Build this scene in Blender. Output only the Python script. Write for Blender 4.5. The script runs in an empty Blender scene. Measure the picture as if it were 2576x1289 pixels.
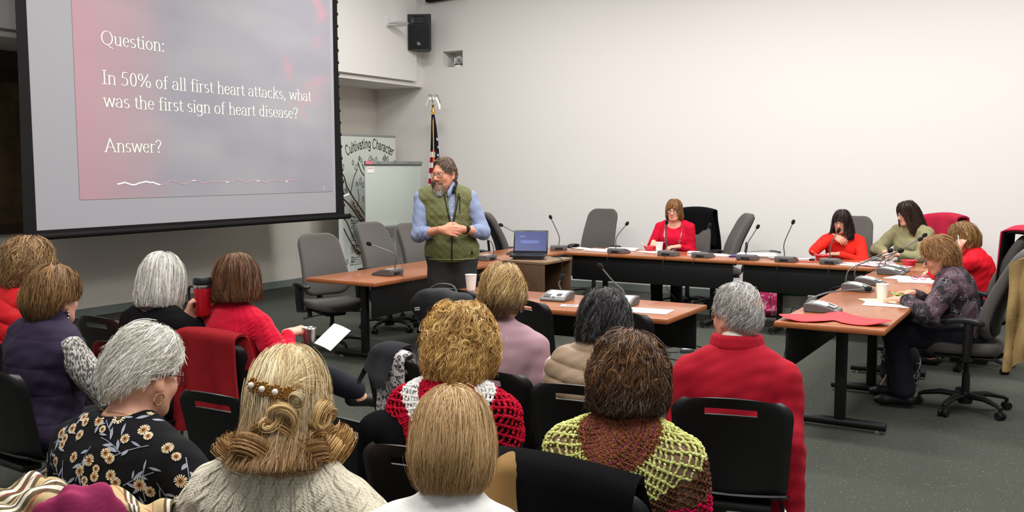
import bpy, bmesh, math, random
import numpy as np
from mathutils import Vector, Matrix
from mathutils.bvhtree import BVHTree

PI = math.pi
SC = bpy.context.scene
COL = SC.collection

# ------------------------------------------------------------------ camera
cam_d = bpy.data.cameras.new('camera')
cam_d.sensor_width = 36.0
cam_d.lens = 2385.0 * 36.0 / 2576.0
cam_d.clip_end = 100
cam = bpy.data.objects.new('camera', cam_d)
COL.objects.link(cam)
cam.location = (0, 0, 1.70)
cam.rotation_euler = (math.radians(90 - 5.378), 0, math.radians(30.7))
SC.camera = cam

# ------------------------------------------------------------------ world and lamps
world = bpy.data.worlds.new('world')
SC.world = world
world.use_nodes = True
world.node_tree.nodes['Background'].inputs[0].default_value = (1.0, 0.98, 0.96, 1)
world.node_tree.nodes['Background'].inputs[1].default_value = 0.30
SC.view_settings.view_transform = 'Standard'
SC.view_settings.look = 'None'
SC.view_settings.gamma = 1.0
SC.view_settings.use_curve_mapping = False
SC.view_settings.exposure = 0.16


def ceiling_lamp(loc, sx, sy, power, col=(1.0, 0.975, 0.95), rot=(0, 0, 0)):
    d = bpy.data.lights.new('ceiling_lamp', 'AREA')
    d.shape = 'RECTANGLE'
    d.size = sx
    d.size_y = sy
    d.energy = power
    d.color = col
    o = bpy.data.objects.new('ceiling_lamp', d)
    o.location = loc
    o.rotation_euler = rot
    COL.objects.link(o)


for lx, ly, pw in ((-6.2, 9.0, 105), (-3.2, 9.0, 120), (-0.2, 9.0, 125), (2.2, 8.2, 80),
                   (-6.0, 5.4, 75), (-3.0, 5.2, 115), (0.2, 5.2, 115),
                   (-3.6, 1.2, 100), (0.0, 1.2, 100)):
    ceiling_lamp((lx, ly, 4.75), 1.8, 0.6, pw)


# ------------------------------------------------------------------ colours and materials
def lin(c):
    def f(v):
        v = v / 255.0
        return v / 12.92 if v <= 0.04045 else ((v + 0.055) / 1.055) ** 2.4
    return (f(c[0]), f(c[1]), f(c[2]), 1.0)


MATS = {}


def pm(name, col, rough=0.6, spec=0.4, metal=0.0, bump=None, var=None, sheen=0.0, emit=0.0, alpha=1.0,
       coat=0.0, vcol=False, trans=0.0):
    """Principled material: sRGB base colour, noise variation, noise bump."""
    if name in MATS:
        return MATS[name]
    m = bpy.data.materials.new(name)
    m.use_nodes = True
    nt = m.node_tree
    b = nt.nodes['Principled BSDF']
    c = lin(col)
    b.inputs['Base Color'].default_value = c
    b.inputs['Roughness'].default_value = rough
    b.inputs['Specular IOR Level'].default_value = spec
    b.inputs['Metallic'].default_value = metal
    if sheen:
        b.inputs['Sheen Weight'].default_value = sheen
        b.inputs['Sheen Roughness'].default_value = 0.5
    if coat:
        b.inputs['Coat Weight'].default_value = coat
        b.inputs['Coat Roughness'].default_value = 0.15
    if emit:
        b.inputs['Emission Color'].default_value = c
        b.inputs['Emission Strength'].default_value = emit
    if trans:
        b.inputs['Transmission Weight'].default_value = trans
    if alpha < 1:
        b.inputs['Alpha'].default_value = alpha
    tc = nt.nodes.new('ShaderNodeTexCoord')
    src = None
    if vcol:
        a = nt.nodes.new('ShaderNodeAttribute')
        a.attribute_name = 'Col'
        src = a.outputs['Color']
        nt.links.new(src, b.inputs['Base Color'])
    if var:
        n = nt.nodes.new('ShaderNodeTexNoise')
        n.inputs['Scale'].default_value = var[0]
        n.inputs['Detail'].default_value = 4
        nt.links.new(tc.outputs['Object'], n.inputs['Vector'])
        mr = nt.nodes.new('ShaderNodeMapRange')
        mr.inputs[1].default_value = 0.25
        mr.inputs[2].default_value = 0.75
        mr.inputs[3].default_value = 1 - var[1]
        mr.inputs[4].default_value = 1 + var[1]
        nt.links.new(n.outputs[0], mr.inputs[0])
        mx = nt.nodes.new('ShaderNodeMix')
        mx.data_type = 'RGBA'
        mx.blend_type = 'MULTIPLY'
        mx.inputs[0].default_value = 1
        if src:
            nt.links.new(src, mx.inputs[6])
        else:
            mx.inputs[6].default_value = c
        nt.links.new(mr.outputs[0], mx.inputs[7])
        nt.links.new(mx.outputs[2], b.inputs['Base Color'])
    if bump:
        n = nt.nodes.new('ShaderNodeTexNoise')
        n.inputs['Scale'].default_value = bump[0]
        n.inputs['Detail'].default_value = 3
        nt.links.new(tc.outputs['Object'], n.inputs['Vector'])
        bp = nt.nodes.new('ShaderNodeBump')
        bp.inputs['Strength'].default_value = bump[1]
        bp.inputs['Distance'].default_value = bump[2] if len(bump) > 2 else 0.004
        nt.links.new(n.outputs[0], bp.inputs['Height'])
        nt.links.new(bp.outputs[0], b.inputs['Normal'])
    MATS[name] = m
    return m


class NT:
    """Small helper to write node graphs."""

    def __init__(s, name, rough=0.7, spec=0.3):
        s.m = bpy.data.materials.new(name)
        s.m.use_nodes = True
        s.t = s.m.node_tree
        s.b = s.t.nodes['Principled BSDF']
        s.b.inputs['Roughness'].default_value = rough
        s.b.inputs['Specular IOR Level'].default_value = spec
        s.tc = s.t.nodes.new('ShaderNodeTexCoord')

    def put(s, sock, v):
        if hasattr(v, 'node'):
            s.t.links.new(v, sock)
        elif isinstance(v, (tuple, list)) and len(v) == 3 and sock.type == 'RGBA':
            sock.default_value = lin(v)
        else:
            sock.default_value = v

    def math(s, op, a, b=0.0, c=None, clamp=False):
        n = s.t.nodes.new('ShaderNodeMath')
        n.operation = op
        n.use_clamp = clamp
        s.put(n.inputs[0], a)
        s.put(n.inputs[1], b)
        if c is not None:
            s.put(n.inputs[2], c)
        return n.outputs[0]

    def mix(s, f, a, b, mode='MIX'):
        n = s.t.nodes.new('ShaderNodeMix')
        n.data_type = 'RGBA'
        n.blend_type = mode
        s.put(n.inputs[0], f)
        s.put(n.inputs[6], a)
        s.put(n.inputs[7], b)
        return n.outputs[2]

    def noise(s, vec, scale, detail=3, rough=0.5, out=0, dist=0.0):
        n = s.t.nodes.new('ShaderNodeTexNoise')
        n.inputs['Scale'].default_value = scale
        n.inputs['Detail'].default_value = detail
        n.inputs['Roughness'].default_value = rough
        n.inputs['Distortion'].default_value = dist
        s.put(n.inputs['Vector'], vec)
        return n.outputs[out]

    def voro(s, vec, scale, feature='F1', out='Distance', rand=1.0):
        n = s.t.nodes.new('ShaderNodeTexVoronoi')
        n.feature = feature
        n.inputs['Scale'].default_value = scale
        n.inputs['Randomness'].default_value = rand
        s.put(n.inputs['Vector'], vec)
        return n.outputs[out]

    def xyz(s, vec):
        n = s.t.nodes.new('ShaderNodeSeparateXYZ')
        s.put(n.inputs[0], vec)
        return n.outputs

    def com(s, x, y, z=0.0):
        n = s.t.nodes.new('ShaderNodeCombineXYZ')
        s.put(n.inputs[0], x)
        s.put(n.inputs[1], y)
        s.put(n.inputs[2], z)
        return n.outputs[0]

    def scale(s, vec, v):
        n = s.t.nodes.new('ShaderNodeMapping')
        s.put(n.inputs[0], vec)
        n.inputs['Scale'].default_value = v
        return n.outputs[0]

    def mapr(s, v, a, b, c=0.0, d=1.0):
        n = s.t.nodes.new('ShaderNodeMapRange')
        s.put(n.inputs[0], v)
        n.inputs[1].default_value = a
        n.inputs[2].default_value = b
        n.inputs[3].default_value = c
        n.inputs[4].default_value = d
        return n.outputs[0]

    def bump(s, h, strength=0.5, dist=0.004):
        n = s.t.nodes.new('ShaderNodeBump')
        n.inputs['Strength'].default_value = strength
        n.inputs['Distance'].default_value = dist
        s.put(n.inputs['Height'], h)
        s.t.links.new(n.outputs[0], s.b.inputs['Normal'])

    def color(s, v):
        s.put(s.b.inputs['Base Color'], v)


# ------------------------------------------------------------------ mesh builder
def frame_of(d):
    d = Vector(d).normalized()
    a = Vector((0, 0, 1)) if abs(d.z) < 0.9 else Vector((1, 0, 0))
    x = a.cross(d).normalized()
    return x, d.cross(x), d


class MB:
    def __init__(s):
        s.v = []
        s.f = []
        s.mi = []
        s.n = 0
        s.mat = 0

    def add(s, V, F):
        V = [tuple(p) for p in V]
        s.v += V
        k = s.n
        s.f += [tuple(i + k for i in f) for f in F]
        s.mi += [s.mat] * len(F)
        s.n += len(V)
        return s

    def box(s, c, size, r=0.0, R=None, seg=2):
        """bevelled box"""
        bm = bmesh.new()
        bmesh.ops.create_cube(bm, size=1)
        bmesh.ops.scale(bm, vec=size, verts=bm.verts)
        if r > 0:
            bmesh.ops.bevel(bm, geom=list(bm.edges), offset=min(r, min(size) * 0.49), segments=seg, affect='EDGES', profile=0.5)
        c = Vector(c)
        M = R if R is not None else Matrix.Identity(3)
        V = [M @ v.co + c for v in bm.verts]
        bm.verts.index_update()
        F = [[v.index for v in f.verts] for f in bm.faces]
        bm.free()
        return s.add(V, F)

    def tube(s, pts, r, n=10, cap=True, closed=False, flat=None):
        pts = [Vector(p) for p in pts]
        m = len(pts)
        rs = list(r) if hasattr(r, '__len__') else [r] * m
        V, F = [], []
        prevx = None
        for i, p in enumerate(pts):
            if closed:
                d = pts[(i + 1) % m] - pts[i - 1]
            else:
                d = pts[min(i + 1, m - 1)] - pts[max(i - 1, 0)]
            if d.length < 1e-9:
                d = Vector((0, 0, 1))
            d.normalize()
            if prevx is None:
                x, y, _ = frame_of(d)
            else:
                x = prevx - d * prevx.dot(d)
                if x.length < 1e-6:
                    x, y, _ = frame_of(d)
                x.normalize()
                y = d.cross(x)
            prevx = x
            fy = flat if flat else 1.0
            for k in range(n):
                a = 2 * PI * k / n
                V.append(p + x * math.cos(a) * rs[i] + y * math.sin(a) * rs[i] * fy)
        rng = m if closed else m - 1
        for i in range(rng):
            j = (i + 1) % m
            for k in range(n):
                l = (k + 1) % n
                F.append((i * n + k, i * n + l, j * n + l, j * n + k))
        if cap and not closed:
            F.append(tuple(range(n - 1, -1, -1)))
            F.append(tuple((m - 1) * n + k for k in range(n)))
        return s.add(V, F)

    def lathe(s, prof, c=(0, 0, 0), n=24, axis=(0, 0, 1), sx=1.0, sy=1.0):
        x, y, z = frame_of(axis)
        c = Vector(c)
        V, F = [], []
        m = len(prof)
        for (r, h) in prof:
            for k in range(n):
                a = 2 * PI * k / n
                V.append(c + z * h + x * (math.cos(a) * r * sx) + y * (math.sin(a) * r * sy))
        for i in range(m - 1):
            for k in range(n):
                l = (k + 1) % n
                F.append((i * n + k, i * n + l, (i + 1) * n + l, (i + 1) * n + k))
        if prof[0][0] > 1e-5:
            F.append(tuple(range(n - 1, -1, -1)))
        if prof[-1][0] > 1e-5:
            F.append(tuple((m - 1) * n + k for k in range(n)))
        return s.add(V, F)

    def ell(s, c, r, R=None, nu=16, nv=10):
        V, F = [], []
        c = Vector(c)
        if not hasattr(r, '__len__'):
            r = (r, r, r)
        for i in range(nv + 1):
            t = PI * i / nv
            for k in range(nu):
                a = 2 * PI * k / nu
                p = Vector((r[0] * math.sin(t) * math.cos(a), r[1] * math.sin(t) * math.sin(a), r[2] * math.cos(t)))
                if R is not None:
                    p = R @ p
                V.append(c + p)
        for i in range(nv):
            for k in range(nu):
                l = (k + 1) % nu
                F.append((i * nu + k, (i + 1) * nu + k, (i + 1) * nu + l, i * nu + l))
        return s.add(V, F)

    def prism(s, poly, o, ex, ey, ez, h, h0=0.0):
        """2-D polygon in the (ex, ey) plane at o, extruded from h0 to h along ez."""
        o, ex, ey, ez = Vector(o), Vector(ex), Vector(ey), Vector(ez)
        n = len(poly)
        V = [o + ex * p[0] + ey * p[1] + ez * h0 for p in poly] + [o + ex * p[0] + ey * p[1] + ez * h for p in poly]
        F = [tuple(range(n - 1, -1, -1)), tuple(range(n, 2 * n))]
        for i in range(n):
            j = (i + 1) % n
            F.append((i, j, n + j, n + i))
        return s.add(V, F)

    def sheet(s, G, th=0.0, mask=None):
        """grid of points G[i][j]; with thickness th it becomes a closed slab along -normal; mask drops cells."""
        G = np.asarray(G, float)
        a, b = G.shape[:2]
        N = np.cross(np.gradient(G, axis=0), np.gradient(G, axis=1))
        N /= (np.linalg.norm(N, axis=2, keepdims=True) + 1e-12)
        F = []
        for i in range(a - 1):
            for j in range(b - 1):
                if mask is not None and not mask(i, j):
                    continue
                F.append((i * b + j, (i + 1) * b + j, (i + 1) * b + j + 1, i * b + j + 1))
        V = G.reshape(-1, 3).tolist()
        if th > 0:
            V += (G - N * th).reshape(-1, 3).tolist()
            k = a * b
            E = {}
            for f in F:
                for q in range(4):
                    e = (f[q], f[(q + 1) % 4])
                    if (e[1], e[0]) in E:
                        del E[(e[1], e[0])]
                    else:
                        E[e] = 1
            F = F + [tuple(k + q for q in reversed(f)) for f in F] + [(e[1], e[0], k + e[0], k + e[1]) for e in E]
        used = sorted({q for f in F for q in f})
        mp = {q: i for i, q in enumerate(used)}
        return s.add([V[q] for q in used], [tuple(mp[q] for q in f) for f in F])

    def cushion(s, outline, o, ex, ey, ez, th, edge=.35, dome=0.0, warp=None):
        """padded slab: 2-D outline, rounded edges, optional warp(x, y, z)->(x, y, z) in local axes."""
        o, ex, ey, ez = Vector(o), Vector(ex), Vector(ey), Vector(ez)
        n = len(outline)
        cx = sum(p[0] for p in outline) / n
        cy = sum(p[1] for p in outline) / n
        e = edge * th
        size = max(max(abs(p[0] - cx) for p in outline), max(abs(p[1] - cy) for p in outline))
        rings = []
        for q in (0.02, .3, .55, .8):
            rings.append((q * (1 - e / size), th / 2 + dome * (1 - q * q)))
        for k in range(5):
            a = PI / 2 * (1 - k / 4)
            rings.append((1 - e / size * (1 - math.cos(a)), th / 2 - e + e * math.sin(a)))
        for k in range(5):
            a = -PI / 2 * (k / 4)
            rings.append((1 - e / size * (1 - math.cos(a)), -th / 2 + e + e * math.sin(a)))
        for q in (.8, .5, 0.02):
            rings.append((q * (1 - e / size), -th / 2))
        V = []
        for (sc, z) in rings:
            for p in outline:
                q = (cx + (p[0] - cx) * sc, cy + (p[1] - cy) * sc, z)
                if warp:
                    q = warp(*q)
                V.append(o + ex * q[0] + ey * q[1] + ez * q[2])
        F = []
        for i in range(len(rings) - 1):
            for k in range(n):
                l = (k + 1) % n
                F.append((i * n + k, i * n + l, (i + 1) * n + l, (i + 1) * n + k))
        F.append(tuple(range(n - 1, -1, -1)))
        F.append(tuple((len(rings) - 1) * n + k for k in range(n)))
        return s.add(V, F)

    def build(s, name, mats, parent=None, smooth=35, mods=None):
        me = bpy.data.meshes.new(name)
        me.from_pydata(s.v, [], s.f)
        if not isinstance(mats, (list, tuple)):
            mats = [mats]
        for m in mats:
            me.materials.append(m)
        if len(mats) > 1:
            me.polygons.foreach_set('material_index', s.mi)
        me.update()
        bm = bmesh.new()
        bm.from_mesh(me)
        bmesh.ops.recalc_face_normals(bm, faces=bm.faces)
        bm.to_mesh(me)
        bm.free()
        if smooth:
            me.polygons.foreach_set('use_smooth', [True] * len(me.polygons))
            me.set_sharp_from_angle(angle=math.radians(smooth))
        o = bpy.data.objects.new(name, me)
        COL.objects.link(o)
        if parent is not None:
            o.parent = parent
        return o


def thing(name, label, cat, loc=(0, 0, 0), rz=0.0, group=None):
    o = bpy.data.objects.new(name, None)
    o.empty_display_size = 0.1
    COL.objects.link(o)
    o.location = loc
    o.rotation_euler = (0, 0, rz)
    return tag(o, label, cat, group)


def tag(o, label, cat, group=None):
    o['label'] = label
    o['category'] = cat
    if group:
        o['group'] = group
    return o


def struct(o, label=None):
    o['kind'] = 'structure'
    if label:
        o['label'] = label
    return o


def dup(root, loc, rz, label, group=None):
    """copy of a thing with copies of its parts and their sub-parts"""
    r = root.copy()
    COL.objects.link(r)
    r.location = loc
    r.rotation_euler = (0, 0, rz)
    r['label'] = label
    if group:
        r['group'] = group
    for ch in list(root.children):
        c = ch.copy()
        COL.objects.link(c)
        c.parent = r
        for g in ch.children:
            d = g.copy()
            COL.objects.link(d)
            d.parent = c
    return r


def catmull(pts, k=8, closed=False):
    P = [Vector(p) if len(p) == 3 else Vector((p[0], p[1], 0)) for p in pts]
    n = len(P)
    out = []
    for i in range(n if closed else n - 1):
        if closed:
            a, b, c, d = P[i - 1], P[i], P[(i + 1) % n], P[(i + 2) % n]
        else:
            b, c = P[i], P[i + 1]
            a = P[i - 1] if i > 0 else b * 2 - c
            d = P[i + 2] if i + 2 < n else c * 2 - b
        for j in range(k):
            t = j / k
            out.append(0.5 * ((2 * b) + (c - a) * t + (2 * a - 5 * b + 4 * c - d) * t * t + (3 * b - a - 3 * c + d) * t ** 3))
    if not closed:
        out.append(P[-1])
    return out
# ------------------------------------------------------------------ lettering (stroke glyphs)
def _A(cx, cy, rx, ry, a0, a1, n=18):
    return [(cx + rx * math.cos(math.radians(a0 + (a1 - a0) * i / n)), cy + ry * math.sin(math.radians(a0 + (a1 - a0) * i / n))) for i in range(n + 1)]


XH = 0.45
GLY = {
    'a': (.44, [_A(.19, .13, .15, .13, 75, 395), [(.33, .0), (.33, .30)], _A(.19, .30, .14, .15, 0, 160)], []),
    'b': (.48, [[(.10, 0), (.10, .68)], _A(.25, .22, .15, .22, 150, -150)], [(.07, .68, .08)]),
    'c': (.42, [_A(.22, .225, .17, .225, 45, 315)], []),
    'd': (.48, [[(.36, 0), (.36, .68)], _A(.21, .22, .15, .22, 30, 330)], [(.32, .68, .09), (.40, 0, .09)]),
    'e': (.42, [[(.06, .25), (.36, .25)], _A(.21, .225, .155, .225, 8, 320)], []),
    'f': (.32, [[(.14, 0), (.14, .54)] + _A(.26, .54, .12, .14, 180, 60), [(.03, .44), (.27, .44)]], [(.14, 0, .18)]),
    'g': (.46, [_A(.20, .24, .15, .20, 0, 360), [(.36, .45), (.36, -.06)] + _A(.20, -.06, .16, .14, 0, -150)], []),
    'h': (.48, [[(.10, 0), (.10, .68)], _A(.24, .28, .14, .17, 170, 0) + [(.38, 0)]], [(.07, .68, .08), (.10, 0, .16), (.38, 0, .16)]),
    'i': (.24, [[(.12, 0), (.12, .45)], _A(.12, .62, .025, .025, 0, 360, 8)], [(.09, .45, .09), (.12, 0, .17)]),
    'k': (.48, [[(.10, 0), (.10, .68)], [(.36, .45), (.11, .20)], [(.19, .27), (.39, 0)]], [(.07, .68, .08), (.10, 0, .16), (.40, 0, .14), (.35, .45, .14)]),
    'l': (.24, [[(.12, 0), (.12, .68)]], [(.09, .68, .08), (.12, 0, .17)]),
    'n': (.48, [[(.10, 0), (.10, .45)], _A(.24, .28, .14, .17, 170, 0) + [(.38, 0)]], [(.07, .45, .08), (.10, 0, .16), (.38, 0, .16)]),
    'o': (.46, [_A(.23, .225, .17, .225, 0, 360)], []),
    'q': (.46, [_A(.20, .22, .15, .22, 0, 360), [(.36, .45), (.36, -.2)]], []),
    'r': (.33, [[(.10, 0), (.10, .45)], _A(.22, .32, .12, .12, 165, 50)], [(.07, .45, .08), (.11, 0, .18)]),
    's': (.36, [_A(.18, .335, .11, .115, 40, 250, 12) + _A(.18, .115, .125, .115, 80, -140, 14)], []),
    't': (.29, [[(.13, .58), (.13, .10)] + _A(.22, .10, .09, .09, 180, 310), [(.03, .44), (.25, .44)]], []),
    'u': (.48, [[(.10, .45), (.10, .16)] + _A(.23, .16, .13, .15, 180, 330), [(.37, .45), (.37, 0)]], [(.07, .45, .08), (.34, .45, .08), (.41, 0, .07)]),
    'v': (.44, [[(.06, .45), (.22, 0)], [(.22, 0), (.38, .45)]], [(.07, .45, .16), (.37, .45, .13)]),
    'w': (.66, [[(.05, .45), (.19, 0)], [(.19, 0), (.33, .45)], [(.33, .45), (.47, 0)], [(.47, 0), (.60, .45)]], [(.06, .45, .15), (.60, .45, .12)]),
    'y': (.44, [[(.06, .45), (.22, .02)], [(.38, .45), (.16, -.2)]], []),
    'A': (.68, [[(.08, 0), (.33, .68)], [(.33, .68), (.60, 0)], [(.17, .23), (.50, .23)]], [(.08, 0, .17), (.60, 0, .2)]),
    'C': (.62, [_A(.33, .33, .26, .34, 42, 318)], []),
    'I': (.32, [[(.16, 0), (.16, .68)]], [(.16, .68, .24), (.16, 0, .24)]),
    'Q': (.72, [_A(.36, .33, .29, .345, 0, 360), [(.34, .02), (.50, -.12), (.66, -.17)]], []),
    'T': (.56, [[(.28, 0), (.28, .68)], [(.04, .68), (.52, .68)]], []),
    '0': (.48, [_A(.24, .33, .16, .34, 0, 360)], []),
    '2': (.48, [_A(.22, .48, .15, .2, 160, -40) + [(.06, .01)], [(.05, .02), (.40, .02)]], []),
    '5': (.48, [[(.38, .67), (.15, .67), (.10, .40)] + _A(.20, .20, .19, .2, 110, -140)], []),
    '%': (.80, [_A(.18, .50, .12, .17, 0, 360), _A(.62, .16, .12, .17, 0, 360), [(.62, .68), (.18, 0)]], []),
    '?': (.42, [_A(.20, .51, .14, .16, 170, -50) + [(.20, .28), (.20, .18)], _A(.20, .03, .028, .028, 0, 360, 8)], []),
    ':': (.24, [_A(.12, .03, .028, .028, 0, 360, 8), _A(.12, .40, .028, .028, 0, 360, 8)], []),
    ',': (.22, [[(.11, .05), (.12, .0), (.07, -.10)]], []),
    ' ': (.24, [], []),
}


def glyph_strokes(ch):
    adv, st, se = GLY[ch]
    return adv, st, se


def ribbon2d(pts, hx, hy):
    """polyline drawn with an elliptic pen of half-axes hx, hy -> list of quads (2-D)."""
    P = [np.array(p[:2], float) for p in pts]
    L, R = [], []
    n = len(P)
    for i in range(n):
        d = P[min(i + 1, n - 1)] - P[max(i - 1, 0)]
        if np.allclose(P[0], P[-1]) and i in (0, n - 1):
            d = P[1] - P[-2]
        d = d / (np.linalg.norm(d) + 1e-9)
        nn = np.array([-d[1], d[0]])
        h = math.sqrt((hx * nn[0]) ** 2 + (hy * nn[1]) ** 2)
        if i == 0 and not np.allclose(P[0], P[-1]):
            P[i] = P[i] - d * min(hx, hy) * 0.6
        if i == n - 1 and not np.allclose(P[0], P[-1]):
            P[i] = P[i] + d * min(hx, hy) * 0.6
        L.append(P[i] + nn * h)
        R.append(P[i] - nn * h)
    return L, R


def draw_ribbon(mb, pts, o, ex, ey, hx, hy, lift=None):
    L, R = ribbon2d(pts, hx, hy)
    o, ex, ey = Vector(o), Vector(ex), Vector(ey)
    V = [o + ex * p[0] + ey * p[1] for p in L] + [o + ex * p[0] + ey * p[1] for p in R]
    if lift:
        V = [lift(v) for v in V]
    n = len(L)
    mb.add(V, [(i, n + i, n + i + 1, i + 1) for i in range(n - 1)])


def draw_poly(mb, poly, o, ex, ey, lift=None):
    o, ex, ey = Vector(o), Vector(ex), Vector(ey)
    V = [o + ex * p[0] + ey * p[1] for p in poly]
    if lift:
        V = [lift(v) for v in V]
    mb.add(V, [tuple(range(len(V)))])


def text_width(s, track=0.0):
    return sum(GLY[c][0] + track for c in s)


def draw_text(mb, s, o, ex, ey, size, hx=.042, hy=.016, serif=True, width=None, track=0.0):
    """one line of lettering; o = start of the baseline; with width the line is fitted to it."""
    o, ex, ey = Vector(o), Vector(ex), Vector(ey)
    kx = 1.0
    if width:
        kx = width / (text_width(s, track) * size)
    x = 0.0
    for c in s:
        adv, st, se = GLY[c]
        oo = o + ex * (x * size * kx)
        nz = ex.cross(ey).normalized() * .0006
        for q, k in enumerate(st):
            draw_ribbon(mb, k, oo + nz * q, ex * size * kx, ey * size, hx, hy)
        if serif:
            for q, (sx, sy, w) in enumerate(se):
                draw_ribbon(mb, [(sx - w / 2, sy), (sx + w / 2, sy)], oo - nz * (q + 1), ex * size * kx, ey * size, hy, hy)
        x += adv + track


def text_on_path(mb, s, path, n, size, h=.04, k=1.0):
    """rounded hand lettering along a 3-D polyline path; n = surface normal; spread to fill the path."""
    P = [Vector(p) for p in path]
    S = [0.0]
    for a, b in zip(P[:-1], P[1:]):
        S.append(S[-1] + (b - a).length)
    W = text_width(s) * size
    kx = S[-1] / W
    x = 0.0
    n = Vector(n)
    for c in s:
        adv, st, se = GLY[c]
        mid = (x + adv * size / 2) * kx
        i = max(0, min(len(P) - 2, next((q for q in range(len(S) - 1) if S[q + 1] >= mid), len(P) - 2)))
        t = (mid - S[i]) / max(1e-9, S[i + 1] - S[i])
        p = P[i].lerp(P[i + 1], t)
        d = (P[i + 1] - P[i]).normalized()
        up = n.cross(d).normalized()
        oo = p - d * (adv * size * kx / 2)
        for q in st:
            draw_ribbon(mb, q, oo, d * size * kx, up * size, h, h)
        x += adv * size
# ------------------------------------------------------------------ the room
XL, XF, YR = -9.6, -8.70, 11.95      # lower left wall, fascia above it, right wall
ZS, ZT = 2.91, 5.0                   # soffit height, wall top

wall_m = pm('white_wall_paint', (226, 223, 219), rough=0.85, spec=0.2, bump=(220, 0.06, 0.002))
wall2_m = pm('off_white_wall_paint', (214, 208, 198), rough=0.85, spec=0.2, bump=(220, 0.06, 0.002))
base_m = pm('grey_green_rubber_baseboard', (112, 121, 118), rough=0.6, var=(6, 0.06))

c = NT('dark_green_grey_carpet', rough=0.95, spec=0.1)
o_ = c.tc.outputs['Object']
n1 = c.noise(o_, 260, 2, 0.7)
n2 = c.noise(o_, 2.2, 4, 0.6)
sp = c.voro(o_, 62, out='Distance')
spk = c.mapr(sp, 0.13, 0.22, 1, 0)
rnd = c.xyz(c.voro(o_, 62, out='Color'))[0]
spk = c.math('MULTIPLY', spk, c.math('GREATER_THAN', rnd, 0.62))
bc = c.mix(c.mapr(n1, 0.3, 0.7), (46, 49, 45), (84, 87, 78))
bc = c.mix(c.mapr(n2, 0.3, 0.7, 0.0, 0.25), bc, (60, 62, 60))
c.color(c.mix(spk, bc, (128, 129, 112)))
c.bump(n1, 0.5, 0.004)
carpet_m = c.m

MB().add([(-9.7, -2.5, 0), (3.5, -2.5, 0), (3.5, 12.05, 0), (-9.7, 12.05, 0)], [(0, 1, 2, 3)]).box((-3.1, 4.8, -0.06), (13.2, 14.6, 0.1)).build('floor', carpet_m, smooth=0)
struct(bpy.data.objects['floor'])

# right wall with the niche of the wall camera
nx0, nx1, nz0, nz1, nd = -8.31, -7.95, 3.19, 3.43, 0.30
mb = MB()
X = [XL, nx0, nx1, 3.5]
Z = [0, nz0, nz1, ZT]
for i in range(3):
    for j in range(3):
        if i == 1 and j == 1:
            continue
        mb.add([(X[i], YR, Z[j]), (X[i + 1], YR, Z[j]), (X[i + 1], YR, Z[j + 1]), (X[i], YR, Z[j + 1])], [(0, 1, 2, 3)])
for a, b in (((nx0, nz0), (nx1, nz0)), ((nx1, nz0), (nx1, nz1)), ((nx1, nz1), (nx0, nz1)), ((nx0, nz1), (nx0, nz0))):
    mb.add([(a[0], YR, a[1]), (b[0], YR, b[1]), (b[0], YR + nd, b[1]), (a[0], YR + nd, a[1])], [(0, 1, 2, 3)])
mb.add([(nx0, YR + nd, nz0), (nx1, YR + nd, nz0), (nx1, YR + nd, nz1), (nx0, YR + nd, nz1)], [(0, 1, 2, 3)])
struct(mb.build('wall_right', wall_m, smooth=0))
# lower left wall, soffit, fascia
struct(MB().box((XL - 0.05, 4.75, ZS / 2), (0.1, 14.5, ZS)).build('wall_left', wall2_m, smooth=0))
struct(MB().box(((XL + XF) / 2, 4.75, (ZS + ZT) / 2), (XF - XL, 14.4, ZT - ZS)).build('wall_left_upper', wall_m, smooth=0))
struct(MB().box((XF + 0.045, 4.60, 3.60), (0.09, 14.2, 1.24), 0.004).build('trim_1', wall_m, smooth=0))
struct(MB().box((XF + 0.015, 4.7, 2.935), (0.03, 14.4, 0.05), 0.003).build('trim_2', wall_m, smooth=0))
struct(MB().box((-3.0, YR - 0.008, 0.05), (13.1, 0.016, 0.10), 0.004).build('baseboard_right', base_m, smooth=0))
struct(MB().box((XL + 0.008, 4.75, 0.05), (0.016, 14.3, 0.10), 0.004).build('baseboard_left', base_m, smooth=0))

# ------------------------------------------------------------------ projection screen
blk = pm('matte_black', (18, 17, 17), rough=0.7, spec=0.2)
blk2 = pm('satin_black_plastic', (24, 24, 25), rough=0.45, spec=0.4)
XS = -8.2
scr = thing('projection_screen', 'large pull-down projection screen with black border showing a question slide', 'projection screen', (XS, 7.3, 1.05))
Y0, Y1, ZB, ZU = 5.245, 9.36, 1.113, 4.6
fab = pm('grey_screen_fabric', (165, 165, 170), rough=0.9, spec=0.1)


def L(y, z, x=0.0):
    return (x, y - 7.3, z - 1.05)


mb = MB()
for y0, y1, z0, z1 in ((Y0, Y1, ZB, ZU),):
    mb.box(L((y0 + y1) / 2, (z0 + z1) / 2), (0.004, y1 - y0, z1 - z0))
mb.build('screen_fabric', fab, scr, smooth=0)
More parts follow.
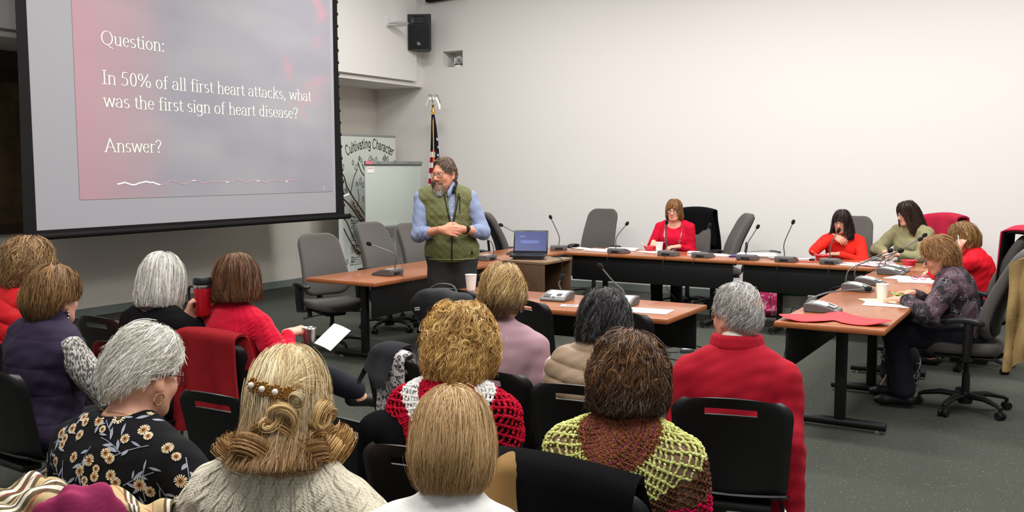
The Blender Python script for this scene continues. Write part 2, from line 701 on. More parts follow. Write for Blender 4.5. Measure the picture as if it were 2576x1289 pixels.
# black border, curved a little inwards on both sides as tensioned screens are
mb = MB()
G0, G1 = [], []
for i in range(25):
    t = i / 24
    z = 1.06 + (ZU - 1.06) * t
    bow = 0.05 * math.sin(PI * min(1, t * 0.75))
    G0.append([L(Y0 - 0.13 + bow * 0.6, z, 0.004), L(Y0 + 0.002, z, 0.004)])
    G1.append([L(Y1 - 0.002, z, 0.004), L(Y1 + 0.16 - bow * 1.6, z, 0.004)])
mb.sheet(G0, 0.004)
mb.sheet(G1, 0.004)
mb.box(L((Y0 + Y1) / 2, 1.085, 0.002), (0.006, Y1 - Y0 + 0.25, 0.06))
mb.build('black_border', blk, scr, smooth=0)
for i in range(22):
    mb = MB()
    t = i / 21
    z = 1.2 + 3.2 * t
    tt = (z - 1.06) / (ZU - 1.06)
    bow = 0.05 * math.sin(PI * min(1, tt * 0.75))
    mb.box(L(Y1 + 0.165 - bow * 1.6, z, 0.004), (0.006, 0.03, 0.035), 0.002)
    mb.build('tension_tab', blk, scr, smooth=0)
MB().tube([L(Y0 - 0.17, 1.055), L(Y1 + 0.27, 1.055)], 0.032, 14).build('bottom_bar', blk, scr)
MB().tube([L(Y1 + 0.14, 1.32, 0.01), L(Y1 + 0.24, 1.34, 0.01)], 0.012, 8).build('tension_clip', pm('white_plastic', (228, 228, 226), rough=0.4), scr)
# the projected slide
s = NT('projected_slide', rough=0.9, spec=0.1)
u, v, _ = s.xyz(s.tc.outputs['UV'])
n = s.noise(s.com(s.math('MULTIPLY', u, 1.0), s.math('MULTIPLY', v, 1.6)), 2.6, 2, 0.5)
n3 = s.noise(s.com(s.math('MULTIPLY', u, 3.0), s.math('MULTIPLY', v, 1.2)), 3.0, 3, 0.5)
base = s.mix(s.mapr(n, 0.3, 0.7), (152, 150, 159), (168, 167, 171))
left = s.math('SUBTRACT', 1.0, s.math('DIVIDE', u, s.math('ADD', 0.24, s.math('MULTIPLY', n, 0.14))), clamp=True)
left = s.math('POWER', left, 0.75)
colr = s.mix(s.math('MULTIPLY', left, 0.75), base, (192, 146, 154))


def streak(x0, y0, x1, y1, w, gain):
    """soft light streak between two points of the slide"""
    global colr
    dx, dy = x1 - x0, y1 - y0
    l2 = dx * dx + dy * dy
    a = s.math('SUBTRACT', u, x0)
    b = s.math('SUBTRACT', v, y0)
    t = s.math('DIVIDE', s.math('ADD', s.math('MULTIPLY', a, dx), s.math('MULTIPLY', b, dy)), l2)
    t = s.math('MINIMUM', s.math('MAXIMUM', t, 0.0), 1.0)
    ex = s.math('SUBTRACT', a, s.math('MULTIPLY', t, dx))
    ey = s.math('SUBTRACT', b, s.math('MULTIPLY', t, dy))
    d = s.math('SQRT', s.math('ADD', s.math('MULTIPLY', ex, ex), s.math('MULTIPLY', s.math('MULTIPLY', ey, ey), 0.6)))
    fall = s.mapr(d, 0.0, w, gain, 0.0)
    prof = s.math('SUBTRACT', 1.0, s.math('ABSOLUTE', s.math('SUBTRACT', s.math('MULTIPLY', t, 2.0), 1.0)))
    fall = s.math('MULTIPLY', fall, s.math('ADD', 0.25, s.math('MULTIPLY', prof, 0.75)))
    colr = s.mix(s.math('MULTIPLY', fall, .75), colr, (212, 144, 154))


for st in ((.775, .60, .80, .50, .022, .8), (.90, .93, .975, .80, .03, .65), (.93, .78, .985, .84, .028, .55),
           (.86, .47, .99, .53, .03, .5), (.80, .40, .97, .44, .035, .4), (.84, .40, .87, .32, .012, .5),
           (.20, .99, .93, .87, .018, .5), (.18, .86, .30, .95, .04, .35), (.92, .66, .95, .72, .03, .4)):
    streak(*st)
s.color(colr)
sl = MB().add([L(5.70, 1.385, .006), L(9.30, 1.385, .006), L(9.30, 4.55, .006), L(5.70, 4.55, .006)], [(0, 1, 2, 3)]).build('slide_picture', s.m, scr, smooth=0)
uvl = sl.data.uv_layers.new(name='UVMap')
for i, q in enumerate(((0, 0), (1, 0), (1, 0.96), (0, 0.96))):
    uvl.data[i].uv = (q[0], q[1] * (3.165 / 2.6))
txt_m = pm('slide_lettering', (232, 240, 222), rough=0.9, spec=0.1, emit=0.12)
EY, EZ = (0, 1, 0), (0, 0, 1)
for t_, y_, z_, cap, w in (('Question:', 5.99, 2.888, .130, .76), ('In 50% of all first heart attacks, what', 5.985, 2.506, .130, 2.945),
                           ('was the first sign of heart disease?', 5.995, 2.285, .130, 2.70), ('Answer?', 5.985, 1.846, .130, .685)):
    mb = MB()
    draw_text(mb, t_, L(y_, z_, .009), EY, EZ, cap / .68, .036, .015, True, w)
    mb.build('text_line', txt_m, scr, smooth=0)
mb = MB()
draw_text(mb, '2', L(9.12, 1.41, .009), EY, EZ, .06, .04, .02, False)
mb.build('page_number', txt_m, scr, smooth=0)
# heart trace line near the bottom of the slide
mb = MB()
random.seed(4)
pts = []
for i in range(60):
    y = 6.12 + 2.5 * i / 59
    pts.append((y, 1.535 + random.uniform(-.012, .012) + .012 * math.sin(i * 0.9)))
for i in range(59):
    mb.mat = 0 if i < 12 or i % 11 == 0 else 1
    w = .006 if i < 12 else .0035
    draw_ribbon(mb, [pts[i], pts[i + 1]], L(0, 0, .009), EY, EZ, w, w)
mb.build('heart_trace', [pm('trace_white', (250, 246, 255), rough=.9, emit=.3), pm('trace_pink', (222, 176, 186), rough=.9, emit=.05)], scr, smooth=0)

# ------------------------------------------------------------------ framed map at the far left
fm = thing('framed_map', 'large brown antique map in dark wood frame at left edge behind the screen', 'picture', (XL + 0.01, 5.0, 1.0))
fw = pm('dark_brown_frame_wood', (52, 36, 27), rough=0.5, var=(14, 0.2))
mb = MB()
for cy_, cz_, sy_, sz_ in ((0, .05, 2.6, .1), (0, 1.64, 2.6, .11), (-1.25, .84, .1, 1.7), (1.25, .84, .1, 1.7)):
    mb.box((.03, cy_, cz_), (.06, sy_, sz_), .008)
mb.build('frame', fw, fm, smooth=0)
k = NT('old_map_paper', rough=0.4, spec=0.5)
nn = k.noise(k.tc.outputs['Object'], 3.0, 5, 0.6)
ln = k.voro(k.tc.outputs['Object'], 2.2, 'DISTANCE_TO_EDGE')
kc = k.mix(k.mapr(nn, .35, .65), (66, 50, 34), (92, 72, 48))
k.color(k.mix(k.mapr(ln, 0.0, 0.03, 0.6, 0.0), kc, (40, 32, 26)))
MB().box((.02, 0, .84), (.02, 2.45, 1.55)).build('map_sheet', k.m, fm, smooth=0)
struct(MB().box((XL + 0.004, 4.4, 2.0), (0.008, 4.2, 1.8)).build('wall_shade_sheet', pm('dark_brown_wall_shade', (74, 64, 56), rough=.7), smooth=0))  # dark sheet on the wall, paints in the shade under the soffit

# ------------------------------------------------------------------ things on the walls
w_m = pm('white_plastic', (228, 228, 226), rough=0.4)
ap = thing('wall_access_point', 'flat white disc on a small bracket high on the wall left of the loudspeaker', 'wireless antenna', (XF + 0.09, 11.0, 3.74))
MB().box((.006, -.02, .03), (.012, .10, .16), .004).build('bracket_plate', w_m, ap)
mb = MB().box((.08, -.02, -.02), (.16, .06, .012), .003)
mb.build('bracket_arm', w_m, ap)
MB().lathe([(.0, -.012), (.13, -.012), (.15, 0), (.13, .012), (0, .014)], (.15, .06, .0), 28, (-.12, .05, 1)).build('disc', w_m, ap)

spk_ = thing('wall_loudspeaker', 'black loudspeaker hung high in the corner on the white wall', 'loudspeaker', (-8.50, 11.66, 3.68), math.radians(24))
# cabinet: wide front, tapered back, front face towards -Y in its own frame
mb = MB()
mb.prism([(-.165, -.14), (.165, -.14), (.175, -.10), (.10, .14), (-.10, .14), (-.175, -.10)], (0, 0, 0), (1, 0, 0), (0, 1, 0), (0, 0, 1), .26, -.26)
mb.build('cabinet', blk2, spk_, smooth=0, mods=None)
mb = MB().box((0, -.145, -.07), (.30, .02, .34), .012)
mb.build('grille', pm('black_speaker_mesh', (22, 22, 24), rough=.75, bump=(600, .6, .002)), spk_)
mb = MB()
GG = []
for i in range(9):
    t = i / 8
    r_ = []
    for j in range(9):
        q = j / 8 * 2 - 1
        r_.append((q * (.14 - .05 * math.sin(PI * t) * 0.4), -.142 + .06 * math.exp(-(q * 2) ** 2) * math.sin(PI * t), .115 + .12 * t))
    GG.append(r_)
mb.sheet(GG, .012)
mb.build('horn', pm('dark_grey_horn', (38, 38, 40), rough=.5), spk_)
mb = MB()
for dx in (-.012, .004):
    draw_ribbon(mb, [(dx - .01, .02), (dx - .006, -.02), (dx + .012, .018), (dx + .016, -.02)], (.0, -.157, -.17), (1, 0, 0), (0, 0, 1), .0035, .0035)
mb.build('maker_mark', pm('silver_badge', (190, 190, 192), rough=.3, metal=.6), spk_, smooth=0)
MB().tube([(0, .13, 0), (-.02, .30, 0)], .02, 10).build('wall_mount', blk, spk_)

cm = thing('pan_tilt_camera', 'small white round camera standing in the square wall niche', 'camera', (-8.10, 12.08, 3.19), math.radians(28))
MB().lathe([(.075, 0), (.078, .03), (.07, .05), (.05, .055), (0, .056)], (0, 0, 0), 24).build('base', w_m, cm)
for sx in (-1, 1):
    MB().box((sx * .062, 0, .095), (.016, .07, .11), .007).build('yoke_arm', w_m, cm)
MB().ell((0, 0, .115), (.056, .062, .058)).build('head', w_m, cm)
MB().tube([(0, -.045, .115), (0, -.075, .115)], [.034, .030], 18).build('lens', pm('camera_lens_black', (14, 14, 16), rough=.15, spec=.8), cm)
MB().box((0, -.06, .045), (.12, .03, .018), .004).build('indicator_window', blk2, cm)
nw = MB().tube(catmull([(-8.26, 12.18, 3.43), (-8.245, 12.1, 3.34), (-8.25, 12.05, 3.26), (-8.22, 12.1, 3.19)]), .006, 6).build('camera_cable', pm('grey_cable', (180, 178, 172), rough=.5))
tag(nw, 'thin pale cable hanging down the left side of the camera niche', 'cable')

tp = thing('wall_display', 'black flat box at the very top edge above the loudspeaker', 'display', (-8.2, YR - .06, 4.18))
MB().box((0, 0, .32), (.72, .10, .64), .01, Matrix.Rotation(math.radians(-2.5), 3, 'Y')).build('housing', blk, tp)
MB().box((0, -.055, .32), (.62, .01, .54), .003, Matrix.Rotation(math.radians(-2.5), 3, 'Y')).build('screen', pm('dark_glass', (10, 10, 12), rough=.1, spec=.7), tp)
# ------------------------------------------------------------------ conference tables
w = NT('orange_brown_table_laminate', rough=0.28, spec=0.5)
g = w.scale(w.tc.outputs['Object'], (1.5, 14, 14))
gr = w.noise(g, 3.5, 5, 0.6, dist=0.6)
w.color(w.mix(w.mapr(gr, .3, .7), (142, 80, 42), (162, 98, 56)))
w.b.inputs['Coat Weight'].default_value = 0.25
w.b.inputs['Coat Roughness'].default_value = 0.12
lam_m = w.m
edge_m = pm('wood_table_edge', (158, 92, 50), rough=.35, var=(20, .12))
blk3 = pm('black_powder_coated_steel', (17, 17, 18), rough=.5, spec=.35)


def table(label, x0, x1, y0, y1, panel, legs, axis='x', group='conference tables'):
    """rectangular table; panel side 'x+','x-','y+','y-'; the T legs stand at the given positions along the axis."""
    cx_, cy_ = (x0 + x1) / 2, (y0 + y1) / 2
    t = thing('conference_table', label, 'table', (cx_, cy_, 0), 0, group)
    lx, ly = x1 - x0, y1 - y0
    mb = MB().box((0, 0, .722), (lx, ly, .034), .004)
    top = mb.build('tabletop', lam_m, t)
    if axis == 'y':
        # grain along the length
        top.data.transform(Matrix.Rotation(PI / 2, 4, 'Z'))
        bm = None
        top.data.transform(Matrix.Scale(1, 4))
        top.rotation_euler = (0, 0, -PI / 2)
    MB().box((0, 0, .721), (lx + .004, ly + .004, .028), .006).build('edge_band', edge_m, t)
    L_, W_ = (lx, ly) if axis == 'x' else (ly, lx)
    s_ = 1 if panel[1] == '+' else -1
    off = s_ * (W_ / 2 - .07)
    if axis == 'x':
        MB().box((0, off, .565), (L_ - .10, .018, .27), .004).build('modesty_panel', blk3, t)
    else:
        MB().box((off, 0, .565), (.018, L_ - .10, .27), .004).build('modesty_panel', blk3, t)
    for p in legs:
        mb = MB()
        q = (lambda a, b, z: (a, b, z)) if axis == 'x' else (lambda a, b, z: (b, a, z))
        mb.box(q(p, 0, .37), q(.05, .07, .66) if axis == 'x' else (.07, .05, .66), .012)
        mb.box(q(p, 0, .69), q(.06, W_ * .7, .025) if axis == 'x' else (W_ * .7, .06, .025), .004)
        mb.tube([q(p, -W_ * .44, .045), q(p, W_ * .44, .045)], .030, 12)
        lg = mb.build('leg', blk3, t)
        for e in (-1, 1):
            MB().lathe([(.018, 0), (.02, .012), (.012, .03)], q(p, e * W_ * .36, 0), 12).build('glide', pm('grey_glide', (120, 120, 120)), lg)
    return t


T_LN = table('wooden table nearest the standing man on the left side, grey chair at its near end', -5.72, -4.96, 6.12, 8.03, 'x+', (-.62, .62), 'y')
T_LF = table('wooden table on the left side beyond the standing man, behind the laptop', -5.72, -4.96, 8.05, 9.94, 'x+', (-.62, .62), 'y')
T_FL = table('wooden table by the white wall where the woman with the white cup sits', -4.93, -2.97, 9.50, 10.24, 'y-', (-.66, .62), 'x')
T_FR = table('wooden table by the white wall where the dark haired woman in orange-red sits', -2.95, -1.0, 9.46, 10.20, 'y-', (-.62, .6), 'x')
T_RN = table('wooden table at right with the red paper heart on its near end', -1.58, -.93, 5.86, 7.70, 'x-', (-.48, .62), 'y')
T_RF = table('wooden table at right end of the row, with red bowl and white pad on it', -1.58, -.93, 7.72, 9.44, 'x-', (-.45, .55), 'y')
T_M = table('short wooden table in the middle just beyond the audience, white sheet on its corner', -4.15, -2.18, 5.60, 6.34, 'y+', (-.62, .62), 'x')

# ------------------------------------------------------------------ lectern cabinet with laptop
cabw = pm('dark_walnut_laminate', (92, 68, 48), rough=.42, var=(9, .15))
cabi = pm('dark_cabinet_inside', (38, 29, 24), rough=.6)
lc = thing('low_cabinet', 'dark brown wooden cabinet under the laptop, open on its right side', 'cabinet', (-4.71, 8.44, 0))
MB().box((0, 0, .748), (.50, .60, .026), .003).build('top', pm('worn_walnut_top', (124, 98, 74), rough=.35, var=(8, .12)), lc)
MB().box((0, -.285, .37), (.48, .02, .73), .002).build('front_panel', cabw, lc)
MB().box((0, .285, .37), (.48, .02, .73), .002).build('rear_panel', cabw, lc)
MB().box((-.23, 0, .37), (.02, .55, .73), .002).build('side_panel', cabw, lc)
MB().box((0, 0, .33), (.44, .55, .02), .002).build('shelf', cabi, lc)
MB().box((0, 0, .04), (.46, .55, .08), .002).build('plinth', cabi, lc)

lap = thing('laptop', 'open black laptop with a blue screen on the brown cabinet', 'laptop', (-4.80, 8.42, .762), math.radians(22))
MB().box((0, .0, .012), (.30, .24, .022), .006).build('docking_base', blk2, lap)
MB().box((0, 0, .034), (.36, .255, .022), .007).build('keyboard_base', pm('laptop_black', (28, 28, 31), rough=.3, spec=.5), lap)
keym = pm('laptop_key', (20, 20, 22), rough=.5)
random.seed(1)
for r_ in range(5):
    for c_ in range(13):
        MB().box((-.150 + c_ * .025, .085 - r_ * .024, .047), (.021, .019, .005), .002).build('key', keym, lap)
MB().box((0, -.085, .0462), (.08, .045, .002), .001).build('touchpad', pm('touchpad_grey', (62, 62, 66), rough=.35), lap)
RX = Matrix.Rotation(math.radians(-17), 3, 'X')
lid_c = Vector((0, .128, .045)) + RX @ Vector((0, 0, .12))
lid = MB().box(lid_c, (.36, .012, .245), .008, RX).build('lid', pm('laptop_black', (28, 28, 31)), lap)
sb = NT('blue_lit_screen', rough=.25, spec=.5)
sn = sb.noise(sb.tc.outputs['Object'], 9, 2)
sb.color((12, 14, 30))
sb.put(sb.b.inputs['Emission Color'], sb.mix(sn, (34, 50, 118), (50, 68, 146)))
sb.b.inputs['Emission Strength'].default_value = 0.75
MB().box(lid_c + RX @ Vector((0, -.0065, .004)), (.332, .002, .205), 0, RX).build('screen', sb.m, lid, smooth=0)
scrtxt = pm('screen_text_blue', (120, 136, 205), rough=.5, emit=.5)
for (x_, z_, w_) in ((-.11, .055, .05), (-.03, .005, .20), (-.03, -.012, .18)):
    MB().box(lid_c + RX @ Vector((x_ + .02, -.0082, z_)), (w_, .001, .005), 0, RX).build('screen_line', scrtxt, lid, smooth=0)
tag(MB().tube(catmull([(-4.60, 8.54, .78), (-4.50, 8.52, .775), (-4.452, 8.50, .74), (-4.45, 8.47, .60), (-4.45, 8.5, .50)]), .004, 6).build('laptop_cable', blk2),
    'thin black cable hanging from the laptop down the side of the cabinet', 'cable')

# ------------------------------------------------------------------ task chairs
gf = NT('grey_woven_upholstery', rough=.95, spec=.15)
gn = gf.noise(gf.tc.outputs['Object'], 420, 2, .6)
gf.color(gf.mix(gf.mapr(gn, .3, .7), (72, 69, 66), (96, 92, 88)))
gf.bump(gn, .35, .002)
gf.b.inputs['Sheen Weight'].default_value = .15
gfab = gf.m
plk = pm('black_chair_plastic', (22, 22, 23), rough=.5, spec=.35)
pad_m = pm('black_arm_pad', (26, 26, 28), rough=.42, spec=.4)
chrome = pm('chrome_metal', (190, 190, 192), rough=.2, metal=1.0)


def rrect(w, h, r, taper=1.0, n=7):
    """rounded rectangle outline, upper width w*taper"""
    P = []
    for (sx, sy, a0) in ((1, 1, 0), (-1, 1, 90), (-1, -1, 180), (1, -1, 270)):
        for k in range(n):
            a = math.radians(a0 + 90 * k / (n - 1))
            x, y = sx * (w / 2 - r) + r * math.cos(a), sy * (h / 2 - r) + r * math.sin(a)
            t = 1 + (taper - 1) * (y + h / 2) / h
            P.append((x * t, y))
    # subdivide the straight sides
    Q = []
    for i in range(len(P)):
        a, b = P[i], P[(i + 1) % len(P)]
        Q.append(a)
        if math.hypot(a[0] - b[0], a[1] - b[1]) > .12:
            for k in range(1, 4):
                Q.append((a[0] + (b[0] - a[0]) * k / 4, a[1] + (b[1] - a[1]) * k / 4))
    return Q


def task_chair(label, loc, rz, group='grey task chairs'):
    t = thing('task_chair', label, 'office chair', loc, rz, group)
    MB().lathe([(.045, .05), (.05, .07), (.045, .12), (.028, .14), (.026, .26), (.019, .27), (.019, .40)], (0, 0, 0), 16).build('gas_column', plk, t)
    for k in range(5):
        a = 2 * PI * k / 5 + .3
        ca, sa = math.cos(a), math.sin(a)
        mb = MB().tube([(ca * .03, sa * .03, .105), (ca * .16, sa * .16, .112), (ca * .27, sa * .27, .09), (ca * .305, sa * .305, .075)], [.03, .026, .02, .016], 10, flat=.75)
        arm = mb.build('base_arm', plk, t)
        mb = MB()
        for e in (-1, 1):
            c0 = Vector((ca * .30 - sa * e * .018, sa * .30 + ca * e * .018, .028))
            mb.lathe([(.012, -.011), (.026, -.011), (.028, -.006), (.028, .006), (.026, .011), (.012, .011)], c0, 14, (-sa, ca, 0))
        mb.tube([(ca * .30 - sa * .022, sa * .30 + ca * .022, .028), (ca * .30 + sa * .022, sa * .30 - ca * .022, .028)], .009, 8)
        mb.box((ca * .30, sa * .30, .048), (.022, .022, .05), .006, Matrix.Rotation(a, 3, 'Z'))
        mb.build('caster', plk, arm)

    def sw(x, y, z):
        return (x, y, z - .035 * max(0, (y - .12) / .13) ** 2 * .6 + .018 * (abs(x) / .25) ** 2)
    MB().cushion(rrect(.50, .48, .14), (0, .02, .455), (1, 0, 0), (0, 1, 0), (0, 0, 1), .085, .42, .004, sw).build('seat', gfab, t)
    MB().box((0, 0, .405), (.40, .38, .02), .01).box((0, -.02, .375), (.20, .24, .06), .015).build('seat_mechanism', plk, t)
    for (x_, y_, tip) in ((.20, .08, (.31, .06, .345)), (-.20, .02, (-.30, .0, .35))):
        MB().tube([(x_ * .6, y_, .37), (x_, y_, .365), tip], [.008, .008, .016], 8, flat=.6).build('lever', plk, t)
    MB().lathe([(.0, 0), (.032, 0), (.034, .012), (.03, .022), (0, .022)], (.19, -.05, .36), 14, (1, 0, 0)).build('tension_knob', plk, t)

    def bw(x, y, z):
        # y up the back; hollow for the sitter, curved at lumbar height
        u = y / .31
        return (x * (1 - .02 * u), y, z + .9 * x * x + .03 * math.cos((u + .35) * 2.2) - .035 * u)
    RB = Vector((0, math.cos(math.radians(80)), -math.sin(math.radians(80))))
    up = Vector((0, -math.sin(math.radians(9)), math.cos(math.radians(9))))
    fw_ = Vector((0, math.cos(math.radians(9)), math.sin(math.radians(9))))
    bo = Vector((0, -.235, .84))
    MB().cushion(rrect(.48, .64, .12, .86), bo, (1, 0, 0), up, fw_, .075, .42, .004, bw).build('backrest', gfab, t)
    MB().cushion(rrect(.44, .58, .11, .86), bo - fw_ * .035, (1, 0, 0), up, fw_, .03, .42, 0, bw).build('back_shell', plk, t)
    MB().tube(catmull([(0, -.05, .385), (0, -.20, .40), (0, -.275, .50), (0, -.315, .80)], 5), .03, 10, flat=.5).build('back_support', plk, t)
    for e in (-1, 1):
        mb = MB().box((e * .245, -.03, .405), (.12, .07, .018), .006)
        mb.tube([(e * .30, -.03, .40), (e * .305, -.035, .52), (e * .30, -.04, .655)], [.026, .03, .032], 10, flat=1.3)
        ar = mb.build('armrest', plk, t)

        def aw(x, y, z):
            return (x, y, z - .02 * (y / .13) ** 2)
        MB().cushion(rrect(.085, .27, .04), (e * .295, 0, .675), (1, 0, 0), (0, 1, 0), (0, 0, 1), .034, .45, .002, aw).build('arm_pad', pad_m, ar)
    return t


TC0 = task_chair('grey task chair at the near end of the left table, standing free', (-5.93, 6.69, 0), math.radians(-114))
TC0.scale = (1, 1, .93)
R_ = math.radians
TCH = [TC0]
for lab, x, y, a in (
        ('grey task chair behind the left table, second from its near end', (-6.12), 7.80, -100),
        ('grey task chair with its arms tucked under the left table, beside the standing man', (-6.20), 8.60, -104),
        ('grey task chair half hidden behind the standing man, before the far left table', (-6.10), 9.45, -62),
        ('grey task chair turned sideways, right behind the standing man at the far left table', (-5.95), 10.05, -48),
        ('empty grey task chair by the white wall left of the woman in red', (-5.36), 11.12, 182),
        ('grey task chair under the black jacket, holding the woman in red with the necklace', (-4.02), 10.96, 180),
        ('empty grey task chair turned to one side between two women at the far table', (-3.62), 10.98, 122),
        ('grey task chair behind the dark haired woman in orange-red', (-2.13), 10.88, 182),
        ('grey task chair with red coat over it, behind the woman in pale green', (-1.34), 10.92, 150),
        ('grey task chair with tan jacket over its back, holding the elderly woman in paisley', -.60, 7.24, 88),
        ('grey task chair with red and black coat over its back at the right edge', -.66, 8.84, 86)):
    TCH.append(dup(TC0, (x, y, 0), R_(a), lab, 'grey task chairs'))
    TCH[-1].scale = (1, 1, {2: .975, 3: .93}.get(len(TCH), 1.0))

# ------------------------------------------------------------------ black stacking chairs
shell_m = pm('black_moulded_plastic', (20, 20, 21), rough=.42, spec=.45, bump=(900, .12, .001))
steel = pm('grey_steel_tube', (150, 150, 152), rough=.3, metal=.9)


def stack_chair(label, loc, rz, group='black stacking chairs'):
    t = thing('stacking_chair', label, 'chair', loc, rz, group)
    nu, nv = 29, 20
    us = [-1 + 2 * i / (nu - 1) for i in range(nu)]
    vs = [0, .06, .13, .2, .27, .34, .41, .48, .55, .62, .69, .75, .80, .835, .87, .90, .93, .96, .985, 1.0]
    G = []
    for u_ in us:
        row = []
        for v_ in vs:
            hw = .205 + .022 * v_
            cr = max(0, (v_ - .80) / .20)
            lim = 1 - .22 * cr ** 3
            cb = max(0, (.12 - v_) / .12)
            lim *= 1 - .06 * cb ** 2
            x = u_ * hw * lim
            zt = .455 + v_ * (.405 - .018 * u_ * u_)
            y = -.205 - .075 * v_ + .045 * u_ * u_ + .02 * math.sin(PI * v_) * (1 - u_ * u_) + .022 * max(0, abs(u_) - .86) / .14
            if v_ < .06:
                y += .03
            row.append((x, y, zt))
        G.append(row)

    def mask(i, j):
        return not (8 <= i <= 19 and 13 <= j <= 14)
    mb = MB().sheet(G, .007, mask)
    mb.build('backrest', shell_m, t, smooth=50)
    G = []
    for i in range(17):
        u_ = -1 + i / 8
        row = []
        for j in range(15):
            v_ = j / 14
            hw = .205 + .015 * math.sin(PI * v_)
            y = -.205 + .43 * v_
            z = .452 - .02 * math.sin(PI * min(1, v_ * 1.2)) * (1 - u_ * u_) - .05 * max(0, v_ - .82) ** 2 / .03 * .5 + .03 * max(0, .12 - v_) / .12
            row.append((u_ * hw * (1 - .1 * max(0, v_ - .85) / .15), y, z + .012 * u_ * u_))
        G.append(row)
    MB().sheet(G, .008).build('seat', shell_m, t, smooth=50)
    MB().box((0, -.16, .428), (.30, .09, .035), .012).build('under_tray', shell_m, t)
    for sx in (-1, 1):
        MB().tube(catmull([(sx * .16, .0, .425), (sx * .19, .12, .42), (sx * .205, .19, .36), (sx * .225, .235, .008)], 5), .0095, 8).build('leg', steel, t)
        MB().tube(catmull([(sx * .16, -.02, .425), (sx * .19, -.12, .42), (sx * .205, -.19, .36), (sx * .225, -.265, .008)], 5), .0095, 8).build('leg', steel, t)
    return t


SC0 = stack_chair('black stacking chair under the grey haired man in the red jacket', (-1.20, 3.73, 0), R_(10))


def schair(label, x, y, a):
    return dup(SC0, (x, y, 0), R_(a), label, 'black stacking chairs')


# ------------------------------------------------------------------ conference microphones
mic_b = pm('microphone_base_grey', (92, 90, 90), rough=.45, var=(60, .04))
mic_t = pm('microphone_top_grey', (126, 124, 122), rough=.45)
mic_w = pm('white_label', (236, 236, 236), rough=.5)
mic_n = pm('gooseneck_grey', (104, 102, 100), rough=.35, metal=.4)
mic_k = pm('foam_black', (16, 16, 17), rough=.95)
RT = Vector((.86, .511, 0))
MIC = None


def microphone(label, loc, rz, neck, cord=None):
    """neck = list of (to the right, up) distances in metres from the base's rear, world directions."""
    global MIC
    t = thing('conference_microphone', label, 'microphone', loc, rz, 'conference microphones')
    prof = [(-.115, 0), (-.115, .012), (-.09, .026), (-.04, .043), (.02, .055), (.08, .058), (.10, .055), (.105, .04), (.10, 0)]
    if MIC is None:
        mb = MB().prism(prof, (0, 0, 0), (0, 1, 0), (0, 0, 1), (1, 0, 0), .095, -.095)
        b_ = mb.build('base', mic_b, t, smooth=40)
        bvm = b_.modifiers.new('bevel', 'BEVEL')
        bvm.width = .005
        bvm.segments = 2

        def topz(y):
            for (a, b) in zip(prof[1:], prof[2:]):
                if a[0] <= y <= b[0]:
                    return a[1] + (b[1] - a[1]) * (y - a[0]) / (b[0] - a[0])
            return .05

        def patch(name, x0, x1, y0, y1, m, lift):
            G = [[(x, y, topz(y) + lift) for y in [y0 + (y1 - y0) * k / 6 for k in range(7)]] for x in (x0, (x0 + x1) / 2, x1)]
            return MB().sheet(G, -.0012).build(name, m, t)
        patch('top_panel', -.085, .085, -.105, .085, mic_t, .0012)
        patch('label_strip', -.060, .075, -.085, .05, mic_w, .0024)
        patch('display', -.08, -.025, -.09, -.045, blk2, .0036)
        patch('speaker_slot', .015, .055, -.075, -.03, blk2, .0036)
        patch('talk_button', -.01, .01, -.098, -.08, pm('grey_button', (70, 70, 72)), .0036)
        MB().box((0, .10, .022), (.09, .016, .022), .004).build('connector_block', blk2, t)
        MIC = [c for c in t.children]
    else:
        for c in MIC:
            d = c.copy()
            COL.objects.link(d)
            d.parent = t
    R = Matrix.Rotation(-rz, 3, 'Z')
    p0 = Vector((0, .075, .05))
    P = [p0]
    for (a, h) in neck:
        P.append(p0 + R @ (RT * a) + Vector((0, 0, max(h, .012))))
    C_ = catmull(P, 6)
    nk = MB().tube(C_, [.0055] * len(C_), 8).build('gooseneck', mic_n, t)
    d = (C_[-1] - C_[-3]).normalized()
    e = C_[-1]
    hd = MB().tube([e - d * .012, e - d * .008, e + d * .005, e + d * .022, e + d * .034, e + d * .04], [.006, .0135, .018, .019, .013, .003], 12).build('foam_head', mic_k, t)
    if cord:
        MB().tube(catmull([Vector(q) for q in cord], 6), .0035, 6).build('cord', blk2, t)
    return t


TZ = .7405
CF = [(.02, .105, .02), (.025, .19, .005), (.02, .245, -.06), (.05, .22, -.25), (.10, .18, -.42), (.0, .10, -.62)]
CG = [(-.02, .105, .02), (-.02, .19, .004), (-.025, .25, -.07), (-.06, .24, -.30), (-.16, .22, -.44)]
microphone('microphone on the near left table, beside the empty grey chairs', (-5.24, 6.66, TZ), R_(-90), [(.004, .035), (.004, .134), (-.212, .226)],
           [(.02, .105, .02), (.03, .19, 0), (.03, .285, -.03), (-.05, .30, -.12), (-.22, .30, -.18), (-.42, .29, -.17)])
microphone('microphone on the left table just right of the standing man, its neck bent low', (-5.22, 8.22, TZ), R_(-90), [(.04, .03), (.0, .155), (-.18, .19)], CG)
microphone('microphone behind the laptop lid, its head pointing left', (-5.24, 8.98, TZ), R_(-90), [(0, .05), (-.043, .152), (-.252, .269)])
microphone('microphone at the corner of the tables, just right of the laptop', (-5.14, 9.72, TZ), R_(-150), [(0, .033), (0, .116), (-.093, .321)], CF)
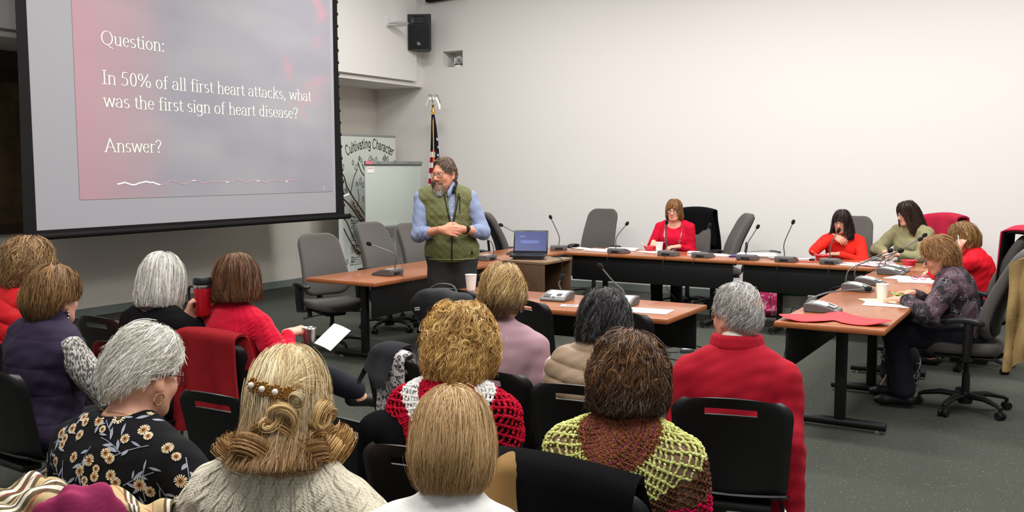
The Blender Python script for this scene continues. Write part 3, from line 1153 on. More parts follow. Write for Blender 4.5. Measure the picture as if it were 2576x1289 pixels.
FARM = [('microphone in front of the empty grey chair by the white wall', -4.36, [(0, .055), (.009, .136), (.114, .273)]),
        ('microphone in front of the woman in red with the necklace, upright neck', -3.77, [(0, .036), (-.004, .152), (0, .303)]),
        ('microphone right of the woman in red, in front of her white case', -3.38, [(0, .03), (.004, .121), (.082, .282)]),
        ('microphone beside the purple folder on the far table', -2.90, [(0, .047), (.004, .106), (.11, .284)]),
        ('tallest upright microphone on the far table beside the crumpled tissue', -2.50, [(0, .041), (-.004, .145), (.075, .344)]),
        ('microphone in front of the dark haired woman in orange-red', -2.06, [(0, .052), (.016, .172), (.072, .273)])]
for i, (lb, x, nk) in enumerate(FARM):
    microphone(lb, (x, 9.68, TZ), R_(180 + (i % 2) * 4 - 2), nk, CF if i % 2 == 0 else CG)
CR = [(.02, .105, .02), (.03, .16, .006), (.03, .215, -.02), (.08, .225, -.22), (.2, .22, -.36)]
CR2 = [(.02, .105, .02), (.04, .17, .01), (.05, .215, -.02), (-.06, .22, -.16), (-.4, .22, -.22)]
microphone('microphone at far end of the right table, rear one of two side by side', (-1.40, 9.30, TZ), R_(90), [(-.015, .031), (.069, .108), (.327, .272)], CR)
microphone('microphone at far end of the right table, beside the red bowl', (-1.40, 9.02, TZ), R_(90), [(-.025, .036), (.066, .109), (.328, .255)], CR2)
microphone('microphone mid right table, the farther of the close pair', (-1.42, 8.14, TZ), R_(90), [(-.05, .023), (.0, .117), (.228, .218)], CR)
microphone('microphone mid right table, the nearer of the close pair', (-1.43, 7.68, TZ), R_(90), [(-.013, .038), (.047, .133), (.395, .253)], CR2)
microphone('microphone near the red paper heart with its neck laid low over the table', (-1.42, 6.45, TZ), R_(90), [(-.027, .0), (.109, .068), (.368, .093)],
           [(.02, .105, .02), (.04, .16, .01), (.05, .215, -.02), (.0, .23, -.25), (-.2, .23, -.5), (-.28, .25, -.735)])
microphone('microphone on the middle table half hidden by the short haired woman in mauve', (-3.72, 6.06, TZ), R_(8), [(-.02, .05), (.03, .12), (.03, .16)])
microphone('microphone on the middle table left of the black haired woman', (-3.20, 6.04, TZ), R_(6), [(-.02, .054), (-.015, .072), (-.003, .095)])
microphone('microphone on the middle table right of the black haired woman, neck bent left', (-2.69, 6.04, TZ), R_(5), [(-.023, .043), (-.087, .101), (-.173, .202)])

# ------------------------------------------------------------------ small things on the tables
paper_m = pm('white_paper', (240, 239, 236), rough=.8, spec=.2)


def sheet_of(name, label, cat, x, y, w, h, a, th=.002, m=None, group=None, z=None):
    t = MB().box((0, 0, th / 2), (w, h, th), min(.001, th * .3)).build(name, m or paper_m)
    t.location = (x, y, TZ if z is None else z)
    t.rotation_euler = (0, 0, R_(a))
    return tag(t, label, cat, group)


sheet_of('paper_sheet', 'white sheet of paper on the right corner of the middle table', 'paper', -2.42, 5.86, .30, .21, 6, .002)
cd_ = sheet_of('printed_card', 'small white card with grey picture on the middle table', 'card', -2.98, 5.80, .13, .09, 14, .002)
MB().box((.01, 0, .0024), (.07, .055, .0006)).build('grey_picture', pm('grey_print', (120, 120, 122)), cd_, smooth=0)
sheet_of('notepad', 'thick white notepad lying in front of the empty grey chair', 'notepad', -4.66, 9.80, .30, .20, -12, .016)
sheet_of('paper_stack', 'stack of white papers behind the notepad by the empty chair', 'paper', -4.48, 10.04, .34, .22, 10, .022)
sheet_of('paper_sheet', 'loose white sheet beside the hand of the woman in red', 'paper', -4.10, 9.98, .28, .20, -20, .003)
sheet_of('paper_sheet', 'white sheet at the corner of the far left table beside the laptop', 'paper', -5.0, 10.02, .2, .15, -30, .003)
# white paper cups: lathe with rolled rim
cupm = pm('white_paper_cup', (238, 236, 232), rough=.5)
cupr = pm('cup_red_print', (206, 60, 70), rough=.5)


def paper_cup(label, x, y, k=1.0, lid=False, print_=True):
    t = thing('paper_cup', label, 'cup', (x, y, TZ), R_(-150), 'paper cups')
    MB().lathe([(.0, .004), (.027 * k, .004), (.028 * k, 0), (.031 * k, 0), (.043 * k, .112 * k), (.045 * k, .114 * k), (.045 * k, .117 * k), (.042 * k, .117 * k), (.029 * k, .01), (0, .01)], (0, 0, 0), 28).build('cup', cupm, t)
    if lid:
        MB().lathe([(.046 * k, .108 * k), (.047 * k, .118 * k), (.044 * k, .124 * k), (.04 * k, .122 * k), (0, .12 * k)], (0, 0, 0), 28).build('lid', w_m, t)
    if print_:
        # rows of red print around the side
        for zz, hh in ((.078, .006), (.068, .004), (.048, .002), (.030, .002)):
            r0 = (.031 + (.012) * zz / .112) * k + .0008
            for q in range(5):
                a0 = -.9 + q * .36
                V = []
                for i in range(5):
                    a = a0 + .26 * i / 4
                    for z_ in (zz * k, (zz + hh) * k):
                        V.append((math.sin(a) * r0, -math.cos(a) * r0, z_))
                MB().add(V, [(2 * i, 2 * i + 2, 2 * i + 3, 2 * i + 1) for i in range(4)]).build('red_print', cupr, t)
    return t


paper_cup('white paper cup with red print in front of the woman with the necklace', -4.00, 9.98, 1.0)
paper_cup('white paper cup with red print beside the head of the short haired woman in mauve', -4.03, 6.16, 1.05)
paper_cup('plain white paper cup on the right table beside the elderly woman', -1.17, 7.21, 1.0, print_=False)
bowl_m = pm('red_plastic_bowl', (206, 30, 48), rough=.35, spec=.5)


def red_bowl(label, x, y, spoon):
    t = thing('red_bowl', label, 'bowl', (x, y, TZ), 0, 'red bowls')
    MB().lathe([(0, .003), (.042, .003), (.045, 0), (.05, .002), (.068, .045), (.080, .052), (.082, .056), (.078, .056), (.066, .049), (.046, .008), (0, .008)], (0, 0, 0), 28).build('bowl', bowl_m, t)
    sp_ = MB().tube([(-.02 * spoon, .01, .014), (.045 * spoon, -.02, .06), (.10 * spoon, -.04, .10)], [.012, .004, .005], 8, flat=.4).build('spoon', w_m)
    sp_.location = (x, y, TZ)
    tag(sp_, 'white spoon in the red bowl ' + label.split(' ', 2)[2].replace('on the right table ', ''), 'spoon', 'white spoons')
    return t


red_bowl('red bowl under the hand of the woman with the necklace', -4.16, 10.10, -1)
red_bowl('red bowl in front of the dark haired woman in orange-red', -2.22, 9.98, -1)
red_bowl('red bowl on the right table in front of the woman in pale green', -1.36, 9.86, 1)
pc = MB().box((0, 0, .014), (.15, .08, .028), .012).build('glasses_case', pm('pale_pink_case', (232, 222, 226), rough=.4))
pc.location = (-3.60, 10.02, TZ)
tag(pc, 'whitish oval case on the far table right of the woman with the necklace', 'case')
sheet_of('folded_paper', 'small folded papers in front of the white case', 'paper', -3.56, 9.86, .12, .09, 24, .006)
sheet_of('paper_stack', 'white papers behind the microphone right of the white case', 'paper', -3.30, 9.98, .26, .2, -16, .006)
sheet_of('paper_stack', 'white stacked papers lying on the purple folder', 'paper', -2.92, 10.02, .36, .24, 8, .018, z=TZ + .016)
sheet_of('purple_folder', 'dark purple folder under white papers on the far table', 'folder', -3.02, 9.96, .28, .22, 4, .015, pm('purple_plastic', (62, 36, 110), rough=.4))
sheet_of('tablet_case', 'flat black case on the far table in front of the sideways chair', 'case', -3.16, 10.10, .16, .10, 10, .01, blk2)
bk = MB().tube(catmull([(-.16, -.05, .01), (-.06, .02, .022), (.05, .05, .03), (.14, .045, .03), (.2, .035, .02)], 5), [.006] * 12 + [.02] * 7 + [.024] * 1 + [.01], 8, flat=.5).build('hair_brush', blk2)
bk.location = (-2.86, 10.02, TZ + .034)
tag(bk, 'long black brush lying across the white papers on the far table', 'brush')
mb = MB()
random.seed(7)
tis = MB().ell((0, 0, 0), (.05, .04, .03), None, 14, 10)
tis.v = [(x * random.uniform(.75, 1.15), y * random.uniform(.75, 1.15), max(-.028, z * random.uniform(.7, 1.2))) for x, y, z in tis.v]
to = tis.build('tissue', paper_m, smooth=0)
to.location = (-2.68, 9.84, TZ + .029)
tag(to, 'crumpled white tissue on the far table beside the tallest microphone', 'tissue')
sheet_of('red_card', 'small red card on the far table left of the dark haired woman', 'card', -2.32, 9.74, .16, .07, 6, .004, pm('red_card', (190, 66, 62), rough=.7))
bc_ = MB().box((0, 0, .01), (.05, .025, .02), .004).build('binder_clip', blk2)
bc_.location = (-2.30, 9.90, TZ)
tag(bc_, 'little black clip on the far table behind the red card', 'clip')
sheet_of('paper_sheet', 'white sheet under the red bowl of the dark haired woman', 'paper', -2.42, 10.04, .2, .14, 30, .002)
mg = NT('printed_magazine', rough=.4, spec=.4)
mv = mg.voro(mg.tc.outputs['Object'], 34, out='Color')
mz = mg.xyz(mv)[0]
mg.color(mg.mix(mg.math('GREATER_THAN', mz, .55), mg.mix(mg.xyz(mv)[1], (212, 196, 204), (120, 70, 84)), (236, 232, 232)))
for i, (x, y, a, nm) in enumerate(((-1.84, 9.80, 8, 'printed leaflet nearest the dark haired woman on the far table'), (-1.68, 9.70, -24, 'printed leaflet lying across the others on the far table corner'),
                               (-1.66, 9.92, 20, 'printed leaflet in front of the folded hands of the woman in pale green'), (-1.48, 9.74, -10, 'printed leaflet at the corner beside the right table'))):
    sheet_of('leaflet', nm, 'leaflet', x, y, .30, .21, a, .004, mg.m, 'leaflets at the corner', z=TZ + .0045 * (i % 3))
sheet_of('envelope', 'white envelope at the front edge of the far table by the leaflets', 'envelope', -1.90, 9.62, .18, .10, -8, .004)
pd = sheet_of('writing_pad', 'white writing pad at the far end of the right table', 'notepad', -1.12, 8.56, .30, .34, 12, .012)
sheet_of('paper_sheet', 'loose white sheet under the corner of the writing pad', 'paper', -1.26, 8.76, .22, .28, -16, .002)
gl = thing('pink_eyeglasses', 'folded pink and black eyeglasses on the white writing pad', 'eyeglasses', (-1.10, 8.56, TZ + .012), R_(20))
pk = pm('pink_frame', (206, 70, 110), rough=.35)
for e in (-1, 1):
    MB().tube([(e * .033 + .026 * math.cos(q * PI / 8), 0, .022 + .02 * math.sin(q * PI / 8)) for q in range(16)], .0035, 6, closed=True).build('rim', pk, gl)
    MB().tube([(e * .06, 0, .03), (e * .055, .08, .02), (e * -.02, .09, .008)], .003, 6).build('temple', blk2, gl)
MB().tube([(-.007, 0, .026), (.007, 0, .026)], .003, 6).build('bridge', pk, gl)
sheet_of('brown_napkin', 'tan paper napkin under the plain paper cup', 'napkin', -1.17, 7.16, .25, .22, 30, .0012, pm('tan_napkin', (222, 200, 160), rough=.9))
sheet_of('paper_sheet', 'white sheet under the hands of the elderly woman on the right table', 'paper', -1.10, 6.98, .30, .22, 4, .002)
pen = thing('green_pen', 'green and white ballpoint pen held by the elderly woman', 'pen', (-1.03, 7.15, TZ + .034), R_(84))
MB().tube([(0, -.07, .006), (0, -.06, .008), (0, .03, .022), (0, .07, .028)], [.001, .004, .0045, .004], 8).build('barrel', pm('lime_green_plastic', (120, 200, 50), rough=.3), pen)
MB().tube([(0, .025, .026), (0, .07, .033)], .0018, 6).build('clip', w_m, pen)
# red paper heart, its lobes and point lifting a little
hp = [(0, -.30), (.10, -.16), (.20, -.05), (.30, .06), (.33, .16), (.27, .24), (.16, .25), (.06, .20), (0, .11), (-.06, .20), (-.16, .25), (-.27, .24), (-.33, .16), (-.30, .06), (-.20, -.05), (-.10, -.16)]
hc = [(p.x, p.y) for p in catmull([(a, b) for a, b in hp], 5, True)]
mb = MB()
ring = []
for q in (0.02, .35, .7, 1.0):
    for (a, b) in hc:
        x_, y_ = a * q, b * q + .02 * (1 - q)
        ring.append((x_, y_ * .85, .004 + .022 * max(0, abs(x_) - .18) ** 1.2 / .1 + .018 * max(0, -y_ - .1) + .006 * math.sin(9 * x_ + 5 * y_) ** 2 * q))
nh = len(hc)
F = []
for i in range(3):
    for k in range(nh):
        l = (k + 1) % nh
        F.append((i * nh + k, i * nh + l, (i + 1) * nh + l, (i + 1) * nh + k))
F.append(tuple(range(nh)))
mb.add(ring, F)
ht = mb.build('paper_heart', pm('coral_red_paper', (226, 74, 78), rough=.85, spec=.15))
ht.modifiers.new('thickness', 'SOLIDIFY').thickness = .002
ht.location = (-1.27, 6.14, TZ)
ht.rotation_euler = (0, 0, R_(-172))
tag(ht, 'large coral-red paper heart lying across the near end of the right table', 'paper heart')
# ------------------------------------------------------------------ smooth solid modelling for bodies and clothes
class Solid:
    """smooth union of tapered capsules and ellipsoids, turned into one closed surface."""

    def __init__(s):
        s.p = []

    def cap(s, a, b, ra, rb=None, k=.03, neg=False):
        s.p.append(('c', np.array(a, float), np.array(b, float), ra, ra if rb is None else rb, k, neg))
        return s

    def ell(s, c, r, R=None, k=.03, neg=False):
        s.p.append(('e', np.array(c, float), np.array(r, float), None if R is None else np.array(R, float), None, k, neg))
        return s

    def mesh(s, h):
        lo = np.full(3, 9e9)
        hi = np.full(3, -9e9)
        for q in s.p:
            if q[6]:
                continue
            if q[0] == 'c':
                r = max(q[3], q[4])
                lo = np.minimum(lo, np.minimum(q[1], q[2]) - r)
                hi = np.maximum(hi, np.maximum(q[1], q[2]) + r)
            else:
                r = max(q[2])
                lo = np.minimum(lo, q[1] - r)
                hi = np.maximum(hi, q[1] + r)
        lo -= 3 * h
        hi += 3 * h
        n = np.ceil((hi - lo) / h).astype(int) + 1
        ax = [lo[i] + h * np.arange(n[i]) for i in range(3)]
        F = np.full(n, .2, np.float32)
        for q in s.p:
            k = q[5]
            m = k + 2 * h
            if q[0] == 'c':
                r = max(q[3], q[4]) + m
                a, b = np.minimum(q[1], q[2]) - r, np.maximum(q[1], q[2]) + r
            else:
                r = max(q[2]) + m
                a, b = q[1] - r, q[1] + r
            i0 = np.clip(np.floor((a - lo) / h).astype(int), 0, n)
            i1 = np.clip(np.ceil((b - lo) / h).astype(int) + 1, 0, n)
            if np.any(i1 <= i0):
                continue
            sl = tuple(slice(i0[i], i1[i]) for i in range(3))
            X = ax[0][sl[0]][:, None, None]
            Y = ax[1][sl[1]][None, :, None]
            Z = ax[2][sl[2]][None, None, :]
            if q[0] == 'c':
                d = q[2] - q[1]
                dd = float(d @ d) + 1e-12
                px, py, pz = X - q[1][0], Y - q[1][1], Z - q[1][2]
                t = np.clip((px * d[0] + py * d[1] + pz * d[2]) / dd, 0, 1)
                D = np.sqrt((px - t * d[0]) ** 2 + (py - t * d[1]) ** 2 + (pz - t * d[2]) ** 2) - (q[3] + (q[4] - q[3]) * t)
            else:
                px, py, pz = X - q[1][0], Y - q[1][1], Z - q[1][2]
                if q[3] is not None:
                    R = q[3]
                    px, py, pz = (R[0, 0] * px + R[1, 0] * py + R[2, 0] * pz, R[0, 1] * px + R[1, 1] * py + R[2, 1] * pz,
                                  R[0, 2] * px + R[1, 2] * py + R[2, 2] * pz)
                r = q[2]
                k0 = np.sqrt((px / r[0]) ** 2 + (py / r[1]) ** 2 + (pz / r[2]) ** 2)
                k1 = np.sqrt((px / r[0] ** 2) ** 2 + (py / r[1] ** 2) ** 2 + (pz / r[2] ** 2) ** 2) + 1e-9
                D = np.where(k0 < 1e-6, -min(r), k0 * (k0 - 1) / k1)
            A = F[sl]
            if q[6]:
                D = -D
                hh = np.maximum(k - np.abs(A - D), 0) / k
                F[sl] = np.maximum(A, D) + hh * hh * k * .25
            else:
                hh = np.maximum(k - np.abs(A - D), 0) / k
                F[sl] = np.minimum(A, D) - hh * hh * k * .25
        return surface_nets(F, lo, h)


def surface_nets(F, lo, h):
    S = F < 0
    n = F.shape
    c = S[:-1, :-1, :-1].astype(np.int8)
    tot = np.zeros_like(c)
    for i in (0, 1):
        for j in (0, 1):
            for k in (0, 1):
                tot += S[i:n[0] - 1 + i, j:n[1] - 1 + j, k:n[2] - 1 + k]
    act = (tot > 0) & (tot < 8)
    I, J, K = np.nonzero(act)
    idx = np.full(act.shape, -1, np.int32)
    idx[I, J, K] = np.arange(len(I))
    pos = np.zeros((len(I), 3))
    cnt = np.zeros(len(I))
    cor = {(a, b, d): F[I + a, J + b, K + d] for a in (0, 1) for b in (0, 1) for d in (0, 1)}
    for a in list(cor):
        for x in range(3):
            if a[x] == 0:
                b = tuple(1 if q == x else a[q] for q in range(3))
                fa, fb = cor[a], cor[b]
                m = (fa < 0) != (fb < 0)
                t = np.where(m, fa / np.where(m, fa - fb, 1), 0)
                p = np.array(a, float)[None, :].repeat(len(I), 0)
                p[:, x] += t
                pos[m] += p[m]
                cnt[m] += 1
    V = (np.stack([I, J, K], 1) + pos / cnt[:, None]) * h + lo
    Q = []
    for x in range(3):
        sl0 = [slice(None)] * 3
        sl1 = [slice(None)] * 3
        sl0[x] = slice(0, n[x] - 1)
        sl1[x] = slice(1, n[x])
        E = S[tuple(sl0)] != S[tuple(sl1)]
        y, z = (x + 1) % 3, (x + 2) % 3
        P = np.stack(np.nonzero(E), 1)
        ok = (P[:, y] > 0) & (P[:, z] > 0) & (P[:, y] < n[y] - 1) & (P[:, z] < n[z] - 1)
        P = P[ok]
        ins = S[P[:, 0], P[:, 1], P[:, 2]]

        def cell(dy, dz):
            q = P.copy()
            q[:, y] += dy
            q[:, z] += dz
            return idx[q[:, 0], q[:, 1], q[:, 2]]
        f = np.stack([cell(-1, -1), cell(0, -1), cell(0, 0), cell(-1, 0)], 1)
        f[~ins] = f[~ins][:, ::-1]
        Q.append(f)
    Q = np.concatenate(Q)
    Q = Q[(Q >= 0).all(1)]
    return V, Q


def relax(V, Q, it=2, lam=.5):
    n = len(V)
    E = np.concatenate([Q[:, [0, 1]], Q[:, [1, 2]], Q[:, [2, 3]], Q[:, [3, 0]]])
    deg = np.bincount(E[:, 0], minlength=n) + np.bincount(E[:, 1], minlength=n)
    for _ in range(it):
        A = np.stack([np.bincount(E[:, 0], V[E[:, 1], i], n) + np.bincount(E[:, 1], V[E[:, 0], i], n) for i in range(3)], 1)
        V = V + lam * (A / np.maximum(deg, 1)[:, None] - V)
    return V


def vnormals(V, Q):
    fn = np.cross(V[Q[:, 2]] - V[Q[:, 0]], V[Q[:, 3]] - V[Q[:, 1]])
    N = np.zeros_like(V)
    for c_ in range(4):
        for i in range(3):
            N[:, i] += np.bincount(Q[:, c_], fn[:, i], len(V))
    return N / (np.linalg.norm(N, axis=1, keepdims=True) + 1e-12)


def np_obj(name, V, Q, mat, parent=None, uv=None, col=None, smooth=True):
    me = bpy.data.meshes.new(name)
    n, m = len(V), len(Q)
    k = Q.shape[1]
    me.vertices.add(n)
    me.vertices.foreach_set('co', np.ascontiguousarray(V, np.float32).ravel())
    me.loops.add(m * k)
    me.loops.foreach_set('vertex_index', np.ascontiguousarray(Q, np.int32).ravel())
    me.polygons.add(m)
    me.polygons.foreach_set('loop_start', np.arange(m, dtype=np.int32) * k)
    if smooth:
        me.polygons.foreach_set('use_smooth', np.ones(m, bool))
    me.update(calc_edges=True)
    if uv is not None:
        l = me.uv_layers.new(name='UVMap')
        l.data.foreach_set('uv', np.ascontiguousarray(uv[Q.ravel()], np.float32).ravel())
    if col is not None:
        a = me.color_attributes.new('Col', 'FLOAT_COLOR', 'POINT')
        if col.shape[1] == 3:
            col = np.concatenate([col, np.ones((len(col), 1))], 1)
        a.data.foreach_set('color', np.ascontiguousarray(col, np.float32).ravel())
    for q in (mat if isinstance(mat, (list, tuple)) else [mat]):
        me.materials.append(q)
    o = bpy.data.objects.new(name, me)
    COL.objects.link(o)
    if parent is not None:
        o.parent = parent
    return o


def vnoise(P, s, seed=0):
    """cheap smooth pseudo noise in -1..1 from sums of sines"""
    r = np.random.RandomState(seed)
    out = np.zeros(len(P))
    for i in range(6):
        d = r.normal(size=3)
        d /= np.linalg.norm(d)
        out += np.sin(P @ d * s * (.6 + .25 * i) + r.uniform(0, 6.28))
    return out / 6 * 1.6


skin_m = pm('skin', (226, 172, 146), rough=.5, spec=.35, vcol=True, bump=(160, .12, .001))
hair_m = pm('hair_strands', (200, 180, 140), rough=.42, spec=.3, vcol=True)
cap_m = pm('hair_undercoat', (120, 90, 60), rough=.8, spec=.1, vcol=True)
SKIN = (222, 166, 140)


def rot3(ax, deg):
    return np.array(Matrix.Rotation(math.radians(deg), 3, ax))


def ik(S, W, pole, l1, l2):
    """elbow / knee position"""
    S, W, pole = np.array(S, float), np.array(W, float), np.array(pole, float)
    d = W - S
    L_ = np.linalg.norm(d)
    if L_ > (l1 + l2) * .995:
        k = (l1 + l2) * .995 / L_
        W = S + d * k
        d = W - S
        L_ = np.linalg.norm(d)
    u = d / L_
    a = (l1 * l1 - l2 * l2 + L_ * L_) / (2 * L_)
    hgt = math.sqrt(max(l1 * l1 - a * a, 0))
    p = pole - u * (pole @ u)
    p /= np.linalg.norm(p) + 1e-9
    return S + u * a + p * hgt, W


def hand(F, W, d, nrm, thumb, curl=.5, k=1.0, spread=.1, grip=None):
    """palm, four bent fingers of different length and a thumb from the side of the palm.
    d = wrist to knuckles, nrm = out of the back of the hand, thumb = +1/-1 side along d x nrm."""
    d = np.array(d, float)
    d /= np.linalg.norm(d)
    nrm = np.array(nrm, float)
    nrm -= d * (nrm @ d)
    nrm /= np.linalg.norm(nrm)
    l = np.cross(d, nrm) * thumb
    W = np.array(W, float)
    F.cap(W - d * .01, W + d * .02, .024 * k, .026 * k, .015)
    lens = (.072, .080, .075, .058)
    for i in range(4):
        off = (.030 - .02 * i)
        kn = W + d * (.088 - .004 * abs(i - 1)) * k + l * off * k + nrm * .004
        F.cap(W + d * .015 + l * off * .55 * k, kn, .0155 * k, .0125 * k, .012)
        dd = d + l * spread * (.5 - i * .33)
        dd /= np.linalg.norm(dd)
        p = kn
        a = 0.0
        r = (.0098, .0092, .0085, .0072) if i < 3 else (.0085, .008, .0075, .0065)
        for j, (f, cj) in enumerate(((.46, .75), (.31, 1.0), (.23, .7))):
            a += curl * cj * (1 + .08 * i)
            v = dd * math.cos(a) - nrm * math.sin(a)
            q = p + v * lens[i] * f * k
            F.cap(p, q, r[j] * k, r[j + 1] * k, .004)
            p = q
    b = W + d * .022 * k + l * .022 * k - nrm * .006
    v = d * .62 + l * .68 - nrm * .38
    v /= np.linalg.norm(v)
    q = b + v * .042 * k
    F.cap(b, q, .0165 * k, .0125 * k, .012)
    v2 = d * .86 + l * .25 - nrm * (.40 + .3 * curl)
    v2 /= np.linalg.norm(v2)
    q2 = q + v2 * .034 * k
    F.cap(q, q2, .0115 * k, .010 * k, .006)
    v3 = d * .9 - l * .05 - nrm * (.5 + .4 * curl)
    v3 /= np.linalg.norm(v3)
    F.cap(q2, q2 + v3 * .026 * k, .010 * k, .0085 * k, .004)


def head_solid(F, M, hs, male=False, thin=1.0, chin=1.0):
    """head in its own frame (x right, y forward, z up, origin between the ears at eye level)."""
    R = M[:3, :3] / hs

    def P(x, y, z):
        return (M @ np.array([x, y, z, 1.0]))[:3]

    def E(c, r, k, neg=False):
        F.ell(P(*c), np.array(r) * hs, R, k * hs, neg)

    def C(a, b, ra, rb, k, neg=False):
        F.cap(P(*a), P(*b), ra * hs, rb * hs, k * hs, neg)
    jw = 1.08 if male else 1.0
    E((0, -.012, .032), (.075, .096, .084), .02)
    E((0, .030, -.028), (.060 * thin, .062, .085), .03)
    E((0, .034, -.070), (.047 * jw * thin, .047, .042), .03)
    E((0, .074, -.098 * chin), (.019 * jw, .017, .016), .025)
    for s_ in (-1, 1):
        C((s_ * .058 * thin, .0, -.035), (s_ * .03 * jw, .062, -.092), .020, .014, .03)
        E((s_ * .043 * thin, .060, -.028), (.022, .022, .022), .03)
        C((s_ * .012, .088, .021), (s_ * .044, .074, .019), .0085, .007, .014)
    E((0, .086, .012), (.016, .014, .03), .02)
    for s_ in (-1, 1):
        E((s_ * .031, .099, -.001), (.0165, .014, .0105), .010, True)
    C((0, .090, .006), (0, .113, -.031), .0075, .0115, .010)
    E((0, .113, -.034), (.0105, .010, .0095), .006)
    for s_ in (-1, 1):
        E((s_ * .0125, .100, -.037), (.0085, .0105, .0075), .007)
        E((s_ * .0065, .107, -.045), (.0035, .005, .003), .003, True)
        # eyelids
        C((s_ * .019, .086, .0065), (s_ * .043, .079, .0055), .0055, .005, .006)
        C((s_ * .020, .085, -.0085), (s_ * .042, .079, -.0075), .0045, .004, .006)
    C((-.021, .083, -.064), (0, .0935, -.0605), .006, .0072, .008)
    C((.021, .083, -.064), (0, .0935, -.0605), .006, .0072, .008)
    C((-.018, .083, -.0715), (0, .0915, -.0735), .006, .0082, .008)
    C((.018, .083, -.0715), (0, .0915, -.0735), .006, .0082, .008)
    C((-.022, .093, -.0672), (.022, .093, -.0672), .0022, .0022, .004, True)
    for s_ in (-1, 1):
        E((s_ * .078, -.008, -.010), (.010, .019, .031), .008)
        E((s_ * .0875, -.004, -.006), (.006, .010, .016), .006, True)
        E((s_ * .080, .003, -.036), (.007, .008, .009), .006)


def head_colour(V, Minv, base, male, lip=(178, 92, 88), brow=(110, 84, 64)):
    n = len(V)
    L_ = (np.c_[V, np.ones(n)] @ Minv.T)[:, :3]
    col = np.tile(np.array(lin(base)[:3]), (n, 1))
    x, y, z = np.abs(L_[:, 0]), L_[:, 1], L_[:, 2]

    def blend(w, c):
        nonlocal col
        w = np.clip(w, 0, 1)[:, None]
        col = col * (1 - w) + np.array(lin(c)[:3]) * w
    inh = (np.abs(L_).max(1) < .17)
    g = np.exp(-(((x - .045) / .018) ** 2 + ((z + .030) / .018) ** 2)) * (y > .03) * inh
    blend(g * .35, (214, 124, 106))
    g = np.exp(-((x / .014) ** 2 + ((z + .035) / .014) ** 2)) * (y > .09) * inh
    blend(g * .4, (214, 128, 112))
    lipm = (1 - np.clip(np.abs(z + .0672) / .011, 0, 1) ** 2) * (x < .024 - .3 * np.abs(z + .0672)) * (y > .072) * inh
    blend(lipm * (.55 if male else .85), lip)
    bz = .021 - .12 * np.clip(x - .034, 0, 1) - .1 * np.clip(.016 - x, 0, 1)
    bm_ = np.exp(-((z - bz) / .0035) ** 2) * (x > .011) * (x < .047) * (y > .055) * inh
    blend(bm_ * .85, brow)
    return col


eye_w = pm('eye_white', (232, 226, 220), rough=.2, spec=.6)
eye_i = pm('eye_iris', (74, 84, 88), rough=.15, spec=.7)
eye_p = pm('eye_pupil', (10, 10, 10), rough=.1, spec=.8)


def eyes(root, M, hs, look=(0, 0)):
    for s_ in (-1, 1):
        c_ = Vector((M @ np.array([s_ * .0315, .0785, -.001, 1]))[:3])
        d = Vector((M[:3, :3] @ np.array([look[0], 1, look[1]]))).normalized()
        r = .0118 * hs
        mb = MB()
        for mi, (a0, a1) in enumerate(((0, 16), (16, 31), (31, 180))):
            mb.mat = mi
            mb.lathe([(r * math.sin(math.radians(a0 + (a1 - a0) * i / 6)), -r * math.cos(math.radians(a0 + (a1 - a0) * i / 6))) for i in range(7)], c_, 14, -d)
        mb.build('eye', [eye_p, eye_i, eye_w], root)


def glasses(root, M, hs, m, r=.0030, w=.024, h=.018, y=.104):
    def P(x, y_, z):
        return (M @ np.array([x, y_, z, 1.0]))[:3]
    g = None
    mb = MB()
    for s_ in (-1, 1):
        mb.tube([P(s_ * .033 + w * math.copysign(abs(math.cos(a)) ** .7, math.cos(a)), y - .006 * abs(math.cos(a)) - .008 * max(0, s_ * math.cos(a)), -.004 + h * math.copysign(abs(math.sin(a)) ** .7, math.sin(a)))
                 for a in [q * PI / 10 for q in range(20)]], r * hs, 6, closed=True)
        mb.tube([P(s_ * .056, y - .012, .004), P(s_ * .074, y - .03, .006), P(s_ * .082, .02, .004), P(s_ * .083, -.01, -.002), P(s_ * .081, -.025, -.018)], r * .8 * hs, 6)
    mb.tube([P(-.010, y, .0), P(0, y + .003, .003), P(.010, y, .0)], r * hs, 6)
    g = mb.build('eyeglasses', m, root)
    lens = pm('spectacle_lens', (236, 240, 242), rough=.02, spec=.6, alpha=.14)
    for s_ in (-1, 1):
        mb = MB()
        mb.add([P(s_ * .033 + w * math.cos(a), y - .007, -.004 + h * math.sin(a)) for a in [q * PI / 10 for q in range(20)]], [tuple(range(20))])
        mb.build('lens', lens, g, smooth=0)
    return g


# ------------------------------------------------------------------ hair
HG = 1.14      # colour gain, brightens hair against the shade its strands cast on each other


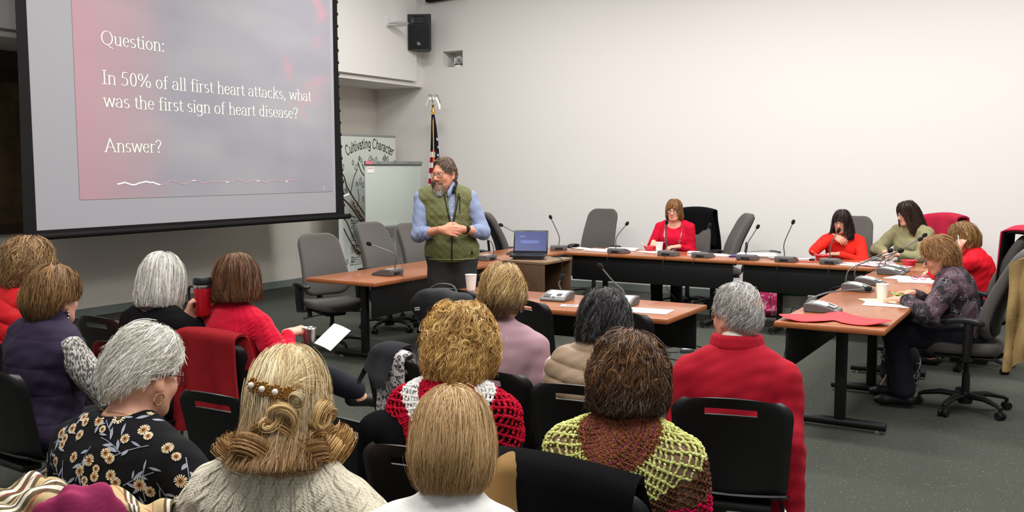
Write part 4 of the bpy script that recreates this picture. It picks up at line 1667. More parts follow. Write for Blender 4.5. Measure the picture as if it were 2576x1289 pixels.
def strands_mesh(P, rad, col, sides=2):
    """P (n, k, 3) polylines -> one mesh of thin tapered tubes; rad (n, k); col (n, k, 3)"""
    n, k, _ = P.shape
    T = np.gradient(P, axis=1)
    T /= np.linalg.norm(T, axis=2, keepdims=True) + 1e-12
    if sides == 2:
        # flat locks turned outwards from the head, each tilted a little its own way
        N = P - P.reshape(-1, 3).mean(0)
        N /= np.linalg.norm(N, axis=2, keepdims=True) + 1e-12
        X0 = np.cross(T, N)
        X0 /= np.linalg.norm(X0, axis=2, keepdims=True) + 1e-12
        Y0 = np.cross(X0, T)
        tw = np.random.RandomState(n).normal(0, .65, (n, 1, 1))
        X = X0 * np.cos(tw) + Y0 * np.sin(tw)
        rad = rad * 1.15
        V = np.stack([P - X * rad[:, :, None], P + X * rad[:, :, None]], 2)
        I = np.arange(n * k * 2).reshape(n, k, 2)
        F = np.stack([I[:, :-1, 0], I[:, :-1, 1], I[:, 1:, 1], I[:, 1:, 0]], -1).reshape(-1, 4)
        return V.reshape(-1, 3), F, np.repeat(col[:, :, None, :], 2, 2).reshape(-1, 3)
    ref = np.array([.31, .47, .83])
    X = np.cross(T, ref)
    X /= np.linalg.norm(X, axis=2, keepdims=True) + 1e-12
    Y = np.cross(T, X)
    V = np.empty((n, k, sides, 3))
    for q in range(sides):
        a = 2 * PI * q / sides
        V[:, :, q] = P + (X * math.cos(a) + Y * math.sin(a)) * rad[:, :, None]
    I = np.arange(n * k * sides).reshape(n, k, sides)
    F = []
    for q in range(sides):
        r = (q + 1) % sides
        F.append(np.stack([I[:, :-1, q], I[:, :-1, r], I[:, 1:, r], I[:, 1:, q]], -1).reshape(-1, 4))
    C_ = np.repeat(col[:, :, None, :], sides, 2)
    return V.reshape(-1, 3), np.concatenate(F), C_.reshape(-1, 3)


def hair(root, M, hs, prof, rx, ryf, ryb, zend, cols, n=900, kids=6, length=.14, r=.0011, wave=(.0, 1.0), curl=0.0,
         lift=.0, depth=.10, tilt=10, swirl=.0, seed=1, roots=None, tip=None, K=9, fly=.03, cr=.010, clump=.6, over=.01,
         mess=.012, yoff=0.0, smin=.0, name='hair', part=None, cap=True, ell_wob=.03):
    """hair lying on a surface of revolution round the crown; zend = [(degrees from the face, lower edge z)]."""
    rg = np.random.RandomState(seed)
    pr_ = np.array(prof, float)
    if pr_.shape[1] == 2:
        pr_ = np.c_[pr_, np.zeros(len(pr_))]
    # resample the meridian smoothly
    cm_ = catmull([tuple(q) for q in pr_], 10)
    pr_ = np.array([tuple(q) for q in cm_])
    wx = pr_[:, 0] * (rx + ryb) / 2
    s_ = np.r_[0, np.cumsum(np.hypot(np.diff(wx), np.diff(pr_[:, 1])))]
    zt = np.minimum.accumulate(pr_[:, 1])
    ti = R_(-tilt)
    CT, ST = math.cos(ti), math.sin(ti)
    ze = sorted(zend)
    zd, zv = [q[0] for q in ze], [q[1] for q in ze]

    def send(ph):
        a = np.abs(np.degrees((ph + PI) % (2 * PI) - PI))
        z = np.interp(a, zd, zv)
        return np.interp(-z, -zt, s_)

    def S(ph, s, m):
        rho = np.interp(s, s_, pr_[:, 0])
        z = np.interp(s, s_, pr_[:, 1])
        yo = np.interp(s, s_, pr_[:, 2]) + yoff
        cw = .5 + .5 * np.cos(ph)
        ry = ryb + (ryf - ryb) * cw
        wob = 1 + ell_wob * np.sin(3 * ph + seed) * np.sin(s * 25 + seed)
        x = rho * rx * np.sin(ph) * m * wob
        y = rho * ry * np.cos(ph) * m * wob
        zz = z - (1 - m) * .07 * np.cos(np.clip(s / .2, 0, 1) * PI / 2)
        y2, z2 = y * CT - zz * ST, y * ST + zz * CT
        return np.stack([x, y2 + yo, z2], -1)

    nc = n
    ph = rg.uniform(-PI, PI, nc * 4)
    se = send(ph)
    s0 = smin + rg.uniform(0, 1, nc * 4) ** .62 * (se * .90 - smin)
    rho = np.interp(s0, s_, pr_[:, 0])
    keep = rg.uniform(0, 1, nc * 4) < np.clip(rho + .25, 0, 1)
    ph, s0, se = ph[keep][:nc], s0[keep][:nc], se[keep][:nc]
    nc = len(ph)
    phs = 2.2 * np.sin(2 * ph + seed) + 40 * s0 * 0 + rg.normal(0, .7, nc)
    m0 = 1 - depth * rg.uniform(0, 1, nc) ** 1.3
    ln = length * rg.uniform(.65, 1.25, nc)
    sw = swirl + rg.normal(0, .10, nc) * (mess / .012)
    fr = wave[1] * rg.uniform(.75, 1.3, nc)
    lf = lift * rg.normal(.3, 1, nc)
    # children
    rep = lambda a: np.repeat(a, kids)
    N = nc * kids
    dph = rg.normal(0, cr, N) / .09
    ds = rg.normal(0, cr, N)
    dm = rg.normal(0, cr * .5, N) / .09
    t = np.linspace(0, 1, K)[None, :]
    ph, s0, se, m0, ln, sw, fr, lf, phs = map(rep, (ph, s0, se, m0, ln, sw, fr, lf, phs))
    s0 = np.clip(s0 + ds, 0.001, None)
    flyw = (rg.uniform(0, 1, N) < fly) * rg.uniform(.3, 1, N)
    Ls = np.minimum(ln * rg.uniform(.8, 1.1, N), np.maximum(se - s0, .004) + over * rg.uniform(0, 1.6, N))
    ss = s0[:, None] + Ls[:, None] * t
    rho_t = np.maximum(np.interp(ss, s_, pr_[:, 0]), .35)
    att = 1 - clump * t
    ang = 2 * PI * fr[:, None] * t * (Ls / length)[:, None] + phs[:, None]
    PH = ph[:, None] + dph[:, None] * att / rho_t + sw[:, None] * t + wave[0] * np.sin(ang) * np.clip(t * 2.5, 0, 1) / rho_t
    Mm = m0[:, None] + dm[:, None] * att + lf[:, None] * t ** 2 + curl * np.cos(ang) * np.clip(t * 2, 0, 1) + flyw[:, None] * .16 * t ** 2
    if part:
        # hair falls away from a parting at angle part[0] over part[1] radians
        PH = PH + part[1] * np.sign(((ph - part[0] + PI) % (2 * PI)) - PI)[:, None] * t * np.clip(1 - s0 / .12, 0, 1)[:, None]
    P = S(PH, ss, Mm)
    cl = np.array([lin(c)[:3] for c in cols]) * HG
    pick = np.repeat(rg.randint(0, len(cols), nc), kids)
    cc = cl[pick] * (1 + .12 * rg.normal(size=(N, 1)))
    colr = np.repeat(cc[:, None, :], K, 1)
    if tip is not None:
        w = np.clip((ss - tip[1]) / (tip[2] - tip[1]), 0, 1)[:, :, None]
        tc = np.array(lin(tip[0])[:3])[None, None] * HG * (1 + .12 * rg.normal(size=(N, 1, 1)))
        colr = colr * (1 - w) + tc * w
    if roots is not None:
        w = np.clip(1 - s0 / roots[1], 0, 1)[:, None, None] * roots[2] * (1 - t[:, :, None])
        colr = colr * (1 - w) + np.array(lin(roots[0])[:3]) * HG * w
    rad = np.repeat((r * np.array([.8] + [1.0] * (K - 3) + [.75, .12]))[None], N, 0) * rg.uniform(.7, 1.2, (N, 1)) * hs
    Pw = P.reshape(-1, 3)
    Pw = (np.c_[Pw, np.ones(len(Pw))] @ M.T)[:, :3].reshape(P.shape)
    V, F, C_ = strands_mesh(Pw, rad, np.clip(colr, 0, 1))
    if cap:
        # closed under-layer
        A, B = 48, 22
        pa = np.linspace(-PI, PI, A, endpoint=False)
        sb_ = np.linspace(0, 1, B)
        PA = np.repeat(pa[:, None], B, 1)
        SB = np.clip(send(pa)[:, None] * 1.0 * sb_[None, :], .0005, None)
        G = S(PA, SB, 1 - depth - .0)
        G = (np.c_[G.reshape(-1, 3), np.ones(A * B)] @ M.T)[:, :3]
        I = np.arange(A * B).reshape(A, B)
        J = np.roll(I, -1, 0)
        f = np.stack([I[:, :-1], I[:, 1:], J[:, 1:], J[:, :-1]], -1).reshape(-1, 4)
        cap_col = np.tile(cl.mean(0) * .8, (A * B, 1))
        if tip is not None:
            w = np.clip((SB.reshape(-1, 1) - tip[1]) / (tip[2] - tip[1]), 0, 1)
            cap_col = cap_col * (1 - w) + np.array(lin(tip[0])[:3]) * .8 * w
        F = np.concatenate([F, f + len(V)])
        V = np.concatenate([V, G])
        C_ = np.concatenate([C_, cap_col])
    return np_obj(name, V, F, hair_m, root, col=C_)


# ------------------------------------------------------------------ the figure
class Person:
    def __init__(s, label, head, top, yaw, lean=6, hd=(0, 0, 0), hs=1.0, sw=.165, g=1.0, male=False, seated=True, h=.006,
                 arms=None, legs=None, skin=SKIN, brow=(120, 90, 66), lip=(178, 92, 88), sx=0.0, thin=1.0, group=None, neck=1.0,
                 pelvis_z=.555, chin=1.0, bust=None, drop=.066):
        s.male, s.hs, s.sw, s.g, s.h, s.skin = male, hs, sw, g, h, skin
        s.arms = {'R': None, 'L': None}
        s.arms.update(arms or {})
        s.bust = (not male) if bust is None else bust
        l = math.radians(lean)
        s.t = np.array([sx, math.sin(l), math.cos(l)])
        s.t /= np.linalg.norm(s.t)
        s.Rt = np.array(Vector((0, 0, 1)).rotation_difference(Vector(s.t)).to_matrix())
        s.P = np.array([0, 0, pelvis_z])
        Rh = rot3('Z', hd[0]) @ rot3('X', -hd[1]) @ rot3('Y', hd[2])
        nkoff = rot3('X', -(lean * .5 + hd[1] * .55)) @ np.array([0, .028, .140 * neck])
        Oz = top - .160 * hs
        T = (Oz - s.P[2] - nkoff[2]) / s.t[2]
        s.T = T
        s.C7 = s.P + s.t * T
        s.O = s.C7 + nkoff
        s.M = np.eye(4)
        s.M[:3, :3] = Rh * hs
        s.M[:3, 3] = s.O
        s.Mi = np.linalg.inv(s.M)
        a = math.radians(yaw)
        R = np.array([[math.cos(a), -math.sin(a)], [math.sin(a), math.cos(a)]])
        xy = np.array(head, float) - R @ s.O[:2]
        s.root = thing('person', label, 'person', (xy[0], xy[1], 0), a, group)
        s.xy, s.yaw = xy, a
        s.S = {'R': s.C7 - s.t * drop + np.array([sw, 0.0, 0]), 'L': s.C7 - s.t * drop + np.array([-sw, 0.0, 0])}
        s.E, s.W = {}, {}
        for k_, sg in (('R', 1), ('L', -1)):
            A = s.arms[k_] or {}
            W = A.get('w', (sg * .085, .235, .665))
            pole = A.get('pole', (sg * .42, -.75, -.65))
            s.E[k_], s.W[k_] = ik(s.S[k_], W, pole, A.get('l1', .285), A.get('l2', .245))
        s.hip = {'R': s.P + np.array([.092, .01, -.02]), 'L': s.P + np.array([-.092, .01, -.02])}
        s.kn, s.an, s.to = {}, {}, {}
        legs = legs or {}
        for k_, sg in (('R', 1), ('L', -1)):
            if seated:
                d = {'kn': (sg * .115, .43, .515), 'an': (sg * .115, .40, .085), 'to': (sg * .125, .53, .035)}
            else:
                d = {'kn': (sg * .10, .03, .49), 'an': (sg * .115, -.02, .09), 'to': (sg * .15, .13, .035)}
            d.update(legs.get(k_, {}))
            s.kn[k_], s.an[k_], s.to[k_] = (np.array(d[q], float) for q in ('kn', 'an', 'to'))
        s.brow, s.lip, s.thin, s.chin = brow, lip, thin, chin

    def torso(s, F, e=0.0, low=True, k=.05):
        g, T, t, P, R = s.g, s.T, s.t, s.P, s.Rt
        wd = s.sw / .165
        if low:
            F.ell(P + np.array([0, -.012, -.0]), (.168 * g + e, .120 * g + e, .115 + e), None, k)
        F.ell(P + t * T * .34, (.142 * g + e, .104 * g + e, .155 + e), R, k)
        F.ell(P + t * (T * .62), (.152 * wd * (.6 + .4 * g) + e, .110 * (.6 + .4 * g) + e, .165 + e), R, k)
        F.ell(P + t * (T - .105) + R @ np.array([0, -.022, 0]), (.150 * wd + e, .080 + e, .098 + e), R, k)
        F.cap(s.S['L'] + np.array([.025, 0, -.005]), s.S['R'] + np.array([-.025, 0, -.005]), .050 + e, None, k)
        for q in 'LR':
            F.cap(s.C7 + R @ np.array([0, -.004, -.005]), s.C7 * .38 + s.S[q] * .62 + R @ np.array([0, -.004, .012]), .047 + e, .042 + e, k)
        if s.bust:
            for sg in (-1, 1):
                F.ell(P + t * (T * .60) + R @ np.array([sg * .072, .070 * (.5 + .5 * g), 0]), (.060 + e, .050 + e, .066 + e), R, .06)

    def arm(s, F, q, e=0.0, upto=1.0, k=.016, fore=None):
        S, E, W = s.S[q], s.E[q], s.W[q]
        m = 1.12 if s.male else 1.0
        F.cap(S, E, .052 * m + e, .042 * m + e, k)
        if upto > 0:
            W2 = E + (W - E) * upto
            F.cap(E, W2, .041 * m + e, (.041 * m + (.027 - .041) * m * upto) + (e if fore is None else fore), k)

    def body(s):
        F = Solid()
        s.torso(F)
        F.cap(s.C7 + np.array([0, .006, -.03]), s.O + s.M[:3, :3] @ np.array([0, -.022, -.045]), .056 * (1.12 if s.male else 1), .053 * (1.12 if s.male else .98), .03)
        head_solid(F, s.M, s.hs, s.male, s.thin, s.chin)
        for q, sg in (('R', 1), ('L', -1)):
            s.arm(F, q)
            A = s.arms[q] or {}
            fw = s.W[q] - s.E[q]
            fw = fw / np.linalg.norm(fw)
            hand(F, s.W[q] + fw * .012, A.get('d', fw * .6 + np.array([-sg * .35, .5, -.25])), A.get('n', (sg * .25, .25, 1)), A.get('th', -sg),
                 A.get('curl', .45), A.get('k', 1.0 if not s.male else 1.08), A.get('spread', .1))
            F.cap(s.hip[q], s.kn[q], .082 * s.g, .058, .04)
            F.cap(s.kn[q], s.an[q], .056, .038, .03)
            F.cap(s.an[q] + np.array([0, -.02, -.035]), s.to[q], .034, .026, .03)
        V, Q = F.mesh(s.h)
        V = relax(V, Q, 1, .35)
        col = head_colour(V, s.Mi, s.skin, s.male, s.lip, s.brow)
        s.bodyobj = np_obj('body', V, Q, skin_m, s.root, col=col)
        return s

    def uv(s, V, seam='front'):
        L_ = (V - s.C7) @ s.Rt
        a = np.arctan2(L_[:, 0], -L_[:, 1]) if seam == 'front' else np.arctan2(L_[:, 0], L_[:, 1])
        return np.stack([a * .17, V[:, 2]], 1)

    def garment(s, name, mat, F, h=None, disp=None, it=2, seam='front', parent=None):
        V, Q = F.mesh(h or s.h)
        V = relax(V, Q, it, .5)
        if disp is not None:
            N = vnormals(V, Q)
            V = V + N * disp(V, N)[:, None]
        o = np_obj(name, V, Q, mat, parent or s.root, uv=s.uv(V, seam))
        return o, V, Q

    def top(s, name, mat, e=.013, sleeve=.97, sl_e=None, disp=None, neg=None, collar=0, seam='front', h=None, low=True, fold=.004, extra=None):
        F = Solid()
        s.torso(F, e, low)
        if sleeve is not None:
            for q in 'RL':
                s.arm(F, q, e if sl_e is None else sl_e, sleeve, .014, fore=(e if sl_e is None else sl_e) * .8)
        if collar:
            F.cap(s.C7 + np.array([0, .0, -.03]), s.C7 + (s.O - s.C7) * collar, .066 + e * .5, .064 + e * .5, .02)
        if extra:
            extra(F)
        for q in (neg or []):
            F.ell(q[0], q[1], q[2] if len(q) > 2 else None, .012, True)

        def d(V, N):
            w = fold * vnoise(V * np.array([1, 1, .55]), 34, 3) + fold * .5 * vnoise(V, 70, 5)
            if disp is not None:
                w = w + disp(V, N)
            return w
        return s.garment(name, mat, F, h, d, 2, seam)

    def trousers(s, mat, e=.014, name='trousers', upto=.93):
        F = Solid()
        F.ell(s.P + np.array([0, -.012, -.005]), (.170 * s.g + e, .120 * s.g + e, .11 + e), None, .05)
        for q in 'RL':
            F.cap(s.hip[q], s.kn[q], .086 * s.g + e, .060 + e, .04)
            F.cap(s.kn[q], s.kn[q] + (s.an[q] - s.kn[q]) * upto, .060 + e, .052 + e, .03)
        return s.garment(name, mat, F, max(s.h, .008), lambda V, N: .004 * vnoise(V, 30, 9))

    def shoes(s, mat):
        for q in 'RL':
            F = Solid()
            a, t_ = s.an[q], s.to[q]
            d = t_ - a
            d[2] = 0
            d /= np.linalg.norm(d)
            zb = min(a[2] - .085, t_[2] - .035)
            F.cap(np.array([a[0], a[1], a[2] - .04]) - d * .035, np.array([t_[0], t_[1], t_[2]]), .042, .035, .02)
            F.cap(np.array([t_[0], t_[1], t_[2]]), np.array([t_[0], t_[1], t_[2] - .004]) + d * .04, .036, .027, .02)
            if zb < .02:
                F.ell((a[0], a[1], -.045), (.5, .5, .048), None, .005, True)
            s.garment('shoe', mat, F, .007)

    def chair(s, label, dx=0.0, dy=-.03, da=0):
        c_, s_ = math.cos(s.yaw), math.sin(s.yaw)
        return schair(label, s.xy[0] + c_ * dx - s_ * dy, s.xy[1] + s_ * dx + c_ * dy, math.degrees(s.yaw) + da)

    def world(s, p):
        c_, s_ = math.cos(s.yaw), math.sin(s.yaw)
        return (s.xy[0] + c_ * p[0] - s_ * p[1], s.xy[1] + s_ * p[0] + c_ * p[1], p[2])

    def bvh(s, V, Q):
        return BVHTree.FromPolygons([tuple(p) for p in V], [tuple(int(i) for i in f) for f in Q])


def ringlets(p, axes, cen, n, rad, cols, lat=(-35, 60), az=(-180, 180), per=36, r=.0008, seed=1, turns=(.8, 1.5), out=.008, hang=.0, name='curls'):
    """loose face-on curls lying on an ellipsoid round the head (head frame); az measured from the back of the head."""
    rg = np.random.RandomState(seed)
    K = 15
    t = np.linspace(0, 1, K)[None, :]
    PP, CC = [], []
    for k in range(n):
        a, e = math.radians(rg.uniform(*az)), math.radians(rg.uniform(*lat))
        u = np.array([math.sin(a) * math.cos(e), -math.cos(a) * math.cos(e), math.sin(e)])
        c = np.array(cen) + u * np.array(axes)
        N = u / np.array(axes)
        N /= np.linalg.norm(N)
        T1 = np.cross([0, 0, 1.0], N)
        T1 /= np.linalg.norm(T1) + 1e-9
        T2 = np.cross(N, T1)
        s = 1 if rg.uniform() < .5 else -1
        R0 = rad * rg.uniform(.7, 1.35)
        tn = rg.uniform(*turns)
        a0 = rg.uniform(0, 6.28)
        rr = R0 * rg.uniform(.55, 1.12, (per, 1)) * (1.05 - .5 * t)
        ang = s * (a0 + 2 * PI * tn * t) + rg.normal(0, .22, (per, 1))
        lift = out * (rg.normal(.2, .6, (per, 1)) + np.sin(PI * t))
        P = c + T1 * (rr * np.cos(ang))[..., None] + T2 * (rr * np.sin(ang) - hang * t)[..., None] + N * lift[..., None]
        PP.append(P)
        base = np.array(lin(cols[rg.randint(len(cols))])[:3]) * HG
        CC.append(np.repeat((base[None] * (1 + .12 * rg.normal(size=(per, 1))))[:, None], K, 1))
    P = np.concatenate(PP)
    Pw = (np.c_[P.reshape(-1, 3), np.ones(P.shape[0] * K)] @ p.M.T)[:, :3].reshape(P.shape)
    rad_ = np.repeat((r * np.r_[.5, np.ones(K - 3), .7, .2])[None], len(P), 0)
    V, F, C_ = strands_mesh(Pw, rad_, np.clip(np.concatenate(CC), 0, 1))
    return np_obj(name, V, F, hair_m, p.root, col=C_)
# ------------------------------------------------------------------ cloth materials
def knit(name, col, col2=None, rib=.009, strength=.6, dist=.004, cable=0.0):
    k = NT(name, rough=.95, spec=.1)
    u, v, _ = k.xyz(k.tc.outputs['UV'])
    n = k.noise(k.tc.outputs['Object'], 300, 2)
    a = k.math('SINE', k.math('MULTIPLY', u, 2 * PI / rib))
    b = k.math('SINE', k.math('MULTIPLY', v, 2 * PI / (rib * .8)))
    h = k.math('ADD', k.math('MULTIPLY', a, .5), k.math('MULTIPLY', k.math('MULTIPLY', a, b), .35))
    if cable:
        p = cable
        cu = k.math('FRACT', k.math('DIVIDE', u, p))
        x = k.math('SUBTRACT', k.math('MULTIPLY', cu, 2.0), 1.0)
        ph = k.math('MULTIPLY', v, 2 * PI / (p * 1.25))
        s1 = k.math('ABSOLUTE', k.math('SUBTRACT', x, k.math('MULTIPLY', k.math('SINE', ph), .34)))
        s2 = k.math('ABSOLUTE', k.math('ADD', x, k.math('MULTIPLY', k.math('SINE', ph), .34)))
        r1 = k.mapr(s1, 0, .34, 1, 0)
        r2 = k.mapr(s2, 0, .34, 1, 0)
        c1 = k.mapr(k.math('COSINE', ph), -1, 1, .3, 1)
        c2 = k.mapr(k.math('COSINE', ph), -1, 1, 1, .3)
        cab = k.math('MAXIMUM', k.math('MULTIPLY', k.math('SQRT', r1), c1), k.math('MULTIPLY', k.math('SQRT', r2), c2))
        h = k.math('ADD', k.math('MULTIPLY', h, .22), k.math('MULTIPLY', cab, 1.5))
    h = k.math('ADD', h, k.math('MULTIPLY', n, .5))
    k.color(k.mix(k.mapr(n, .3, .7), col, col2 or col))
    k.bump(h, strength, dist)
    k.b.inputs['Sheen Weight'].default_value = .1
    return k.m


def quilt(name, col, col2=None, rough=.5):
    return pm(name, col, rough=rough, spec=.35, bump=(90, .25, .006), var=(30, .06))


yarn_m = pm('wool_yarn', (200, 60, 80), rough=.95, spec=.08, vcol=True)
navy = pm('navy_trousers', (24, 25, 36), rough=.9)
blktr = pm('black_trousers', (24, 24, 26), rough=.9)
tantr = pm('dark_brown_trousers', (62, 50, 40), rough=.9)
shoe_m = pm('black_shoe', (20, 20, 21), rough=.5)
blkknit = pm('black_knit', (18, 18, 20), rough=.95, spec=.1, bump=(400, .3, .003))
gold = pm('gold_metal', (206, 160, 84), rough=.3, metal=1.0)
silver = pm('silver_metal', (200, 198, 196), rough=.25, metal=1.0)


def lace(person, V, Q, name, rows, centre, reach=1.0, amax=1.9, b0=68, b1=-38, off=.007):
    """crochet: rows of zigzag yarn laid on the garment surface.
    rows = list of (w, colour, yarn radius, zigzag amplitude, stitches); w = place of the row (V shaped, point down the spine)."""
    bv = person.bvh(V, Q)
    c = np.array(centre)
    K = 420
    PP, RR, CC = [], [], []
    rg = np.random.RandomState(3)
    vs = rows[0][5] if len(rows[0]) > 5 else .7
    for ri, row in enumerate(rows):
        w, colr, r, amp, st = row[:5]
        a = np.linspace(-1, 1, K) * min(1.0, (w + .25) / vs if w < .35 else 1.0)
        ph = PI * (ri % 2)
        zz = np.arcsin(np.sin(a * st * PI + ph)) / (PI / 2)
        ww = w + amp * zz + .004 * np.sin(a * st * 7 + ri)
        b = ww - vs * np.abs(a)
        bb = np.clip(b, -.02, 9)
        be = np.radians(b0 + (b1 - b0) * bb)
        al = a * amax
        al = al + .35 * np.clip(-b, 0, 1) * np.sign(a)
        pts = []
        last = None
        for q in range(K):
            d = Vector((math.sin(al[q]) * math.cos(be[q]), -math.cos(al[q]) * math.cos(be[q]), math.sin(be[q])))
            hit = bv.ray_cast(Vector(c) + d * .75, -d)
            if hit[0] is None:
                p = last if last is not None else Vector(c) + d * .2
            else:
                p = hit[0] + d * (off + .0025 * math.sin(q * 1.7))
            last = p
            pts.append(tuple(p))
        PP.append(pts)
        RR.append(np.full(K, r))
        cb = np.array(lin(colr)[:3])
        CC.append(cb[None] * (1 + .13 * rg.normal(size=(K, 1))))
    P_, R2, C2 = np.array(PP), np.array(RR), np.clip(np.array(CC), 0, 1)
    Vv, F, Cc = strands_mesh(P_, R2, C2, 4)
    return np_obj(name, Vv, F, yarn_m, person.root, col=Cc), P_


def fuzz(parent, P_, name, cols, n, length, r=.0009, seed=2, down=.5):
    """short loose fibres standing off a line of points"""
    rg = np.random.RandomState(seed)
    i = rg.randint(0, len(P_), n)
    st = P_[i]
    d = rg.normal(size=(n, 3))
    d[:, 2] -= down
    d /= np.linalg.norm(d, axis=1, keepdims=True)
    K = 6
    t = np.linspace(0, 1, K)[None, :, None]
    ln = (length * rg.uniform(.4, 1.2, n))[:, None, None]
    bend = rg.normal(size=(n, 1, 3)) * .4
    P = st[:, None, :] + d[:, None, :] * t * ln + bend * t ** 2 * ln
    cl = np.array([lin(c)[:3] for c in cols])[rg.randint(0, len(cols), n)]
    rad = np.repeat(np.linspace(r, r * .3, K)[None], n, 0)
    V, F, C_ = strands_mesh(P, rad, np.repeat(cl[:, None], K, 1), 3)
    return np_obj(name, V, F, yarn_m, parent, col=C_)


def drape(name, label, cat, mat, chair, wt=.24, wb=.27, back=.45, front=.25, th=.014, fold=.02, nf=5, seed=0, top=(-.275, .868), tilt=.16,
          lift=.012, xs=0.0, slope=0.0, hem=.03, flare=.05, nu=41, gap=.012, group=None, parent=None):
    """cloth hung over a chair back; chair = (x, y, degrees). Grid across (u) and over the top edge (s)."""
    rg = np.random.RandomState(seed)
    x0, y0, a = chair
    fx = [rg.uniform(.6, 1.4) for _ in range(6)]
    fp = [rg.uniform(0, 6.28) for _ in range(6)]
    S = np.concatenate([np.linspace(-front, -.03, 12), np.linspace(-.02, .02, 7), np.linspace(.03, back, 26)])
    G = np.zeros((nu, len(S), 3))
    for i in range(nu):
        u = -1 + 2 * i / (nu - 1)
        hm = 1 + hem * math.sin(u * 3 + seed)
        for j, s_ in enumerate(S):
            s = s_ * hm
            q = min(1, abs(s) / max(front, back))
            w = wt + (wb - wt) * (max(0, s) / back if s > 0 else abs(s) / front)
            ty, tz = top
            tz2 = tz + lift - .028 * u * u - slope * u
            f = (math.sin(u * nf * fx[0] + fp[0] + s * 2.0) + .6 * math.sin(u * nf * 1.9 * fx[1] + fp[1] - s * 3)) * fold * min(1, .12 + 2.2 * abs(s) ** 1.0)
            yb = .030 + gap + flare * q * q
            if s >= 0:
                e = max(0, s - .035)
                ang = min(1, s / .035) * PI / 2
                y = ty + .030 - (yb) * math.sin(ang) - .0 * e - f - .03 + tilt * e * .75
                z = tz2 + .02 * math.cos(ang) - e
            else:
                e = max(0, -s - .035)
                ang = min(1, -s / .035) * PI / 2
                y = ty + (.032 + gap) * math.sin(ang) + f * .6 + tilt * e * .75
                z = tz2 + .02 * math.cos(ang) - e
            G[i, j] = (u * w + xs * q + .012 * math.sin(s * 9 + fp[3]), y + .045 * u * u * (1 - q * .4), z)
    mb = MB().sheet(G, th)
    o = mb.build(name, mat, parent, smooth=60)
    if parent is None:
        o.location = (x0, y0, 0)
        o.rotation_euler = (0, 0, R_(a))
        tag(o, label, cat, group)
    n = len(G.reshape(-1, 3))
    uvl = o.data.uv_layers.new(name='UVMap')
    co = np.array([v.co for v in o.data.vertices])
    # uv: across, and along the cloth
    uu = np.zeros((len(co), 2))
    L_ = np.tile(S[None, :], (nu, 1)).reshape(-1)
    Uu = np.repeat((np.linspace(-1, 1, nu) * wb)[:, None], len(S), 1).reshape(-1)
    base = np.stack([Uu, L_], 1)
    if len(co) == 2 * n:
        uu = np.concatenate([base, base])
    li = np.zeros(len(o.data.loops), int)
    o.data.loops.foreach_get('vertex_index', li)
    uvl.data.foreach_set('uv', uu[li].astype(np.float32).ravel())
    return o
# ------------------------------------------------------------------ the audience
SHORT = [(0, .148), (.35, .140), (.65, .118), (.88, .075), (1, .012), (.97, -.04), (.84, -.085), (.66, -.125)]
BOB = [(0, .148), (.35, .141), (.66, .118), (.90, .072), (1, .015), (1.04, -.04), (1.03, -.085), (.90, -.130)]


def reseat(p, o=None, dy=.05):
    o.location = p.world((0, dy, 0))
    o.rotation_euler = (0, 0, p.yaw)


# 1 --- woman in red puffy jacket, far left edge
p = Person('person in puffy red jacket with short reddish blond hair at the left edge', (-4.57, 2.86), 1.37, 4, lean=2, hd=(14, 2, 0), hs=1.08, g=1.1, sw=.185).body()
p.top('red_jacket', quilt('red_quilted_nylon', (214, 24, 34)), e=.03, collar=.34, fold=.005,
      disp=lambda V, N: .012 * np.sqrt(np.abs(np.sin(PI * (V[:, 2] + .35 * np.abs(V[:, 0])) / .095))) - .006)
p.trousers(blktr); p.shoes(shoe_m)
hair(p.root, p.M, 1.08, SHORT, .122, .115, .135, [(0, .05), (50, .02), (80, -.03), (110, -.07), (180, -.12)], [(142, 110, 72), (164, 130, 88), (118, 90, 58)],
     n=700, kids=6, length=.09, wave=(.012, 1.2), curl=.05, lift=.06, mess=.03, seed=11, r=.0010, depth=.14)
p.chair('black stacking chair under the woman in the puffy red jacket', dy=.06)

# 2 --- woman in dark purple vest
p = Person('person in dark purple vest over a speckled grey sweater, short brown hair', (-3.89, 2.55), 1.285, -4, lean=4, hd=(14, 2, 0), hs=1.05, g=1.08, sw=.178,
           arms={'R': {'w': (.16, .30, .62), 'pole': (1, -.3, -.4)}}).body()
gs = NT('speckled_grey_knit', rough=.95, spec=.1)
u_, v_, _ = gs.xyz(gs.tc.outputs['Object'])
gn = gs.noise(gs.scale(gs.tc.outputs['Object'], (150, 150, 50)), 1.0, 2)
gs.color(gs.mix(gs.mapr(gn, .42, .6), (86, 82, 80), (202, 198, 192)))
gs.bump(gn, .8, .004)
p.top('grey_sweater', gs.m, e=.016, sleeve=.97, sl_e=.018)
p.top('purple_vest', quilt('dark_purple_vest_fabric', (38, 26, 52), rough=.75), e=.034, sleeve=None, collar=.42, fold=.006,
      disp=lambda V, N: .006 * np.sqrt(np.abs(np.sin(PI * V[:, 2] / .12))) - .003)
p.trousers(blktr); p.shoes(shoe_m)
hair(p.root, p.M, 1.05, SHORT, .106, .108, .135, [(0, .06), (50, .03), (75, .005), (100, .0), (125, -.07), (180, -.115)], [(120, 88, 52), (142, 106, 64), (92, 66, 40)],
     n=900, kids=6, length=.13, wave=(.004, .8), lift=.02, seed=12, tip=((84, 60, 38), .22, .32))
er = MB()
for i in range(3):
    er.ell(tuple((p.M @ np.array([.082, .0 + .004 * (i % 2), -.052 - .014 * i, 1]))[:3]), .0065, None, 8, 6)
er.build('earring', silver, p.root)
p.chair('black stacking chair under the woman in the dark purple vest', dy=.02)

